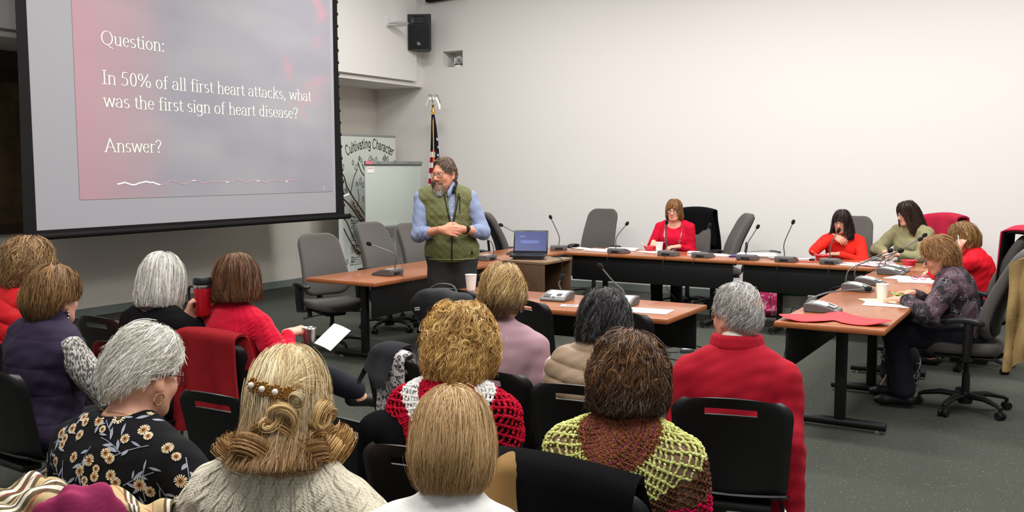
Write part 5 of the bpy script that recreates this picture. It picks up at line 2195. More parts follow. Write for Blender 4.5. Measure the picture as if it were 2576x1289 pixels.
# 3 --- woman with white bob and red travel mug
p = Person('person with a white bob and black top holding up a red travel mug', (-3.97, 3.20), 1.285, 2, lean=3, hd=(16, 2, 0), hs=1.05, sw=.172,
           arms={'R': {'w': (.145, .095, .935), 'pole': (.6, -.7, -.8), 'd': (.30, .20, .85), 'n': (-.75, -.45, .25), 'th': -1, 'curl': .8}}).body()
p.top('black_top', blkknit, e=.014, sleeve=.8, neg=[(p.C7 + np.array([0, -.05, .07]), (.085, .085, .07))])
p.trousers(blktr); p.shoes(shoe_m)
F = Solid()
for q in range(15):
    a0, a1 = [math.radians(-150 + 300 * (q + e) / 15 - 90) for e in (0, 1)]
    z0 = lambda a: p.C7[2] + .015 + .035 * math.sin(a + 0) * -1 * .3
    F.cap((p.C7[0] + .088 * math.cos(a0), p.C7[1] + .02 + .078 * math.sin(a0), z0(a0)), (p.C7[0] + .088 * math.cos(a1), p.C7[1] + .02 + .078 * math.sin(a1), z0(a1)), .022, .022, .01)
F.cap(p.C7 + np.array([.08, .05, .0]), p.S['R'] + np.array([-.03, .09, -.20]), .026, .032, .02)
p.garment('grey_scarf', pm('grey_marled_scarf', (112, 108, 106), rough=.95, bump=(180, .5, .006), var=(120, .25)), F, .007, lambda V, N: .004 * vnoise(V, 120, 2))
hair(p.root, p.M, 1.05, BOB, .103, .103, .124, [(0, .055), (35, .02), (60, -.09), (100, -.115), (180, -.115)], [(208, 205, 198), (230, 227, 221), (182, 178, 170)],
     n=950, kids=6, length=.19, wave=(.003, .7), lift=.03, seed=13, fly=.05, mess=.016)
glasses(p.root, p.M, 1.05, blk2)
p.chair('black stacking chair under the white haired woman with the mug', dy=.02)
mug = thing('travel_mug', 'red travel mug with black lid held up by the white haired woman', 'mug', p.world((.215, .125, .955)), R_(200))
MB().lathe([(0, 0), (.034, 0), (.036, .004), (.043, .135), (.043, .14), (0, .14)], (0, 0, 0), 28).build('mug_body', pm('red_mug_plastic', (178, 22, 34), rough=.3, spec=.6), mug)
MB().lathe([(.0432, .138), (.0445, .142), (.0445, .152), (.0432, .156)], (0, 0, 0), 28).build('steel_band', silver, mug)
MB().lathe([(.0435, .154), (.046, .160), (.045, .182), (.040, .192), (.030, .190), (.0, .184)], (0, 0, 0), 28).build('lid', blk2, mug)
MB().tube(catmull([(.040, 0, .145), (.070, 0, .14), (.074, 0, .10), (.064, 0, .055), (.038, 0, .04)], 6), .009, 10, flat=.7).build('handle', blk2, mug)
for k in range(3):
    MB().ell((.034, -.031, .115 - .018 * k), (.003, .003, .006)).build('side_dot', pm('pale_print', (220, 190, 180)), mug)

# 4 --- woman with auburn bob in red cable sweater, red jacket on her chair
p = Person('person with auburn bob in bright red cable sweater, seen from behind', (-3.68, 3.43), 1.275, 8, lean=2, hd=(36, 3, 0), hs=1.06, sw=.168, g=1.02,
           arms={'R': {'w': (.235, .15, .835), 'pole': (.45, -.9, -.7), 'd': (.55, .75, .1), 'n': (.3, .0, 1), 'th': -1, 'curl': .6}},
           legs={'R': {'kn': (.16, .42, .60), 'an': (.315, .68, .43), 'to': (.37, .78, .36)}}).body()
p.top('red_sweater', knit('red_cable_knit', (196, 16, 46), (206, 24, 54), rib=.012, strength=.7, dist=.005, cable=.036), e=.016, sleeve=.95)
p.trousers(navy); p.shoes(shoe_m)
hair(p.root, p.M, 1.06, BOB, .110, .105, .125, [(0, .05), (40, .0), (70, -.075), (110, -.085), (180, -.092)], [(92, 58, 36), (112, 72, 44), (76, 48, 30)],
     n=950, kids=6, length=.19, wave=(.002, .6), lift=.01, seed=14, roots=((168, 128, 86), .07, .8), mess=.008)
c4 = p.chair('black stacking chair under the woman in red cable sweater', dy=.04)
cup = thing('steel_cup', 'small brushed steel cup in the hand of the woman in red cable sweater', 'cup', p.world((.315, .225, .765)))
MB().lathe([(0, 0), (.030, 0), (.033, .004), (.036, .10), (.033, .10), (.030, .01), (0, .01)], (0, 0, 0), 24).build('cup_body', pm('brushed_steel', (150, 146, 140), rough=.35, metal=.9), cup)
MB().lathe([(.0365, .096), (.038, .1), (.036, .104), (.033, .1)], (0, 0, 0), 24).build('rim', silver, cup)
pp = MB().sheet([[(x, y, .008 * math.sin(x * 20)) for y in (0, .05, .10, .15)] for x in (0, .03, .06, .09, .12, .15)], .0012).build('folded_paper', paper_m)
pp.location = p.world((.350, .215, .79))
pp.rotation_euler = (R_(38), R_(8), R_(-14))
tag(pp, 'folded white paper held by the woman in red cable sweater', 'paper')
CH4 = p.world((0, .04, 0))
drape('red_jacket', 'dark red suede jacket hung over the chair of the woman in red cable sweater', 'jacket',
      pm('red_suede', (140, 30, 36), rough=.95, spec=.1, bump=(300, .25, .002), var=(18, .10)), (CH4[0], CH4[1], 8), wt=.205, wb=.27, back=.50, front=.20, fold=.026, nf=5, seed=3, xs=-.03, flare=.05, lift=.02)
F = Solid()
F.cap((-.19, -.315, .86), (-.29, -.36, .70), .050, .058, .03).cap((-.29, -.36, .70), (-.31, -.37, .50), .058, .062, .04)
V, Q = F.mesh(.008)
V = relax(V, Q, 2) ; V = V + vnormals(V, Q) * (.008 * vnoise(V, 45, 3))[:, None]
np_obj('sleeve', V, Q, MATS['red_suede'], bpy.data.objects['red_jacket.001'] if 'red_jacket.001' in bpy.data.objects else None)

# 5 --- woman with short white hair in floral blouse
p5 = p = Person('person with short white hair, hoop earring and black floral blouse', (-2.24, 1.73), 1.285, 2, lean=9, hd=(0, 16, 0), hs=1.03, sw=.186, g=1.16, drop=.080, neck=1.02,
                arms={'R': {'w': (.20, .30, .66), 'pole': (1, -.4, -.4)}, 'L': {'w': (-.17, .28, .64), 'pole': (-1, -.4, -.4)}}).body()
bl, bV, bQ = p.top('floral_blouse', pm('black_blouse_fabric', (19, 19, 22), rough=.85, spec=.15), e=.02, sleeve=.9, sl_e=.026, h=.007,
                   neg=[(p.C7 + np.array([0, .0, .085]), (.088, .088, .070))])
bv = p.bvh(bV, bQ)
DV = Vector((.36, -.84, .40)).normalized()
DU = Vector((0, 0, 1)).cross(DV) * -1
DU = Vector((DV.y * -1, DV.x, 0)).normalized()
DW = DV.cross(DU)
if DW.z < 0:
    DW = -DW
if DU.x < 0:
    DU = -DU
cen = Vector(p.C7) + Vector((0, 0, -.02))


def on_back(u, v, off=.0025):
    """point of the blouse under a place (u, v) of the printed cloth laid on the back and right side"""
    h_ = bv.ray_cast(cen + DU * u + DW * v + DV * .9, -DV)
    return (h_[0] + DV * off) if h_[0] is not None else None


random.seed(21)
fl = MB()


def flat_shape(poly, u, v, rot, off=.0025, conv=True):
    ca, sa = math.cos(rot), math.sin(rot)
    V = []
    for (x, y) in poly:
        q = on_back(u + x * ca - y * sa, v + x * sa + y * ca, off)
        if q is None or (V and (q - V[0]).length > .02 + 1.6 * math.hypot(x - poly[0][0], y - poly[0][1])):
            return
        V.append(q)
    fl.add(V, [tuple(range(len(V)))])


def leaf(u, v, rot, L_=.045, W_=.008):
    fl.mat = 0
    flat_shape([(L_ * t, W_ * math.sin(PI * t) * (1 if t < 1 else 0)) for t in (0, .2, .4, .6, .8, 1)] + [(L_ * t, -W_ * math.sin(PI * t)) for t in (.8, .6, .4, .2)], u, v, rot)


def stem(u, v, rot, L_, bend=.3):
    fl.mat = 0
    P = [(L_ * t, bend * L_ * t * t) for t in (0, .25, .5, .75, 1)]
    flat_shape([(x, y + .0011) for x, y in P] + [(x, y - .0011) for x, y in reversed(P)], u, v, rot)
    return P


def daisy(u, v, r=.017):
    n = 17
    for k in range(n):
        a = 2 * PI * k / n + random.uniform(-.08, .08)
        fl.mat = 1
        flat_shape([(r * .42, -.0012), (r * random.uniform(.9, 1.1), -.0014), (r * 1.05, 0), (r * random.uniform(.9, 1.05), .0014), (r * .42, .0012)], u, v, a, .0028)
    fl.mat = 2
    flat_shape([(r * .58 * math.cos(2 * PI * k / 12), r * .58 * math.sin(2 * PI * k / 12)) for k in range(12)], u, v, 0, .0034)
    fl.mat = 3
    flat_shape([(r * .30 * math.cos(2 * PI * k / 10), r * .30 * math.sin(2 * PI * k / 10)) for k in range(10)], u, v, 0, .0042)


spots = []
for k in range(900):
    u, v = random.uniform(-.36, .36), random.uniform(-.46, .07)
    if all(math.hypot(u - a, v - b) > .037 for a, b in spots):
        spots.append((u, v))
for k, (u, v) in enumerate(spots):
    if k % 2:
        daisy(u, v, random.uniform(.0125, .0165))
        if random.random() < .5:
            daisy(u + random.uniform(.014, .028), v - random.uniform(.012, .026), random.uniform(.010, .014))
        continue
    rot = random.uniform(0, 6.28)
    L_ = random.uniform(.07, .11)
    stem(u, v, rot, L_, random.uniform(-.25, .3))
    n = random.randint(3, 5)
    for q in range(n):
        t = (q + .6) / n
        x, y = L_ * t, .05 * L_ * t
        leaf(u + x * math.cos(rot) - y * math.sin(rot), v + x * math.sin(rot) + y * math.cos(rot), rot + (.75 if q % 2 else -.75) + random.uniform(-.2, .2),
             random.uniform(.022, .042), random.uniform(.003, .0055))
# the printed flowers belong to the blouse: join them into its mesh
fo = fl.build('print', [pm('print_grey_blue', (150, 158, 172), rough=.85), pm('print_cream', (232, 212, 176), rough=.85), pm('print_tan', (178, 130, 78), rough=.85), pm('print_brown', (84, 54, 32), rough=.85)], p.root, smooth=0)


def merge(a, b):
    """append mesh b to mesh a (materials kept)"""
    bm = bmesh.new()
    bm.from_mesh(a.data)
    na = len(a.data.materials)
    n0 = len(bm.faces)
    bm.from_mesh(b.data)
    bm.faces.ensure_lookup_table()
    for f in bm.faces[n0:]:
        f.material_index += na
    bm.to_mesh(a.data)
    bm.free()
    for m in b.data.materials:
        a.data.materials.append(m)
    bpy.data.objects.remove(b)


merge(bl, fo)
p.trousers(blktr); p.shoes(shoe_m)
hair(p.root, p.M, 1.03, [(0, .140), (.35, .134), (.65, .115), (.88, .075), (1, .012), (.95, -.035), (.80, -.075), (.62, -.105)], .090, .092, .120,
     [(0, .075), (45, .055), (70, .012), (88, .015), (100, .0), (118, -.045), (150, -.085), (180, -.092)],
     [(212, 210, 200), (232, 230, 222), (196, 193, 182), (172, 168, 156)], n=2200, kids=8, length=.075, wave=(.010, .7), lift=.04, seed=15, mess=.020, swirl=.35, r=.0007, depth=.10, cr=.008, K=8)
glasses(p.root, p.M, 1.03, pm('dark_red_frame', (96, 26, 34), rough=.3))
for s_ in (-1, 1):
    c_ = np.array([s_ * .084, -.002, -.062])
    pts = [tuple((p.M @ np.array([c_[0] + .003 * math.sin(a) * s_, c_[1] + .016 * math.cos(a), c_[2] + .016 * math.sin(a), 1]))[:3]) for a in [k * PI / 14 for k in range(28)]]
    MB().tube(pts, .0026, 8, closed=True).build('hoop_earring', pm('pale_gold', (214, 186, 140), rough=.3, metal=.9), p.root)
nk = [(p.C7[0] + .078 * math.cos(a), p.C7[1] + .012 + .072 * math.sin(a), p.C7[2] + .030 - .02 * math.sin(a)) for a in [math.radians(-175 + 10 * k) for k in range(18)]]
MB().tube(nk, .0012, 6).build('necklace', gold, p.root)
p.chair('black stacking chair under the woman in the floral blouse', dy=.0)
C5 = p.world((0, .0, 0))

# 6 --- woman with long blond hair and pearl barrette
p6 = p = Person('person with long blond wavy hair, pearl barrette and cream cable sweater', (-1.64, 1.68), 1.285, 14, lean=5, hd=(14, 3, 0), hs=1.04, sw=.172, g=1.06, drop=.085,
                arms={'R': {'w': (.20, .30, .66), 'pole': (1, -.4, -.4)}, 'L': {'w': (-.20, .30, .66), 'pole': (-1, -.4, -.4)}}).body()
p.top('cream_sweater', knit('cream_cable_knit', (232, 226, 204), (222, 214, 190), rib=.010, strength=1.0, dist=.008, cable=.052), e=.022, sleeve=.95, sl_e=.026, h=.007, collar=.12)
p.trousers(navy); p.shoes(shoe_m)
LONGB = [(0, .140, 0), (.35, .138, 0), (.65, .116, 0), (.88, .072, 0), (.97, .02, -.003), (.98, -.04, -.01), (1.02, -.07, -.02), (1.12, -.10, -.03), (1.2, -.13, -.045), (1.08, -.17, -.05)]
hcol = [(208, 188, 146), (222, 206, 168), (186, 160, 114), (232, 218, 186)]
hair(p.root, p.M, 1.04, LONGB, .094, .104, .122, [(0, .06), (35, .035), (55, .01), (72, -.01), (95, -.085), (125, -.115), (180, -.120)], hcol,
     n=1500, kids=8, length=.30, wave=(.045, 1.6), curl=.07, lift=.03, seed=16, r=.0007, depth=.13, tip=((140, 108, 70), .14, .30), fly=.06, mess=.012, K=14)


def coil(c, axis, rad, turns, wid, cols, n, seed, r=.001, start=0.0):
    """a big rolled curl of many strands: c centre, axis of the roll (head frame)"""
    rg = np.random.RandomState(seed)
    ax = np.array(axis, float)
    ax /= np.linalg.norm(ax)
    e1 = np.cross(ax, [0, 0, 1.0])
    e1 /= np.linalg.norm(e1)
    e2 = np.cross(ax, e1)
    K = 22
    t = np.linspace(0, 1, K)[None, :]
    R_1 = rad * (1 - .45 * t) * rg.uniform(.45, 1.12, (n, 1)) ** .8
    a = start + 2 * PI * turns * t + rg.normal(0, .32, (n, 1)) + .25 * np.sin(5 * t + rg.uniform(0, 6, (n, 1)))
    o = wid * rg.normal(0, .55, (n, 1)) * (1 - .3 * t) + wid * .3 * (t - .5)
    P = np.array(c)[None, None] + e1 * (R_1 * np.cos(a))[..., None] + e2 * (R_1 * np.sin(a))[..., None] + ax * o[..., None]
    Pw = (np.c_[P.reshape(-1, 3), np.ones(n * K)] @ p.M.T)[:, :3].reshape(P.shape)
    cl = np.array([lin(q)[:3] for q in cols])[rg.randint(0, len(cols), n)] * (1 + .1 * rg.normal(size=(n, 1)))
    V, F, C_ = strands_mesh(Pw, np.repeat((r * np.r_[np.ones(K - 2), .7, .2])[None], n, 0), np.clip(np.repeat(cl[:, None], K, 1), 0, 1))
    return np_obj('curl', V, F, hair_m, p.root, col=C_)


dk = [(176, 138, 86), (150, 112, 66), (198, 162, 106), (134, 100, 58)]
coil((.060, -.124, .038), (.2, 1, .3), .021, 1.2, .009, hcol, 130, 67, start=1.0, r=.0007)
ringlets(p, (.155, .200, .165), (0, .01, .03), 30, .040, dk, lat=(-56, -35), az=(-100, 100), per=130, r=.0007, seed=83, turns=(.55, .95), out=.018, hang=.016)
ringlets(p, (.112, .142, .165), (0, .0, .03), 12, .032, [(200, 170, 118), (182, 148, 96), (160, 124, 76)], lat=(-34, -8), az=(-10, 80), per=90, r=.0007, seed=84, turns=(.5, .9), out=.012, hang=.02)
# swept-back locks held by the barrette
rg = np.random.RandomState(5)
n_, K_ = 5200, 12
ph0 = rg.uniform(-2.0, 2.0, n_)
el0 = np.radians(np.where(np.abs(ph0) < 1.0, 32, 32 - 22 * (np.abs(ph0) - 1.0))) + np.radians(rg.uniform(0, 50, n_)) * np.clip(1.15 - np.abs(ph0) * .35, .2, 1)
us = np.stack([np.sin(ph0) * np.cos(el0), np.cos(ph0) * np.cos(el0), np.sin(el0)], 1)
pe = PI - np.clip(ph0 / 2.0, -1, 1) * -.48
pe = PI + (-.48 * ph0 / 2.0) + rg.normal(0, .03, n_)
ee = np.radians(27) + rg.normal(0, .03, n_)
ue = np.stack([np.sin(pe) * np.cos(ee), np.cos(pe) * np.cos(ee), np.sin(ee)], 1)
t = np.linspace(0, 1, K_)[None, :, None]
om = np.arccos(np.clip((us * ue).sum(1), -.999, .999))[:, None, None]
uu = (np.sin((1 - t) * om) * us[:, None] + np.sin(t * om) * ue[:, None]) / np.sin(om)
Pq = uu * np.array([.0935, .118, .137]) * (rg.uniform(.985, 1.03, (n_, 1, 1)) + .012 * np.sin(ph0[:, None] * 9 + 3 * t[..., 0])[..., None])
Pw = (np.c_[Pq.reshape(-1, 3), np.ones(n_ * K_)] @ p.M.T)[:, :3].reshape(Pq.shape)
cl = np.array([lin(q)[:3] for q in [(232, 214, 172), (220, 198, 150), (240, 226, 192), (204, 178, 128)]])[rg.randint(0, 4, n_)] * (1 + .1 * rg.normal(size=(n_, 1)))
V, F, C_ = strands_mesh(Pw, np.repeat((.0008 * np.r_[.3, np.ones(K_ - 2), .7])[None], n_, 0), np.clip(np.repeat(cl[:, None], K_, 1), 0, 1))
np_obj('swept_hair', V, F, hair_m, p.root, col=C_)
bz = pm('antique_gold', (150, 108, 56), rough=.4, metal=.8)
pearl = pm('pearl', (238, 230, 220), rough=.15, spec=.8, coat=.6)
brt = None
for k in range(4):
    a = R_(-24 + 17 * k) - .06
    c_ = np.array([.094 * math.sin(a), -.126 * math.cos(a), .066 - .006 * k])
    d = np.array([math.sin(a), -math.cos(a), .1])
    mb = MB()
    wc = Vector((p.M @ np.r_[c_, 1])[:3]); wd = Vector(p.M[:3, :3] @ d)
    mb.lathe([(0, -.004), (.014, -.004), (.016, 0), (.0135, .003), (.009, .002), (0, .003)], wc, 18, wd)
    for q in range(12):
        x_, y_, _z = frame_of(wd)
        mb.ell(wc + (x_ * math.cos(q * PI / 6) + y_ * math.sin(q * PI / 6)) * .0155 + wd.normalized() * .001, .0032, None, 8, 6)
    b_ = mb.build('barrette' if k == 0 else 'barrette_rosette', bz, p.root if brt is None else brt)
    if brt is None:
        brt = b_
    if k < 3:
        MB().ell(wc + wd.normalized() * .007, .0075, None, 14, 10).build('pearl', pearl, brt)
MB().lathe([(0, 0), (.012, 0), (.012, .004), (0, .004)], tuple((p.M @ np.array([.088, .004, -.03, 1]))[:3]), 14, tuple(p.M[:3, :3] @ np.array([1, 0, 0]))).build('earring', silver, p.root)
p.chair('black stacking chair under the woman with the pearl barrette', dy=.03)

# 7 --- woman with short straight blond hair, nearest the camera
p = Person('person with straight short blond hair in white cardigan, nearest the camera', (-1.17, 1.71), 1.228, 20, lean=3, hd=(14, 2, 0), hs=1.0, sw=.168, g=1.05, neck=1.05).body()
p.top('white_cardigan', knit('white_fine_knit', (240, 240, 236), (232, 232, 228), rib=.006, strength=.35, dist=.002), e=.018, sleeve=.95, sl_e=.02, collar=.18)
p.trousers(navy); p.shoes(shoe_m)
hair(p.root, p.M, .98, [(0, .146), (.35, .140), (.65, .120), (.88, .080), (1, .015), (.98, -.03), (.86, -.07), (.70, -.10), (.64, -.13)], .092, .104, .118,
     [(0, .05), (45, .01), (75, -.04), (110, -.06), (150, -.055), (180, -.058)], [(184, 152, 106), (202, 172, 126), (162, 130, 88), (194, 162, 120)],
     n=2200, kids=9, length=.14, wave=(.006, .8), lift=.03, seed=17, r=.0006, depth=.12, mess=.012, tip=((166, 132, 88), .16, .28), fly=.04, swirl=.14, K=9, over=.025)
p.chair('black stacking chair under the woman in the white cardigan nearest the camera', dy=.03)

# 8 --- woman with curly golden hair in red and white crochet shawl
p = Person('person with curly golden hair in red and white crochet shawl', (-1.72, 2.56), 1.27, 8, lean=5, hd=(24, 5, 0), hs=1.04, sw=.158, g=1.0, skin=(226, 170, 144)).body()
_, V, Q = p.top('black_top', blkknit, e=.018, sleeve=.95, sl_e=.02)
rd, rd2, wh = (176, 18, 44), (190, 26, 52), (236, 234, 230)
rows = []
for k in range(30):
    w_ = .02 + .034 * k
    rows.append((w_, wh if 12 <= k <= 17 else (rd if k % 2 else rd2), .0052, .020, 26, .42))
ob, PP = lace(p, V, Q, 'crochet_shawl', rows, p.C7 - p.t * .13, amax=1.75, b0=72, b1=-42)
p.trousers(blktr); p.shoes(shoe_m)
hair(p.root, p.M, 1.04, [(0, .150), (.35, .146), (.65, .128), (.88, .090), (1, .03), (1.0, -.03), (.93, -.08), (.74, -.125), (.66, -.14)], .110, .110, .122,
     [(0, .055), (45, .02), (75, -.05), (110, -.09), (180, -.13)], [(196, 158, 92), (178, 138, 76), (212, 178, 116), (150, 112, 62)],
     n=900, kids=16, length=.11, wave=(.050, 1.25), curl=.15, lift=.05, seed=18, r=.0007, depth=.20, mess=.03, fly=.06, K=12, cr=.011, clump=.75, roots=((206, 170, 130), .05, .6), ell_wob=.07)
ringlets(p, (.112, .118, .135), (0, .005, .012), 150, .021, [(204, 168, 102), (186, 146, 84), (220, 188, 126), (158, 120, 68)], lat=(-52, 62), az=(-125, 125), seed=81)
p.chair('black stacking chair under the woman in the red crochet shawl', dy=.03)

# 9 --- short haired woman in mauve
p = Person('person with short layered blond brown hair in plain mauve sweater', (-2.19, 3.60), 1.29, 6, lean=4, hd=(22, 3, 0), hs=1.04, sw=.180, g=1.08, neck=1.08).body()
p.top('mauve_sweater', pm('mauve_knit', (172, 140, 148), rough=.95, spec=.1, bump=(500, .3, .002)), e=.016, sleeve=.95, collar=.1)
p.trousers(navy); p.shoes(shoe_m)
hair(p.root, p.M, 1.04, SHORT, .100, .108, .124, [(0, .06), (45, .03), (72, -.01), (95, -.03), (125, -.075), (180, -.098)], [(166, 134, 82), (196, 164, 108), (132, 100, 60), (210, 182, 130)],
     n=1100, kids=10, length=.10, wave=(.016, .9), lift=.06, seed=19, mess=.030, swirl=.3, r=.0008, depth=.14, tip=((96, 72, 50), .20, .27), curl=.02)
for s_ in (-1, 1):
    c_ = np.array([s_ * .083, .0, -.058])
    MB().tube([tuple((p.M @ np.array([c_[0], c_[1] + .013 * math.cos(a), c_[2] + .013 * math.sin(a), 1]))[:3]) for a in [k * PI / 10 for k in range(20)]], .0022, 6, closed=True).build('hoop_earring', silver, p.root)
p.chair('black stacking chair under the woman in the mauve sweater', dx=.05, dy=.0)

# 10 --- black haired woman in tan puffer vest
p = Person('person with chin length black hair in tan puffer vest', (-1.66, 3.55), 1.215, 6, lean=7, hd=(22, 4, 0), hs=1.02, sw=.175, g=1.08).body()
p.top('pale_pink_shirt', pm('pale_pink_cotton', (232, 214, 210), rough=.9, bump=(60, .2, .004)), e=.014, sleeve=.95, sl_e=.02)
p.top('tan_vest', quilt('tan_nylon', (158, 134, 108), rough=.5), e=.036, sleeve=None, collar=.36, fold=.006,
      disp=lambda V, N: .013 * np.sqrt(np.abs(np.sin(PI * (V[:, 2] - .10 * np.abs(V[:, 0])) / .068))) - .008)
F = Solid()
sp_ = [p.C7 + np.array(q) for q in ((-.10, .10, -.06), (-.115, -.0, .012), (-.06, -.13, -.10), (.04, -.165, -.22), (.13, -.15, -.33), (.20, -.06, -.42))]
for a, b in zip(sp_[:-1], sp_[1:]):
    F.cap(a, b, .019, .019, .01)
p.garment('bag_strap', pm('olive_webbing', (96, 92, 72), rough=.8), F, .006)
p.trousers(blktr); p.shoes(shoe_m)
hair(p.root, p.M, 1.02, BOB, .106, .106, .124, [(0, .045), (40, .0), (70, -.045), (110, -.050), (180, -.050)], [(34, 33, 34), (52, 50, 50), (24, 24, 25), (74, 72, 72)],
     n=900, kids=12, length=.12, wave=(.024, 1.1), lift=.06, seed=20, mess=.034, swirl=.15, r=.0008, depth=.16, curl=.05, over=.03, K=11, clump=.75)
p.chair('black stacking chair under the black haired woman in the tan vest', dy=.03)

# 11 --- woman with brown curls in colourful crochet poncho
p = Person('person with brown curly hair in lime, brown and pink crochet poncho', (-1.10, 2.52), 1.235, 10, lean=6, hd=(8, 5, 0), hs=1.04, sw=.158, g=1.0).body()
_, V, Q = p.top('brown_top', pm('taupe_knit', (138, 108, 92), rough=.95, bump=(300, .3, .003)), e=.018, sleeve=.95, sl_e=.024, collar=.12)
b1, b2, b3, lm, lm2, pk_ = (108, 68, 50), (128, 80, 52), (122, 58, 72), (220, 222, 146), (206, 210, 126), (206, 26, 78)
rows = []
w_ = .0
k = 0
while w_ < 1.30:
    if w_ < .47:
        rows.append((w_, (b1, b2, b3, (140, 88, 50))[k % 4], .0042, .014, 40, .48)); w_ += .022
    elif w_ < .80:
        rows.append((w_, lm if k % 2 else lm2, .0042, .026, 26, .48)); w_ += .044
    elif w_ < .98:
        rows.append((w_, (b1, (96, 70, 48))[k % 2], .0044, .018, 34, .48)); w_ += .028
    else:
        rows.append((w_, pk_, .0050, .020, 30, .48)); w_ += .034
    k += 1
ob, PP = lace(p, V, Q, 'crochet_poncho', rows, p.C7 - p.t * .14, amax=1.9, b0=70, b1=-48)
fuzz(p.root, PP[-1], 'poncho_fringe', [(214, 180, 190), (196, 140, 160), (170, 176, 206)], 3800, .045)
p.trousers(tantr); p.shoes(shoe_m)
hair(p.root, p.M, 1.04, [(0, .152), (.35, .146), (.65, .126), (.88, .085), (1, .02), (1.0, -.04), (.98, -.09), (.86, -.13), (.74, -.15)], .104, .108, .122,
     [(0, .05), (45, .0), (75, -.05), (110, -.075), (180, -.082)], [(98, 66, 38), (78, 52, 32), (120, 84, 50), (60, 40, 27)],
     n=1000, kids=14, length=.13, wave=(.042, 1.25), curl=.12, lift=.05, seed=21, r=.0007, depth=.18, mess=.03, clump=.75, cr=.011, fly=.06, K=14, tip=((54, 37, 27), .16, .28), ell_wob=.05)
ringlets(p, (.106, .112, .135), (0, .0, .010), 90, .022, [(98, 66, 38), (74, 50, 31), (116, 80, 48)], lat=(-48, 50), az=(-125, 125), seed=82, turns=(.6, 1.1), hang=.02)
p.chair('black stacking chair under the woman in the crochet poncho, black coat over its back', dx=-.09, dy=.0)
C11 = p.world((-.10, .0, 0))

# 12 --- grey haired man in red jacket
p = Person('person with short grey hair and glasses, a man in plain red jacket', (-1.13, 3.66), 1.270, 14, lean=6, hd=(44, 2, 0), hs=1.0, sw=.168, g=1.0, male=True, drop=.098, h=.0055,
           arms={'R': {'w': (.12, .24, .63), 'pole': (.3, -.9, -.8)}, 'L': {'w': (-.13, .28, .63), 'pole': (-.4, -.7, -.8)}}, skin=(206, 148, 122)).body()
jm = pm('red_jacket_cotton', (172, 26, 44), rough=.85, spec=.15, bump=(300, .2, .002), var=(6, .05))
F12 = lambda F: (F.cap(p.P + np.array([.15, -.06, .10]), p.P + np.array([.20, -.02, -.16]), .11, .075, .05), F.cap(p.P + np.array([-.15, -.04, .10]), p.P + np.array([-.19, .0, -.10]), .10, .075, .05))
p.top('red_jacket', jm, e=.022, sleeve=.95, sl_e=.026, collar=.0, fold=.005, extra=F12)
F = Solid()
for q in range(16):
    a0, a1 = [math.radians(-90 - 140 + 280 * (q + e) / 16) for e in (0, 1)]
    f = lambda a: np.array([p.C7[0] + .084 * math.cos(a), p.C7[1] + .022 + .092 * math.sin(a), p.C7[2] + .052 + .006 * math.cos(a + PI / 2)])
    F.cap(f(a0), f(a1), .017, .017, .008)
    F.cap(f(a0) - np.array([0, 0, .025]), f(a1) - np.array([0, 0, .025]), .022, .022, .012)
p.garment('jacket_collar', jm, F, .006)
F = Solid()
F.cap(p.C7 + np.array([0, .01, -.02]), p.C7 + (p.O - p.C7) * .36, .066, .064, .01)
p.garment('shirt_collar', pm('cream_shirt', (226, 220, 206), rough=.9), F, .006)
p.trousers(tantr); p.shoes(pm('brown_boot', (58, 42, 32), rough=.6))
hair(p.root, p.M, 1.0, [(0, .134), (.35, .128), (.65, .110), (.88, .070), (1, .012), (.95, -.035), (.80, -.075), (.66, -.10)], .085, .098, .114,
     [(0, .075), (40, .06), (62, .03), (80, .02), (100, .01), (116, -.035), (150, -.065), (180, -.070)], [(168, 165, 160), (196, 193, 189), (138, 134, 128), (214, 211, 207)],
     n=2000, kids=9, length=.036, wave=(.003, .6), lift=.02, seed=22, mess=.024, swirl=.25, r=.0007, depth=.06, fly=.03, clump=.35, K=6, cr=.008)
glasses(p.root, p.M, 1.0, pm('thin_gold_frame', (170, 140, 90), rough=.3, metal=.8), r=.0018)
reseat(p, SC0, .0)
# ------------------------------------------------------------------ the standing man
p = Person('person standing, a bearded man in olive quilted vest over a blue shirt', (-4.54, 6.54), 1.815, 214, lean=0, sx=.11, hd=(-38, 3, 0), hs=1.10, sw=.192, g=1.12, male=True, seated=False, h=.0055,
           pelvis_z=.955, skin=(214, 146, 118), brow=(120, 92, 70), lip=(170, 96, 88), neck=1.0,
           arms={'R': {'w': (.092, .262, 1.188), 'pole': (.72, -.5, -.75), 'l1': .31, 'l2': .265, 'd': (-1, .16, -.12), 'n': (.12, 1, .25), 'th': -1, 'curl': .30},
                 'L': {'w': (-.088, .250, 1.192), 'pole': (-.80, -.5, -.75), 'l1': .31, 'l2': .265, 'd': (1, .10, -.10), 'n': (-.1, 1, .2), 'th': 1, 'curl': .35}}).body()
man = p
shirt = pm('light_blue_oxford', (138, 150, 180), rough=.85, spec=.15, bump=(70, .35, .008), var=(200, .05))
_, sV, sQ = p.top('blue_shirt', shirt, e=.014, sleeve=.32, sl_e=.016, low=True, fold=.006, seam='back')
for q in 'RL':
    F = Solid()
    E_, W_ = p.E[q], p.W[q]
    d = (W_ - E_) / np.linalg.norm(W_ - E_)
    F.cap(E_ + d * .055, E_ + d * .105, .058, .055, .01)
    p.garment('rolled_cuff', shirt, F, .0055, lambda V, N: .006 * vnoise(V, 110, 4))
ov = NT('olive_quilted_nylon', rough=.6, spec=.3)
x_, y_, z_ = ov.xyz(ov.tc.outputs['Object'])
d1 = ov.math('ABSOLUTE', ov.math('SUBTRACT', ov.math('FRACT', ov.math('DIVIDE', ov.math('ADD', x_, z_), .13)), .5))
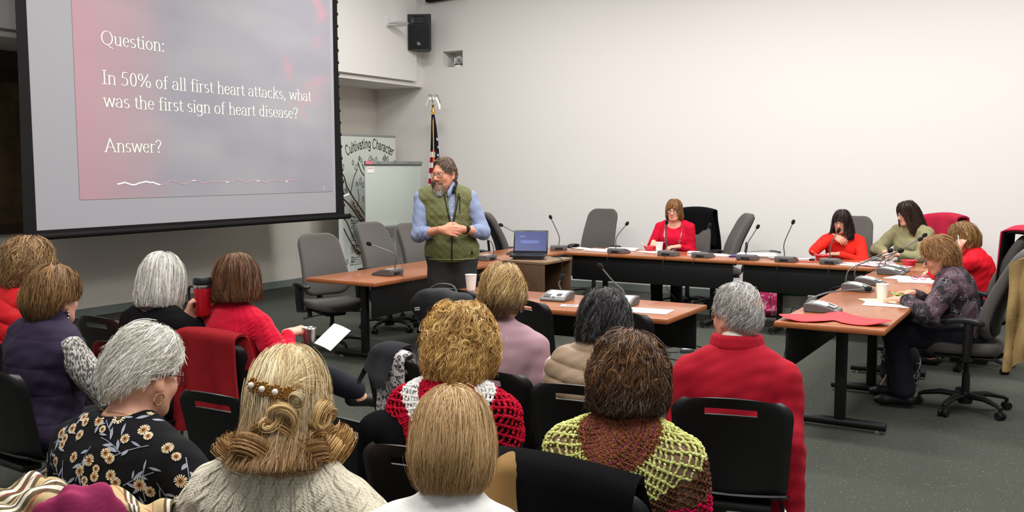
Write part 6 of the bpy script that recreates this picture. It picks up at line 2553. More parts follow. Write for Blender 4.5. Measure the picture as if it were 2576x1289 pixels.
d2 = ov.math('ABSOLUTE', ov.math('SUBTRACT', ov.math('FRACT', ov.math('DIVIDE', ov.math('SUBTRACT', x_, z_), .13)), .5))
dq = ov.math('MINIMUM', d1, d2)
nz = ov.noise(ov.tc.outputs['Object'], 40, 3)
ov.color(ov.mix(nz, (92, 95, 56), (112, 113, 70)))
ov.bump(ov.math('ADD', ov.math('POWER', ov.math('MULTIPLY', dq, 2.0), .5), ov.math('MULTIPLY', nz, .5)), .45, .010)
vneg = [((0, 0, .92 - .6), (.8, .8, .6))]
for k in range(9):
    t = k / 8
    zc = 1.245 + .27 * t
    vneg.append(((0, .20, zc), (.008 + .048 * t, .16, .040)))
_, vV, vQ = p.top('olive_vest', ov.m, e=.036, sleeve=None, neg=vneg + [(p.C7 + np.array([0, .03, .07]), (.085, .085, .06))], fold=.005, seam='back', h=.0055,
                  extra=lambda F: F.ell((0, .02, 1.02), (.222, .165, .16), None, .05),
                  disp=lambda V, N: .003 * np.sqrt(np.minimum(np.abs(np.sin(PI * (V[:, 0] + V[:, 2]) / .13)), np.abs(np.sin(PI * (V[:, 0] - V[:, 2]) / .13)))))
vb = p.bvh(vV, vQ)


def on_vest(x, z, off=.003, bv=None):
    h_ = (bv or vb).ray_cast(Vector((x, 1.0, z)), Vector((0, -1, 0)))
    return h_[0] + Vector((0, off, 0)) if h_[0] is not None else Vector((x, .2, z))


zipm = pm('black_zip', (20, 20, 20), rough=.5)
MB().tube([on_vest(0, z) for z in np.linspace(.925, 1.235, 20)], .006, 8).build('vest_zip', zipm, p.root)
for s_ in (-1, 1):
    MB().tube([on_vest(s_ * (.014 + .052 * t), 1.24 + .26 * t, .001) for t in np.linspace(0, .92, 14)], .006, 8).build('zip_edge', zipm, p.root)
    F = Solid()
    for k in range(7):
        t0, t1 = k / 7, (k + 1) / 7
        c = lambda t: np.array([s_ * (.062 + .036 * math.sin(PI * (.12 + .80 * t))), (.085 - .19 * t), p.C7[2] - .010 + .062 * t]) + np.array([p.C7[0], 0, 0])
        up_ = np.array([s_ * .006, .0, .042])
        F.cap(c(t0), c(t1), .013, .013, .008)
        F.cap(c(t0) + up_, c(t1) + up_, .010, .010, .008)
        F.cap(c(t0) + up_ * .5, c(t1) + up_ * .5, .012, .012, .008)
    p.garment('vest_collar', pm('black_fleece_lining', (28, 28, 28), rough=.95), F, .006)
    F = Solid()
    cx_ = p.C7[0]
    for q_ in (0, .022):
        F.cap(np.array([cx_ + s_ * .034, .118, p.C7[2] - .035 + q_]), np.array([cx_ + s_ * .070, .060, p.C7[2] + .040 + q_]), .013, .013, .012)
        F.cap(np.array([cx_ + s_ * .070, .060, p.C7[2] + .040 + q_]), np.array([cx_ + s_ * .066, -.035, p.C7[2] + .075 + q_]), .013, .013, .012)
    p.garment('shirt_collar', shirt, F, .005)
    # black piping of the arm holes
    ring = []
    for k in range(26):
        a = 2 * PI * k / 26
        o = Vector(p.S['R' if s_ > 0 else 'L']) + Vector((-s_ * .012, 0, -.05))
        dd = Vector((s_ * .16, math.cos(a) * .12, math.sin(a) * .15))
        h_ = vb.ray_cast(o + dd * 1.0 + Vector((s_ * .0, math.cos(a) * .2, math.sin(a) * .2)), -Vector((0, math.cos(a), math.sin(a))))
        if h_[0] is not None:
            ring.append(h_[0])
    if len(ring) > 12:
        MB().tube(ring, .0055, 6, closed=True).build('arm_hole_piping', zipm, p.root)
MB().tube([on_vest(-.068, z, .004) for z in np.linspace(1.32, 1.455, 8)], .0045, 6).build('chest_pocket_zip', zipm, p.root)
MB().tube([on_vest(x, .935, .002) for x in np.linspace(-.19, .19, 24)], .006, 6).build('vest_hem', pm('olive_hem', (120, 124, 84), rough=.7), p.root)
lg = on_vest(-.165, .99, .003)
MB().box(lg, (.022, .004, .030), .002).build('sewn_label', zipm, p.root)
sb_ = p.bvh(sV, sQ)
for z in (1.44, 1.385, 1.33, 1.28):
    MB().lathe([(0, 0), (.0055, 0), (.0055, .002), (0, .0025)], on_vest(0, z, .001, sb_), 12, (0, 1, .2)).build('shirt_button', w_m, p.root)
p.trousers(pm('charcoal_trousers', (44, 43, 43), rough=.9, bump=(60, .2, .004)), e=.03)
p.shoes(shoe_m)
eyes(p.root, p.M, p.hs)
glasses(p.root, p.M, p.hs, pm('thin_dark_frame', (60, 40, 34), rough=.3), r=.0017, w=.023, h=.0145)
hair(p.root, p.M, p.hs, [(0, .128), (.35, .123), (.65, .106), (.88, .070), (1, .012), (.95, -.035), (.80, -.075), (.66, -.10)], .081, .092, .112,
     [(0, .098), (30, .090), (52, .066), (68, .030), (84, .012), (98, .005), (112, -.03), (150, -.07), (180, -.078)], [(92, 72, 58), (114, 92, 74), (78, 60, 48), (128, 110, 94)],
     n=1400, kids=7, length=.034, wave=(.003, .6), lift=.05, seed=31, mess=.03, swirl=.3, r=.0010, depth=.05, fly=.05, clump=.4, K=6, cr=.008, tilt=0, over=.0)


def beard(p, cols, n, seed, L0=.03):
    rg = np.random.RandomState(seed)
    a = np.radians(rg.uniform(-72, 72, n))
    z = rg.uniform(-.108, -.074, n)
    mus = rg.uniform(0, 1, n) < .22
    z = np.where(mus, rg.uniform(-.058, -.050, n), z)
    a = np.where(mus, np.radians(rg.uniform(-34, 34, n)), a)
    fr = np.clip((z + .115) / .04, 0, 1)
    rx_, ry_ = .044 + .014 * fr, .055 + .008 * fr
    x = rx_ * np.sin(a)
    y = .034 + ry_ * np.cos(a)
    y = np.where(mus, .094 - 11 * x * x, y)
    P0 = np.stack([x, y, z], 1)
    d = np.stack([.38 * np.sin(a) + rg.normal(0, .12, n), .35 * np.cos(a) + rg.normal(0, .1, n), -1 + rg.normal(0, .12, n)], 1)
    dm_ = np.stack([np.sign(x) * .8 + rg.normal(0, .2, n), rg.normal(.25, .1, n), -.7 + rg.normal(0, .2, n)], 1)
    d = np.where(mus[:, None], dm_, d)
    d /= np.linalg.norm(d, axis=1, keepdims=True)
    ln = L0 * (1.05 - .45 * np.abs(a) / 1.1) * rg.uniform(.7, 1.25, n)
    ln = np.where(mus, .018, ln)
    K = 6
    t = np.linspace(0, 1, K)[None, :, None]
    P = P0[:, None] + d[:, None] * t * ln[:, None, None]
    P[:, :, 1] -= .25 * (t[..., 0] ** 2) * ln[:, None]
    Pw = (np.c_[P.reshape(-1, 3), np.ones(n * K)] @ p.M.T)[:, :3].reshape(P.shape)
    cl = np.array([lin(c)[:3] for c in cols]) * 1.35
    w = np.clip((.062 - np.abs(x)) / .05, 0, 1) * np.clip((-.07 - z) / .02, .25, 1)
    pick = np.where(rg.uniform(0, 1, n) < w, rg.randint(0, 2, n), 2 + rg.randint(0, 2, n))
    V, F, C_ = strands_mesh(Pw, np.repeat((.0011 * p.hs * np.array([1, 1, 1, .9, .7, .2]))[None], n, 0), np.repeat(cl[pick][:, None], K, 1))
    np_obj('beard', V, F, hair_m, p.root, col=C_)


beard(p, [(186, 178, 166), (160, 150, 138), (118, 92, 72), (134, 106, 84)], 7000, 3, .050)
wr = Vector(p.W['L']) ; wd = (Vector(p.W['L']) - Vector(p.E['L'])).normalized()
wc = wr - wd * .035
mb = MB().lathe([(.033, -.011), (.037, -.011), (.037, .011), (.033, .011), (.033, -.011)], wc, 24, wd)
wt = mb.build('wristwatch', blk2, p.root)
nn = Vector((-.1, .95, .35)); nn = (nn - wd * nn.dot(wd)).normalized()
MB().lathe([(0, 0), (.021, 0), (.022, .006), (.019, .010), (0, .010)], wc + nn * .033, 20, nn).build('watch_case', pm('dark_watch_case', (46, 40, 36), rough=.3, metal=.6), wt)
MB().lathe([(0, 0), (.016, 0), (.016, .001), (0, .001)], wc + nn * .0432, 20, nn).build('watch_face', pm('watch_face', (20, 20, 24), rough=.15), wt)

# ------------------------------------------------------------------ people round the far tables
# woman in red with long necklace
p = Person('person with light brown bob, glasses and long silver necklace over a red sweater', (-4.05, 10.56), 1.345, 188, lean=5, hd=(-2, 2, 0), hs=1.0, sw=.172, g=1.0, h=.0048, skin=(226, 164, 138),
           arms={'R': {'w': (.19, .30, .82), 'pole': (.5, -.35, -1), 'd': (-.15, .85, -.45), 'n': (.3, .5, .8), 'th': -1, 'curl': .55}, 'L': {'w': (-.10, .25, .775), 'pole': (-.35, -.6, -.8), 'd': (.9, .4, -.1), 'n': (0, .2, 1), 'th': 1, 'curl': .4}}).body()
fr_ = p.C7 + np.array([0, .085, .01])
_, V, Q = p.top('red_sweater', pm('crimson_knit', (196, 22, 50), rough=.9, spec=.1, bump=(200, .2, .003)), e=.013, sleeve=.92, sl_e=.016, seam='back', h=.006, neg=[(p.C7 + np.array([0, .075, -.005]), (.090, .12, .066))])
p.trousers(blktr); p.shoes(shoe_m); eyes(p.root, p.M, 1.0)
glasses(p.root, p.M, 1.0, pm('dark_brown_frame', (44, 28, 26), rough=.3), r=.0026, w=.024, h=.0175)
hair(p.root, p.M, 1.0, [(0, .142), (.35, .136), (.65, .116), (.90, .07), (1, .012), (1.04, -.04), (1.03, -.085), (.90, -.125)], .096, .108, .120,
     [(0, .042), (26, .040), (40, .025), (50, -.05), (75, -.10), (110, -.105), (180, -.105)], [(122, 84, 48), (148, 106, 64), (96, 66, 38)],
     n=900, kids=7, length=.15, wave=(.003, .7), lift=.02, seed=32, r=.0012, depth=.10, K=8, tilt=2, over=.003)
bv = p.bvh(V, Q)
pts = []
for k in range(31):
    t = k / 30
    x = .105 * math.cos(PI * t)
    z = p.C7[2] - .02 - .30 * math.sin(PI * t) ** .8
    h_ = bv.ray_cast(Vector((x, 1, z)), Vector((0, -1, 0)))
    pts.append((h_[0] if h_[0] is not None else Vector((x, .1, z))) + Vector((0, .006, 0)))
nkl = MB().tube(pts, .0022, 6).build('necklace', silver, p.root)
for k in (3, 6, 9, 11, 13, 15, 17, 19, 21, 24, 27):
    c_ = pts[k]
    MB().tube([c_ + Vector((.012 * math.cos(a), .001, .015 * math.sin(a))) for a in [q * PI / 7 for q in range(14)]], .0024, 6, closed=True).build('necklace_ring', silver, nkl)

# dark haired woman in orange-red
p = Person('person with long dark hair and fringe in orange-red sweater, hand raised to her chest', (-2.14, 10.54), 1.265, 184, lean=6, hd=(-12, 4, 0), hs=1.0, sw=.172, h=.0048, skin=(204, 142, 118),
           arms={'R': {'w': (.075, .20, .955), 'pole': (.75, .05, -.6), 'd': (-.86, .15, -.42), 'n': (-.1, .75, .6), 'th': -1, 'curl': .35, 'spread': .2}, 'L': {'w': (-.02, .27, .775), 'pole': (-1, -.3, -.3), 'd': (1, .15, -.03), 'n': (0, .2, 1), 'th': 1, 'curl': .3}}).body()
p.top('orange_red_sweater', pm('orange_red_knit', (222, 44, 34), rough=.9, spec=.1, bump=(200, .2, .003)), e=.013, sleeve=.95, sl_e=.015, seam='back', h=.006, neg=[(p.C7 + np.array([0, .085, -.0]), (.070, .11, .070))])
p.trousers(blktr); p.shoes(shoe_m); eyes(p.root, p.M, 1.0)
glasses(p.root, p.M, 1.0, pm('thin_gold_frame', (170, 140, 90)), r=.0012, w=.023, h=.016)
LONG = [(0, .142), (.35, .137), (.66, .118), (.92, .072), (1.04, .012), (1.14, -.05), (1.22, -.11), (1.26, -.16), (1.18, -.22), (1.0, -.27)]
hair(p.root, p.M, 1.0, LONG, .096, .106, .118, [(0, .032), (26, .030), (40, .012), (50, -.10), (62, -.18), (100, -.17), (180, -.16)], [(34, 24, 20), (46, 32, 26), (26, 19, 17)],
     n=1000, kids=7, length=.26, wave=(.008, 1.0), lift=.04, seed=33, r=.0012, depth=.12, K=10, fly=.05, mess=.016, tilt=2, over=.004)

# woman with long dark brown hair in pale green
p = Person('person with very long dark brown hair and glasses in pale green sweater, hands folded', (-1.50, 10.66), 1.365, 150, lean=9, hd=(-22, 8, 0), hs=1.0, sw=.178, g=1.02, h=.0048, skin=(222, 166, 146),
           arms={'R': {'w': (.10, .33, .80), 'pole': (1, -.2, -.3), 'd': (-.7, .6, -.1), 'n': (.3, .4, .9), 'th': 1, 'curl': .6}, 'L': {'w': (-.03, .33, .795), 'pole': (-1, -.3, -.3), 'd': (.75, .6, -.05), 'n': (-.3, .4, .9), 'th': -1, 'curl': .6}}).body()
p.top('pale_green_sweater', pm('sage_green_knit', (138, 134, 100), rough=.95, spec=.1, bump=(240, .3, .003)), e=.020, sleeve=.66, sl_e=.028, seam='back', h=.006, collar=.12, fold=.006)
p.trousers(blktr); p.shoes(shoe_m); eyes(p.root, p.M, 1.0)
glasses(p.root, p.M, 1.0, pm('dark_brown_frame', (44, 28, 26)), r=.0016, w=.023, h=.016)
LONG2 = [(0, .148), (.35, .142), (.66, .122), (.90, .074), (1.02, .012), (1.10, -.05), (1.18, -.12), (1.22, -.19), (1.12, -.25), (.95, -.30)]
hair(p.root, p.M, 1.0, LONG2, .092, .104, .122, [(0, .070), (22, .055), (42, .01), (56, -.12), (68, -.24), (110, -.22), (180, -.21)], [(48, 34, 27), (36, 26, 22), (62, 44, 34)],
     n=1000, kids=7, length=.32, wave=(.006, .8), lift=.03, seed=34, r=.0012, depth=.10, K=10, fly=.04, mess=.012)

# woman in red resting her head on her hand
p = Person('person in red sweater leaning on one hand at the far end of the right table', (-.80, 8.86), 1.255, 88, lean=17, hd=(6, 16, 0), hs=1.04, sw=.172, g=1.05, h=.006, skin=(220, 160, 136),
           arms={'L': {'w': (-.125, .235, .995), 'pole': (-.5, .6, -1), 'd': (.25, -.35, .9), 'n': (-.9, .3, .1), 'th': -1, 'curl': .5}, 'R': {'w': (.10, .42, .785), 'pole': (1, -.2, -.4)}}).body()
p.top('red_sweater', pm('scarlet_knit', (204, 26, 40), rough=.9, spec=.1, bump=(200, .2, .003)), e=.018, sleeve=.9, sl_e=.018, h=.0065, fold=.007)
p.trousers(navy); p.shoes(shoe_m); eyes(p.root, p.M, p.hs)
hair(p.root, p.M, p.hs, SHORT, .100, .106, .126, [(0, .055), (45, .03), (72, -.01), (95, -.04), (130, -.085), (180, -.105)], [(130, 98, 56), (156, 122, 76), (104, 78, 46)],
     n=900, kids=7, length=.10, wave=(.008, .8), lift=.04, seed=35, mess=.022, swirl=.15, r=.0012, depth=.12)
pw_ = p.world((-.155, .21, 1.06))
pen2 = thing('white_pen', 'white pen between the fingers of the woman leaning on her hand', 'pen', pw_, R_(88))
MB().tube([(-.02, -.02, -.07), (-.015, -.012, -.05), (.01, .01, .07)], [.001, .0045, .0045], 8).build('barrel', w_m, pen2)
MB().tube([(.009, .014, .03), (.012, .016, .07)], .0015, 6).build('clip', blk2, pen2)

# elderly woman in paisley blouse
p = Person('person with short reddish hair and dark glasses in paisley blouse, writing at the right table', (-.80, 7.22), 1.245, 90, lean=13, hd=(4, 24, 0), hs=1.05, sw=.178, g=1.14, h=.0055, skin=(220, 158, 130),
           arms={'L': {'w': (-.20, .345, .775), 'pole': (-.8, -.5, -.5), 'd': (.2, .95, -.06), 'n': (-.1, .15, 1), 'th': 1, 'curl': .28}, 'R': {'w': (.10, .345, .785), 'pole': (.8, -.4, -.5), 'd': (-.2, .95, -.1), 'n': (.25, .2, .9), 'th': -1, 'curl': .6}},
           legs={'L': {'kn': (-.13, .42, .53), 'an': (-.14, .34, .10), 'to': (-.15, .48, .045)}, 'R': {'kn': (.10, .44, .53), 'an': (.10, .42, .10), 'to': (.11, .56, .045)}}).body()
pz = NT('paisley_print', rough=.85, spec=.15)
po = pz.tc.outputs['Object']
po2 = pz.mix(.08, po, pz.noise(po, 9, 2, out=1))
vd = pz.voro(po2, 20)
cl_ = pz.xyz(pz.voro(po, 13, out='Color'))[0]
wv = pz.math('SINE', pz.math('ADD', pz.math('MULTIPLY', vd, 40.0), pz.math('MULTIPLY', pz.noise(po, 22, 2), 9.0)))
ln = pz.mapr(wv, .55, .85)
dots = pz.mapr(pz.voro(po, 95), .12, .2, 1, 0)
bc = pz.mix(pz.math('GREATER_THAN', cl_, .55), (38, 33, 37), (74, 54, 64))
bc = pz.mix(pz.math('MULTIPLY', ln, pz.math('GREATER_THAN', pz.noise(po, 15, 2), .52)), bc, (132, 126, 130))
pz.color(pz.mix(pz.math('MULTIPLY', dots, .6), bc, (170, 164, 164)))
p.top('paisley_blouse', pz.m, e=.024, sleeve=.95, sl_e=.026, h=.0065, collar=.22, fold=.007)
p.trousers(navy, e=.026); p.shoes(shoe_m); eyes(p.root, p.M, p.hs)
glasses(p.root, p.M, p.hs, pm('black_frame', (16, 14, 16), rough=.3), r=.0024, w=.025, h=.019)
hair(p.root, p.M, p.hs, SHORT, .098, .102, .126, [(0, .074), (45, .052), (72, .026), (90, .004), (108, -.055), (130, -.09), (180, -.115)], [(148, 108, 66), (170, 130, 86), (126, 90, 56)],
     n=1000, kids=7, length=.09, wave=(.012, 1.0), lift=.06, seed=36, mess=.022, swirl=.1, r=.0009, depth=.14, curl=.05, tilt=4)
# ------------------------------------------------------------------ empty stacking chairs
schair('empty black stacking chair between the purple vest and the white haired woman', -4.74, 3.62, 0)
schair('empty black stacking chair with a leopard print scarf over its back', -2.535, 3.54, -8)
schair('black stacking chair right beside the barrette woman, black fur coat on it', -2.02, 2.66, -8)
schair('black stacking chair behind the red jacket, a black bag strap looped beside it', -2.76, 2.68, 2)
schair('empty black stacking chair pushed up to the middle table by the mauve sweater', -2.94, 5.45, -18)
schair('empty black stacking chair at the right end of the middle table', -2.22, 5.34, -16)
schair('black stacking chair at the bottom left under the end of the check scarf', -2.68, 1.50, 8)
schair('black stacking chair in front of the standing man, black bag hung on it', -3.80, 5.64, 14)

# ------------------------------------------------------------------ coats and scarves on chair backs
fur = pm('black_fleece', (15, 15, 17), rough=1.0, spec=.05, bump=(160, .5, .006))
dk_g = pm('dark_grey_cloth', (50, 50, 53), rough=.95, spec=.1, bump=(240, .3, .003))
lp = NT('leopard_print', rough=.9, spec=.1)
lo = lp.tc.outputs['UV']
n0 = lp.noise(lo, 40, 2)
dv = lp.math('ADD', lp.voro(lo, 74), lp.math('MULTIPLY', lp.math('SUBTRACT', n0, .5), .25))
ringm = lp.math('MULTIPLY', lp.mapr(dv, .27, .31), lp.mapr(dv, .50, .46))
lc_ = lp.mix(lp.mapr(dv, .30, .24), (206, 202, 200), (148, 140, 138))
lp.color(lp.mix(ringm, lc_, (44, 42, 44)))
drape('leopard_scarf', 'grey leopard print scarf hanging down the back of an empty black chair', 'scarf', lp.m, (-2.535, 3.54, -8), wt=.075, wb=.085, back=.46, front=.12, fold=.010, nf=4, seed=5, xs=.0, hem=.06, lift=.010, gap=.002, nu=21, flare=.02)
drape('grey_shawl', 'dark grey cloth folded over the leopard scarf on an empty black chair', 'cloth', dk_g, (-2.535, 3.54, -8), wt=.062, wb=.080, back=.145, front=.12, fold=.016, nf=4, seed=6, xs=-.03, lift=.026, gap=.020, slope=-.012, nu=25, th=.02, hem=.25)
drape('fur_coat', 'black fur coat hung over the chair right of the barrette woman', 'coat', fur, (-2.02, 2.66, -8), wt=.07, wb=.13, back=.50, front=.2, fold=.03, nf=4, seed=7, xs=.04, lift=.004, gap=.02, nu=25, slope=.03)
fco = [o for o in bpy.data.objects if o.name == 'fur_coat'][0]
fco.location = (-2.02 + .17 * math.cos(R_(-8)), 2.66 + .17 * math.sin(R_(-8)), -.012)
drape('black_coat', 'black coat with tan lining over the chair of the woman in the poncho', 'coat', fur, (C11[0], C11[1], 10), wt=.20, wb=.235, back=.48, front=.18, fold=.012, nf=4, seed=8, lift=.03, gap=.022, slope=.02, flare=.04, th=.022)
tl = drape('tan_lining', '', '', pm('tan_suede', (138, 108, 66), rough=.9, spec=.1, bump=(260, .25, .003)), (0, 0, 0), wt=.050, wb=.060, back=.20, front=.10, fold=.012, nf=3, seed=9, xs=-.01, lift=.055, gap=.046, nu=17, th=.008, hem=.3, parent=[o for o in bpy.data.objects if o.name.startswith('black_coat')][0])
tl.location = (-.135, 0, -.01)
pl = NT('camel_check', rough=.95, spec=.05)
u, v, _ = pl.xyz(pl.tc.outputs['UV'])


def band(c, per, lo_, hi_):
    f = pl.math('FRACT', pl.math('DIVIDE', c, per))
    return pl.math('MULTIPLY', pl.math('GREATER_THAN', f, lo_), pl.math('LESS_THAN', f, hi_))


cb = pl.mix(pl.noise(pl.tc.outputs['UV'], 300, 2), (206, 184, 140), (190, 166, 122))
for c_, ph_ in ((u, 0), (v, .02)):
    for (a, b) in ((.10, .17), (.24, .31), (.38, .45)):
        cb = pl.mix(pl.math('MULTIPLY', band(c_, .15, a, b), .80), cb, (52, 44, 36))
    for (a, b) in ((.17, .24), (.31, .38)):
        cb = pl.mix(pl.math('MULTIPLY', band(c_, .15, a, b), .85), cb, (232, 226, 212))
    cb = pl.mix(pl.math('MULTIPLY', band(c_, .15, .80, .83), .6), cb, (168, 50, 46))
pl.color(cb)
pl.bump(pl.noise(pl.tc.outputs['UV'], 600, 2), .4, .002)
# the check scarf lies in a crumpled roll along the chair back, the pink collar stands in front of it
ax_ = catmull([(-2.40, 1.19, .845), (-2.27, 1.285, .858), (-2.135, 1.375, .856), (-2.01, 1.47, .825), (-1.90, 1.55, .775)], 16)
G, UVs = [], []
nS = 44
for i, q in enumerate(ax_):
    t = i / (len(ax_) - 1)
    d = (ax_[min(i + 1, len(ax_) - 1)] - ax_[max(i - 1, 0)]).normalized()
    sd = d.cross(Vector((0, 0, 1))).normalized()
    row = []
    for j in range(nS):
        a = -1.2 + 4.4 * j / (nS - 1)
        rr = .055 * (1 + .30 * math.sin(2 * a + 9 * t) * math.sin(5 * t + 1) + .22 * math.sin(3 * a - 17 * t + 1) + .12 * math.sin(7 * a + 31 * t))
        rr *= 1 + .25 * math.sin(12 * t + 2)
        row.append(tuple(q + sd * (math.cos(a) * rr * 1.35) + Vector((0, 0, 1)) * (math.sin(a) * rr * 1.05 + .012 * math.sin(23 * t + 2 * a))))
        UVs.append((t * .60 + .05 * math.sin(a + 6 * t), a * .07 + .05 * math.sin(8 * t)))
    G.append(row)
mb = MB().sheet(G, .006)
so = mb.build('check_scarf', pl.m, smooth=70)
uvl = so.data.uv_layers.new(name='UVMap')
li = np.zeros(len(so.data.loops), int)
so.data.loops.foreach_get('vertex_index', li)
uvl.data.foreach_set('uv', np.array(UVs + UVs, np.float32)[li].ravel())
tag(so, 'camel scarf with black, white and red check heaped over a chair back at bottom left', 'scarf')
ar = catmull([(-2.055, 1.225, .80), (-2.017, 1.255, .882), (-1.984, 1.280, .928), (-1.940, 1.31, .948), (-1.905, 1.350, .944), (-1.886, 1.372, .905), (-1.875, 1.38, .80)], 9)
G = []
for i, q in enumerate(ar):
    t = i / (len(ar) - 1)
    row = []
    d = (ar[min(i + 1, len(ar) - 1)] - ar[max(i - 1, 0)]).normalized()
    bk_ = Vector((-.80, .58, .12)).normalized()
    n_ = d.cross(bk_).normalized()
    if n_.z < -.2:
        n_ = -n_
    for j in range(15):
        s_ = j / 14
        row.append(tuple(q + bk_ * (.070 * s_ - .030) + n_ * (.014 * math.sin(PI * s_) + .006 * math.sin(9 * s_ + 14 * t) + .006 * math.sin(31 * t)) - Vector((0, 0, .05 * max(0, .35 - s_) ** 2 * 8))))
    G.append(row)
pj = MB().sheet(G, .012).build('pink_jacket', pm('raspberry_pink_fabric', (150, 48, 88), rough=.8, spec=.15, bump=(120, .3, .004)), smooth=70)
cb_ = Vector((-1.962, 1.312, .80))
G = [[tuple(cb_ + (q - cb_) * (.10 + .80 * j / 7) + Vector((-.01, .015, .004 * math.sin(j * 2)))) for j in range(8)] for q in ar]
MB().sheet(G, .008).build('dark_lining', fur, pj, smooth=60)
tag(pj, 'pink jacket collar standing in front of the check scarf at the bottom left', 'jacket')

# coats on the task chairs
TT = (-.325, 1.150)
drape('black_jacket', 'black jacket hung over the chair of the woman with the necklace', 'jacket', fur, (-4.02, 10.96, 180), wt=.24, wb=.29, back=.62, front=.45, fold=.02, nf=5, seed=14, top=TT, tilt=.12, lift=.02, gap=.050, th=.02, flare=.05)
drape('red_coat', 'red coat with dark lining hung over the chair behind the woman in pale green', 'coat', pm('crimson_wool', (168, 20, 52), rough=.95, bump=(200, .3, .003)), (-1.34, 10.92, 150), wt=.22, wb=.27, back=.55, front=.4, fold=.024, nf=5, seed=15, top=TT, tilt=.12, lift=.02, gap=.050, th=.02)
drape('red_black_coat', 'red and black coat over a grey chair at the far right edge', 'coat', fur, (-.66, 8.84, 86), wt=.22, wb=.26, back=.60, front=.42, fold=.022, nf=4, seed=16, top=TT, tilt=.12, lift=.02, gap=.050, th=.016)
rl = drape('red_lining', '', '', MATS['crimson_wool'], (0, 0, 0), wt=.215, wb=.23, back=.30, front=.36, fold=.012, nf=4, seed=17, top=TT, tilt=.12, lift=.044, gap=.076, th=.012, parent=[o for o in bpy.data.objects if o.name.startswith('red_black_coat')][0])
# tan jacket wrapped round the near corner of the elderly woman's chair back
pth = catmull([(-.27, 7.06, 0), (-.34, 7.0, 0), (-.315, 6.955, 0), (-.26, 6.94, 0), (-.20, 6.96, 0), (-.17, 7.02, 0), (-.15, 7.14, 0), (-.15, 7.30, 0), (-.16, 7.44, 0)], 6)
G = []
for i, q in enumerate(pth):
    t = i / (len(pth) - 1)
    row = []
    zt = 1.04 + .14 * min(1, t * 1.5)
    for j in range(30):
        s_ = j / 29
        z = zt - s_ * (.62 + .10 * math.sin(t * 7))
        f = .032 * math.sin(t * 30 + s_ * 3) * min(1, s_ * 2.5) + .012 * math.sin(s_ * 13 + t * 9)
        d = (Vector((q.x, q.y, 0)) - Vector((-.31, 7.25, 0))).normalized()
        row.append((q.x + d.x * (f + .04 * s_), q.y + d.y * (f + .04 * s_), z))
    G.append(row)
tj = MB().sheet(G, .012).build('tan_jacket', pm('khaki_cotton', (150, 126, 84), rough=.95, spec=.1, bump=(90, .4, .006), var=(12, .1)), smooth=60)
tag(tj, 'tan cloth jacket hanging over the chair of the elderly woman at the right edge', 'jacket')

# black bag on the chair in front of the man
bg = thing('black_bag', 'black soft bag with pale lettering hung on a chair in front of the standing man', 'bag', (-3.80, 5.64, 0), R_(14))
F = Solid()
F.ell((0, -.36, .75), (.23, .075, .11), None, .03).ell((-.03, -.34, .82), (.15, .06, .05), None, .04).ell((.06, -.37, .68), (.21, .07, .10), None, .03).ell((.14, -.35, .78), (.10, .06, .07), None, .03)
V, Q = F.mesh(.008)
V = relax(V, Q, 2); V = V + vnormals(V, Q) * (.010 * vnoise(V, 26, 4))[:, None]
np_obj('bag_body', V, Q, pm('black_nylon', (22, 22, 24), rough=.6, spec=.3), bg.copy() and bg)
MB().tube(catmull([(-.12, -.33, .82), (-.06, -.29, .885), (.06, -.29, .885), (.12, -.33, .82)], 6), .010, 8, flat=.5).build('bag_strap', blk2, bg)
bb_ = BVHTree.FromPolygons([tuple(q) for q in V], [tuple(int(i) for i in f) for f in Q])


def lift_bag(v_):
    h_ = bb_.ray_cast(Vector((v_.x, -1, v_.z)), Vector((0, 1, 0)))
    return h_[0] + Vector((0, -.003, 0)) if h_[0] is not None else v_


gl_m = pm('grey_lettering', (120, 120, 124), rough=.6)
for i, (ch, x) in enumerate((('D', .035), ('A', .066), ('V', .10))):
    mb = MB()
    if ch == 'D':
        st_ = [[(.0, 0), (.0, .028)], [(0, .028), (.010, .028), (.018, .020), (.018, .008), (.010, 0), (0, 0)]]
    elif ch == 'A':
        st_ = [[(0, 0), (.010, .028), (.020, 0)], [(.005, .011), (.015, .011)]]
    else:
        st_ = [[(0, .028), (.010, 0), (.020, .028)]]
    for s_ in st_:
        draw_ribbon(mb, s_, (x, -.44, .765), (1, 0, 0), (0, 0, 1), .0018, .0018, lift_bag)
    mb.build('letter', gl_m, bg, smooth=0)
wl = MB()
for k in range(2):
    draw_ribbon(wl, [(-.17, -.002 - .014 * k), (-.13, .006 - .014 * k)], (-.0, -.44, .735), (1, 0, 0), (0, 0, 1), .004, .004, lift_bag)
    wl.build('pale_tab', w_m, bg, smooth=0)
    wl = MB()

# purse of the woman in the floral blouse: looped black strap
hb = thing('handbag', 'black handbag with looped strap beside the woman in the floral blouse', 'handbag', (-2.02, 2.05, 0), R_(6))
F = Solid()
F.ell((0, 0, .53), (.13, .06, .09), None, .02).ell((0, 0, .50), (.12, .07, .06), None, .03)
V, Q = F.mesh(.009)
np_obj('bag_body', relax(V, Q, 2), Q, pm('black_leather', (20, 20, 21), rough=.4, spec=.5), hb)
MB().tube(catmull([(-.10, 0, .58), (-.09, 0, .78), (-.04, 0, .90), (.03, 0, .915), (.085, 0, .84), (.10, 0, .58)], 7), .010, 8, flat=.6).build('bag_strap', MATS['black_leather'], hb)
MB().box((0, -.03, .445), (.10, .10, .02), .004).tube([(0, 0, .0), (0, 0, .44)], .02, 8).build('bag_hook_stand', blk3, hb)

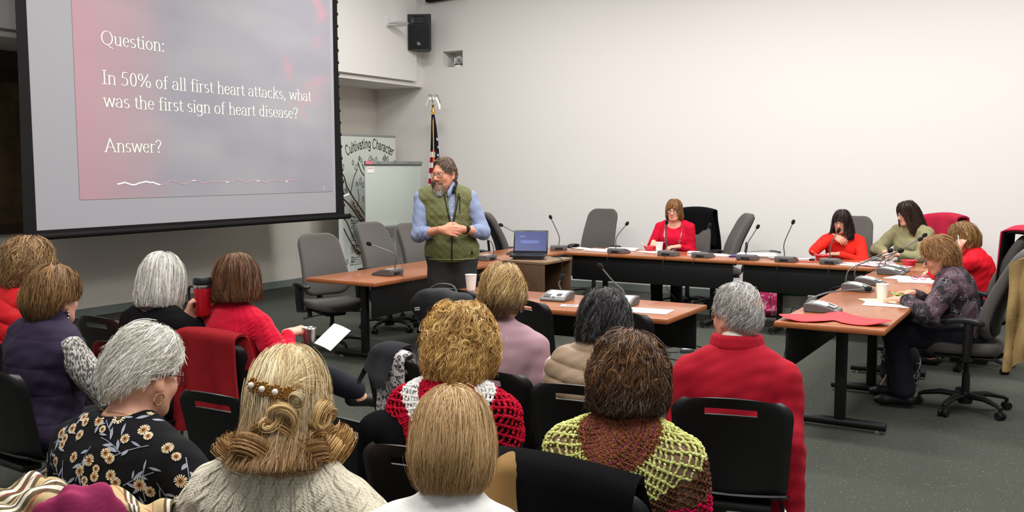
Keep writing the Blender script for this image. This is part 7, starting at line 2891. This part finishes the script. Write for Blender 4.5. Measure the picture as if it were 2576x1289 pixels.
# ------------------------------------------------------------------ left corner: banner, easel, flag
bn = thing('roll_up_banner', 'tall pale banner with a drawn tree and the heading Cultivating Character', 'banner', (-8.95, 10.93, 0), 0)
bm_ = pm('pale_grey_green_banner', (204, 210, 202), rough=.7, spec=.2)
BW, BH = 1.32, 2.155
MB().box((0, 0, BH / 2 + .02), (.004, BW, BH - .06)).build('banner_sheet', bm_, bn, smooth=0)
MB().box((0, 0, .035), (.12, BW + .04, .07), .012).build('cassette', pm('anodised_aluminium', (168, 170, 170), rough=.35, metal=.7), bn)
MB().box((0, 0, BH), (.022, BW, .03), .005).build('top_rail', MATS['anodised_aluminium'], bn)
ink = pm('banner_ink', (38, 30, 28), rough=.8)
inkb = pm('banner_brown_ink', (74, 42, 32), rough=.8)
brf = pm('banner_branch_fill', (186, 168, 156), rough=.8)


def B(y, z, x=.0035):
    return (x, y, z)


mb = MB()
arc = [B(-.47 + 1.06 * t, 1.86 + .165 * math.sin(PI * (.10 + .80 * t)) - .05) for t in np.linspace(0, 1, 40)]
text_on_path(mb, 'Cultivating Character', arc, (1, 0, 0), .205, .046)
mb.build('heading', ink, bn, smooth=0)


def bpx(px, py):
    """banner coordinates from its own layout grid: 100 x 200 units over the sheet"""
    return (-BW / 2 + BW * px / 100, BH - (BH) * py / 200)


BR = [  # branches: points and half-width
    ([(3, 46), (10, 56), (14, 68), (22, 80), (36, 98), (50, 116), (56, 128)], .011), ([(20, 78), (24, 62), (28, 52), (32, 46)], .007),
    ([(2, 82), (10, 86), (24, 100), (38, 118), (50, 132), (53, 146)], .011), ([(33, 36), (38, 48), (46, 58), (48, 70), (54, 84), (60, 96)], .009), ([(40, 38), (46, 52), (52, 64), (58, 76), (66, 84)], .008),
    ([(50, 36), (55, 44), (56, 56), (56, 70), (66, 78)], .008), ([(58, 52), (66, 42), (76, 35)], .008), ([(78, 36), (82, 46), (82, 54)], .008), ([(94, 38), (88, 46), (88, 54)], .009),
    ([(5, 108), (12, 114), (18, 126), (24, 138), (32, 150), (42, 156), (54, 156)], .010), ([(8, 124), (16, 138), (26, 152), (38, 162), (48, 168), (50, 182)], .010), ([(28, 110), (22, 108), (18, 104)], .006),
    ([(24, 128), (24, 118), (20, 112)], .005), ([(30, 96), (34, 84), (32, 72)], .006), ([(56, 126), (50, 112), (54, 102)], .006), ([(42, 156), (40, 146), (36, 140)], .006),
    ([(60, 182), (62, 150), (60, 128), (62, 110)], .012), ([(78, 182), (80, 150), (84, 120), (92, 96)], .012)]
for pts_, w_ in BR:
    mb = MB()
    C_ = catmull([bpx(a, b) for a, b in pts_], 6)
    draw_ribbon(mb, [(q[0], q[1]) for q in C_], B(0, 0), (0, 1, 0), (0, 0, 1), w_, w_)
    mb.build('branch', ink, bn, smooth=0)
for path, nm in (([(21, 90), (34, 106), (48, 124), (53, 138)], 'Trustworthiness'), ([(22, 148), (30, 157), (40, 162), (52, 160)], 'Caring')):
    mb = MB()
    C_ = catmull([(0.0030, *bpx(a, b)) for a, b in path], 10)
    draw_ribbon(mb, [(q[1], q[2]) for q in C_], B(0, 0, .0028), (0, 1, 0), (0, 0, 1), .05, .05)
    mb.build('branch_fill', brf, bn, smooth=0)
    mb = MB()
    C2 = [Vector((.0042, q[1], q[2])) + Vector((0, -.012, -.022)) for q in C_]
    text_on_path(mb, nm, C2, (1, 0, 0), .085 if nm[0] == 'T' else .11, .07)
    mb.build('branch_word', inkb, bn, smooth=0)
random.seed(9)
lv = [(6, 46, 60), (10, 60, 200), (25, 40, 95), (28, 46, 50), (35, 34, 80), (40, 36, 130), (36, 66, 80), (32, 68, 120), (40, 70, 60), (52, 34, 50), (60, 36, 120), (64, 36, 80), (72, 40, 10), (76, 32, 20), (80, 34, 85), (84, 34, 70),
      (92, 40, 50), (96, 38, 40), (90, 48, 120), (8, 78, 40), (14, 76, 100), (50, 56, 80), (48, 66, 110), (44, 90, 120), (46, 92, 80), (8, 110, 110), (14, 112, 60), (28, 136, 120), (32, 134, 80), (38, 142, 110), (42, 144, 70), (12, 172, 80),
      (18, 174, 60), (24, 170, 120), (54, 104, 100), (88, 66, 60), (72, 60, 120), (94, 80, 80)]
for (a, b, r) in lv:
    o_ = bpx(a, b)
    ra = R_(r)
    L_ = random.uniform(.07, .11)
    out = [(L_ * t, .30 * L_ * math.sin(PI * t ** .8)) for t in np.linspace(0, 1, 9)] + [(L_ * t, -.30 * L_ * math.sin(PI * t ** .8)) for t in np.linspace(1, 0, 9)]
    ro = [(o_[0] + x * math.cos(ra) - y * math.sin(ra), o_[1] + x * math.sin(ra) + y * math.cos(ra)) for x, y in out]
    mid = [(o_[0] + L_ * t * math.cos(ra), o_[1] + L_ * t * math.sin(ra)) for t in (0, .4, .8)]
    mb = MB()
    draw_ribbon(mb, ro, B(0, 0, .0038), (0, 1, 0), (0, 0, 1), .0035, .0035)
    draw_ribbon(mb, mid, B(0, 0, .0038), (0, 1, 0), (0, 0, 1), .003, .003)
    mb.build('leaf', ink, bn, smooth=0)
# fine print in the lower part of the banner: rows of short strokes
random.seed(2)
for col_, (y0, y1) in enumerate(((-.40, -.10), (.02, .32), (.38, .60))):
    z = .92
    k = 0
    while z > .22:
        mb = MB()
        y = y0
        while y < y1 - .02:
            w_ = random.uniform(.015, .05)
            draw_ribbon(mb, [(y + .004 * q, z + random.uniform(-.006, .006)) for q in range(int(w_ / .004))] or [(y, z), (y + .01, z)], B(0, 0), (0, 1, 0), (0, 0, 1), .004, .004)
            y += w_ + .014
        mb.build('print_line', ink, bn, smooth=0)
        k += 1
        z -= .034 if k % 4 else .075
es = thing('easel_pad', 'grey-green flip chart board on an easel in front of the banner', 'easel', (-8.42, 10.86, 0), R_(-3))
MB().box((0, 0, 1.31), (.02, 1.22, .90), .004).build('board', pm('grey_green_board', (188, 196, 188), rough=.6, spec=.25), es)
MB().box((.012, 0, 1.755), (.03, 1.24, .05), .006).build('top_clamp', pm('grey_clamp', (150, 154, 152), rough=.4, metal=.5), es)
MB().box((.018, 0, 1.728), (.012, 1.22, .012), .002).build('clamp_bar', blk2, es)
MB().box((.03, 0, .855), (.07, 1.24, .03), .006).build('tray', MATS['grey_clamp'], es)
for k_ in (-.35, .0, .35):
    MB().box((.03, k_, 1.765), (.02, .06, .018), .004).build('clip', MATS['grey_clamp'], es)
MB().box((.0295, -.555, 1.757), (.003, .13, .046), 0).build('pink_label', pm('pink_label', (226, 120, 140), rough=.7), es, smooth=0)
MB().box((.0125, -.50, 1.66), (.004, .135, .085), 0).build('white_label', paper_m, es, smooth=0)
MB().box((.015, -.50, 1.683), (.002, .11, .018), 0).build('pink_print', pm('pale_pink_print', (226, 170, 178), rough=.7), es, smooth=0)
for sy in (-1, 1):
    MB().tube([(-.03, sy * .45, 1.74), (-.02, sy * .58, .015)], .014, 8).build('easel_leg', blk3, es)
MB().tube([(-.03, 0, 1.74), (-.42, 0, .015)], .014, 8).build('easel_leg', blk3, es)

fg = thing('flag_on_pole', 'American flag hanging from a pole with a silver eagle and gold cord', 'flag', (-8.14, 11.45, 0))
MB().lathe([(.0, 0), (.16, 0), (.16, .015), (.09, .05), (.03, .08), (.022, .10), (0, .1)], (0, 0, 0), 28).build('pole_base', gold, fg)
MB().tube([(0, 0, .08), (0, 0, 2.52)], .014, 12).build('pole', pm('oak_pole', (150, 110, 64), rough=.4), fg)
MB().lathe([(.016, 2.48), (.028, 2.50), (.02, 2.53), (.012, 2.56), (.022, 2.59), (.024, 2.60), (.0, 2.61)], (0, 0, 0), 18).build('pole_cap', gold, fg)
sv = pm('pale_silver', (214, 212, 204), rough=.35, metal=.7)
mb = MB()
mb.ell((0, 0, 2.68), (.028, .022, .055)).ell((0, -.012, 2.752), (.016, .022, .018)).tube([(0, -.03, 2.752), (0, -.046, 2.742)], [.007, .002], 8)
mb.tube([(-.012, 0, 2.64), (-.012, 0, 2.60)], .007, 6).tube([(.012, 0, 2.64), (.012, 0, 2.60)], .007, 6).ell((0, .018, 2.63), (.022, .008, .035))
eg = mb.build('eagle', sv, fg)
RTd = np.array([.86, .511, 0])
for sg in (-1, 1):
    G = []
    for i in range(8):
        t = i / 7
        row = []
        for j in range(6):
            q = j / 5
            rr = .018 + .095 * t
            ztop = 2.715 + .055 * math.sin(PI * min(1, t * 1.2)) - .05 * t * t
            zz = ztop - q * (.05 + .10 * t * (1.1 - .2 * t))
            row.append(tuple(RTd * sg * rr * (1 - .15 * q) + np.array([0, .01 * math.sin(3 * q), zz])))
        G.append(row)
    MB().sheet(G, .008).build('wing', sv, eg)
# the cloth hangs in narrow folds from the top of the pole, widening downwards
fm_ = NT('flag_cloth', rough=.85, spec=.15)
u, v, _ = fm_.xyz(fm_.tc.outputs['UV'])
stripe = fm_.math('GREATER_THAN', fm_.math('FRACT', fm_.math('DIVIDE', v, .155)), .5)
cs = fm_.mix(stripe, (158, 22, 44), (232, 228, 224))
inblue = fm_.math('MAXIMUM', fm_.math('LESS_THAN', v, .52), fm_.math('MULTIPLY', fm_.math('GREATER_THAN', u, .60), fm_.math('LESS_THAN', v, 1.06)))
fm_.color(fm_.mix(inblue, cs, (24, 26, 48)))
G, UVs = [], []
NU, NV = 41, 40
for i in range(NU):
    t = i / (NU - 1)
    row = []
    for j in range(NV):
        q = j / (NV - 1)
        z = 2.46 - 1.62 * q
        wd_ = .035 + .115 * min(1, q * 1.5) ** .8
        a = -.55 * wd_ * (1 - q * .2) + 1.25 * wd_ * t + .012 * math.sin(q * 6)
        dp = .030 * math.sin(t * 15 + q * 1.5) * (.4 + .6 * min(1, q * 2)) - .03
        pnt = RTd * a + np.array([.511, -.86, 0]) * (.028 - dp)
        row.append((pnt[0], pnt[1], z))
        UVs.append((t, 1.62 * q))
    G.append(row)
fc = MB().sheet(G, .003)
fo = fc.build('flag_cloth', fm_.m, fg, smooth=60)
uvl = fo.data.uv_layers.new(name='UVMap')
li = np.zeros(len(fo.data.loops), int)
fo.data.loops.foreach_get('vertex_index', li)
uvl.data.foreach_set('uv', np.array(UVs + UVs, np.float32)[li].ravel())
star_m = pm('white_star', (240, 240, 240), rough=.8)
fbv = BVHTree.FromPolygons([tuple(q) for q in fc.v], fc.f)
for k in range(8):
    ctr = Vector(RTd * (.055 + .005 * k + .012 * (k % 2))) + Vector((0, 0, 2.10 - .115 * k))
    n = Vector((.511, -.86, 0))
    h_ = fbv.ray_cast(ctr + n * .5, -n)
    if h_[0] is None:
        continue
    o_ = h_[0] + n * .004
    mb = MB()
    poly = [((.028 if q % 2 == 0 else .0115) * math.sin(q * PI / 5), (.028 if q % 2 == 0 else .0115) * math.cos(q * PI / 5)) for q in range(10)]
    mb.prism(poly, o_, tuple(RTd), (0, 0, 1), tuple(n), .003)
    mb.build('star', star_m, fo, smooth=0)
cord = pm('gold_cord', (214, 168, 52), rough=.6)
n3 = np.array([.511, -.86, 0]) * .075
MB().tube([tuple(n3 * .3 + np.array([0, 0, 2.49])), tuple(n3 + RTd * .005 + np.array([0, 0, 2.35])), tuple(n3 + RTd * .012 + np.array([0, 0, 1.45]))], .009, 8).build('gold_cord', cord, fg)
MB().tube([tuple(n3 * 1.15 + RTd * -.02 + np.array([0, 0, 2.49 - .9])), tuple(n3 * 1.15 + RTd * -.015 + np.array([0, 0, 1.25]))], .009, 8).build('gold_cord', cord, fg)
MB().tube(catmull([tuple(RTd * .03 + n3 * .2 + np.array([0, 0, 2.49])), tuple(RTd * -.03 + n3 * .3 + np.array([0, 0, 2.47])), tuple(n3 * .4 + RTd * .02 + np.array([0, 0, 2.44]))], 6), .011, 8).build('gold_cord', cord, fg)
for k in range(2):
    b_ = n3 + RTd * (.012 - .03 * k) + np.array([0, 0, 1.45 - .2 * k])
    MB().lathe([(.006, 0), (.022, -.02), (.020, -.05), (.030, -.16), (.0, -.16)], tuple(b_), 14).build('tassel', cord, fg)

# ------------------------------------------------------------------ things on the floor
wb = thing('waste_bin', 'white waste bin with a green bag under the far table', 'waste bin', (-2.52, 10.05, 0))
MB().lathe([(.0, .0), (.125, 0), (.13, .01), (.155, .38), (.16, .385), (.155, .385), (.125, .02), (0, .02)], (0, 0, 0), 28).build('bin', pm('off_white_plastic', (206, 202, 190), rough=.5), wb)
MB().lathe([(.160, .36), (.165, .40), (.158, .46), (.150, .485), (.140, .45), (.142, .36)], (0, 0, 0), 28).build('bin_liner', pm('green_bag', (36, 92, 50), rough=.5), wb)
gb = thing('pink_tote_bag', 'pink patterned tote bag on the floor beside the waste bin', 'bag', (-2.92, 10.72, 0), R_(10))
F = Solid()
F.ell((0, 0, .20), (.20, .10, .20), None, .02).ell((0, 0, .08), (.19, .11, .08), None, .03).ell((0, 0, -.25), (.6, .6, .252), None, .004, True).ell((0, 0, .62), (.6, .6, .24), None, .004, True)
V, Q = F.mesh(.012)
kt = NT('pink_zigzag_cloth', rough=.8)
kz = kt.noise(kt.tc.outputs['Object'], 16, 2, dist=1.5)
kt.color(kt.mix(kt.math('GREATER_THAN', kz, .55), (206, 52, 104), (236, 170, 190)))
np_obj('bag_body', relax(V, Q, 1), Q, kt.m, gb)
for sy in (-1, 1):
    MB().tube(catmull([(-.09, sy * .05, .36), (-.08, sy * .06, .50), (.0, sy * .065, .56), (.08, sy * .06, .50), (.09, sy * .05, .36)], 6), .010, 8, flat=.5).build('bag_handle', blk2, gb)
pad = thing('power_adapter', 'grey power adapter box on the carpet between the tables', 'power adapter', (-3.00, 8.20, 0), R_(28))
MB().box((0, 0, .018), (.13, .06, .034), .006).build('adapter_case', pm('dark_grey_plastic', (60, 60, 62), rough=.5), pad)
MB().box((0, 0, .0365), (.08, .035, .002), 0).build('rating_label', paper_m, pad, smooth=0)
tag(MB().tube(catmull([(-2.94, 8.24, .006), (-2.86, 8.36, .006), (-2.98, 8.50, .006), (-3.14, 8.56, .006), (-3.20, 8.40, .006), (-3.30, 8.16, .006), (-3.34, 8.0, .006), (-3.22, 7.90, .006), (-3.15, 8.02, .006), (-3.3, 8.1, .006), (-3.5, 8.2, .006)], 8), .006, 6).build('power_cable', blk2),
    'black power cable curled on the carpet round the grey adapter', 'cable')
tag(MB().tube(catmull([(-3.07, 8.16, .006), (-3.2, 8.02, .006), (-3.05, 7.85, .006), (-2.8, 7.8, .006), (-2.5, 7.95, .006), (-2.2, 7.7, .006)], 8), .005, 6).build('floor_cable', blk2),
    'thin black cable running from the adapter across the carpet to the right', 'cable')
cn = thing('walking_cane', 'brown walking cane with a round hooked handle leaning on the right table', 'walking cane', (-1.20, 7.45, 0))
c0, c1 = Vector((-.02, .06, .012)), Vector((.292, .52, .70))
dcn = (c1 - c0).normalized()
MB().tube([c0, c0.lerp(c1, .5), c1] + [c1 + dcn * .005 + Vector((.086 * (1 - math.cos(a)) * .83, .05 * (1 - math.cos(a)) * .2, .075 * math.sin(a))) for a in [PI * k / 12 for k in range(1, 13)]], [.009, .011, .012] + [.013] * 12, 10).build('cane_shaft', pm('bamboo_brown', (132, 96, 56), rough=.4, var=(40, .2)), cn)
MB().lathe([(0, -.012), (.013, -.012), (.013, .03), (.010, .03)], c0, 12, tuple(dcn)).build('rubber_tip', blk2, cn)
hb2 = thing('patterned_bag', 'dark bag with a white pattern on the carpet by the elderly woman\'s feet', 'bag', (-1.12, 7.86, 0), R_(14))
F = Solid()
F.ell((0, 0, .17), (.15, .09, .18), None, .02).ell((0, 0, .07), (.15, .10, .075), None, .03).ell((0, 0, -.25), (.6, .6, .252), None, .004, True)
V, Q = F.mesh(.011)
k2 = NT('black_white_lace_cloth', rough=.8)
kz = k2.voro(k2.tc.outputs['Object'], 26, 'DISTANCE_TO_EDGE')
k2.color(k2.mix(k2.math('MULTIPLY', k2.mapr(kz, .06, .03), k2.math('GREATER_THAN', k2.noise(k2.tc.outputs['Object'], 6, 1), .55)), (20, 20, 22), (170, 168, 168)))
np_obj('bag_body', relax(V, Q, 1), Q, k2.m, hb2)
MB().tube(catmull([(-.08, 0, .33), (-.06, 0, .43), (.0, 0, .47), (.06, 0, .43), (.08, 0, .33)], 6), .009, 8, flat=.5).build('bag_handle', blk2, hb2)
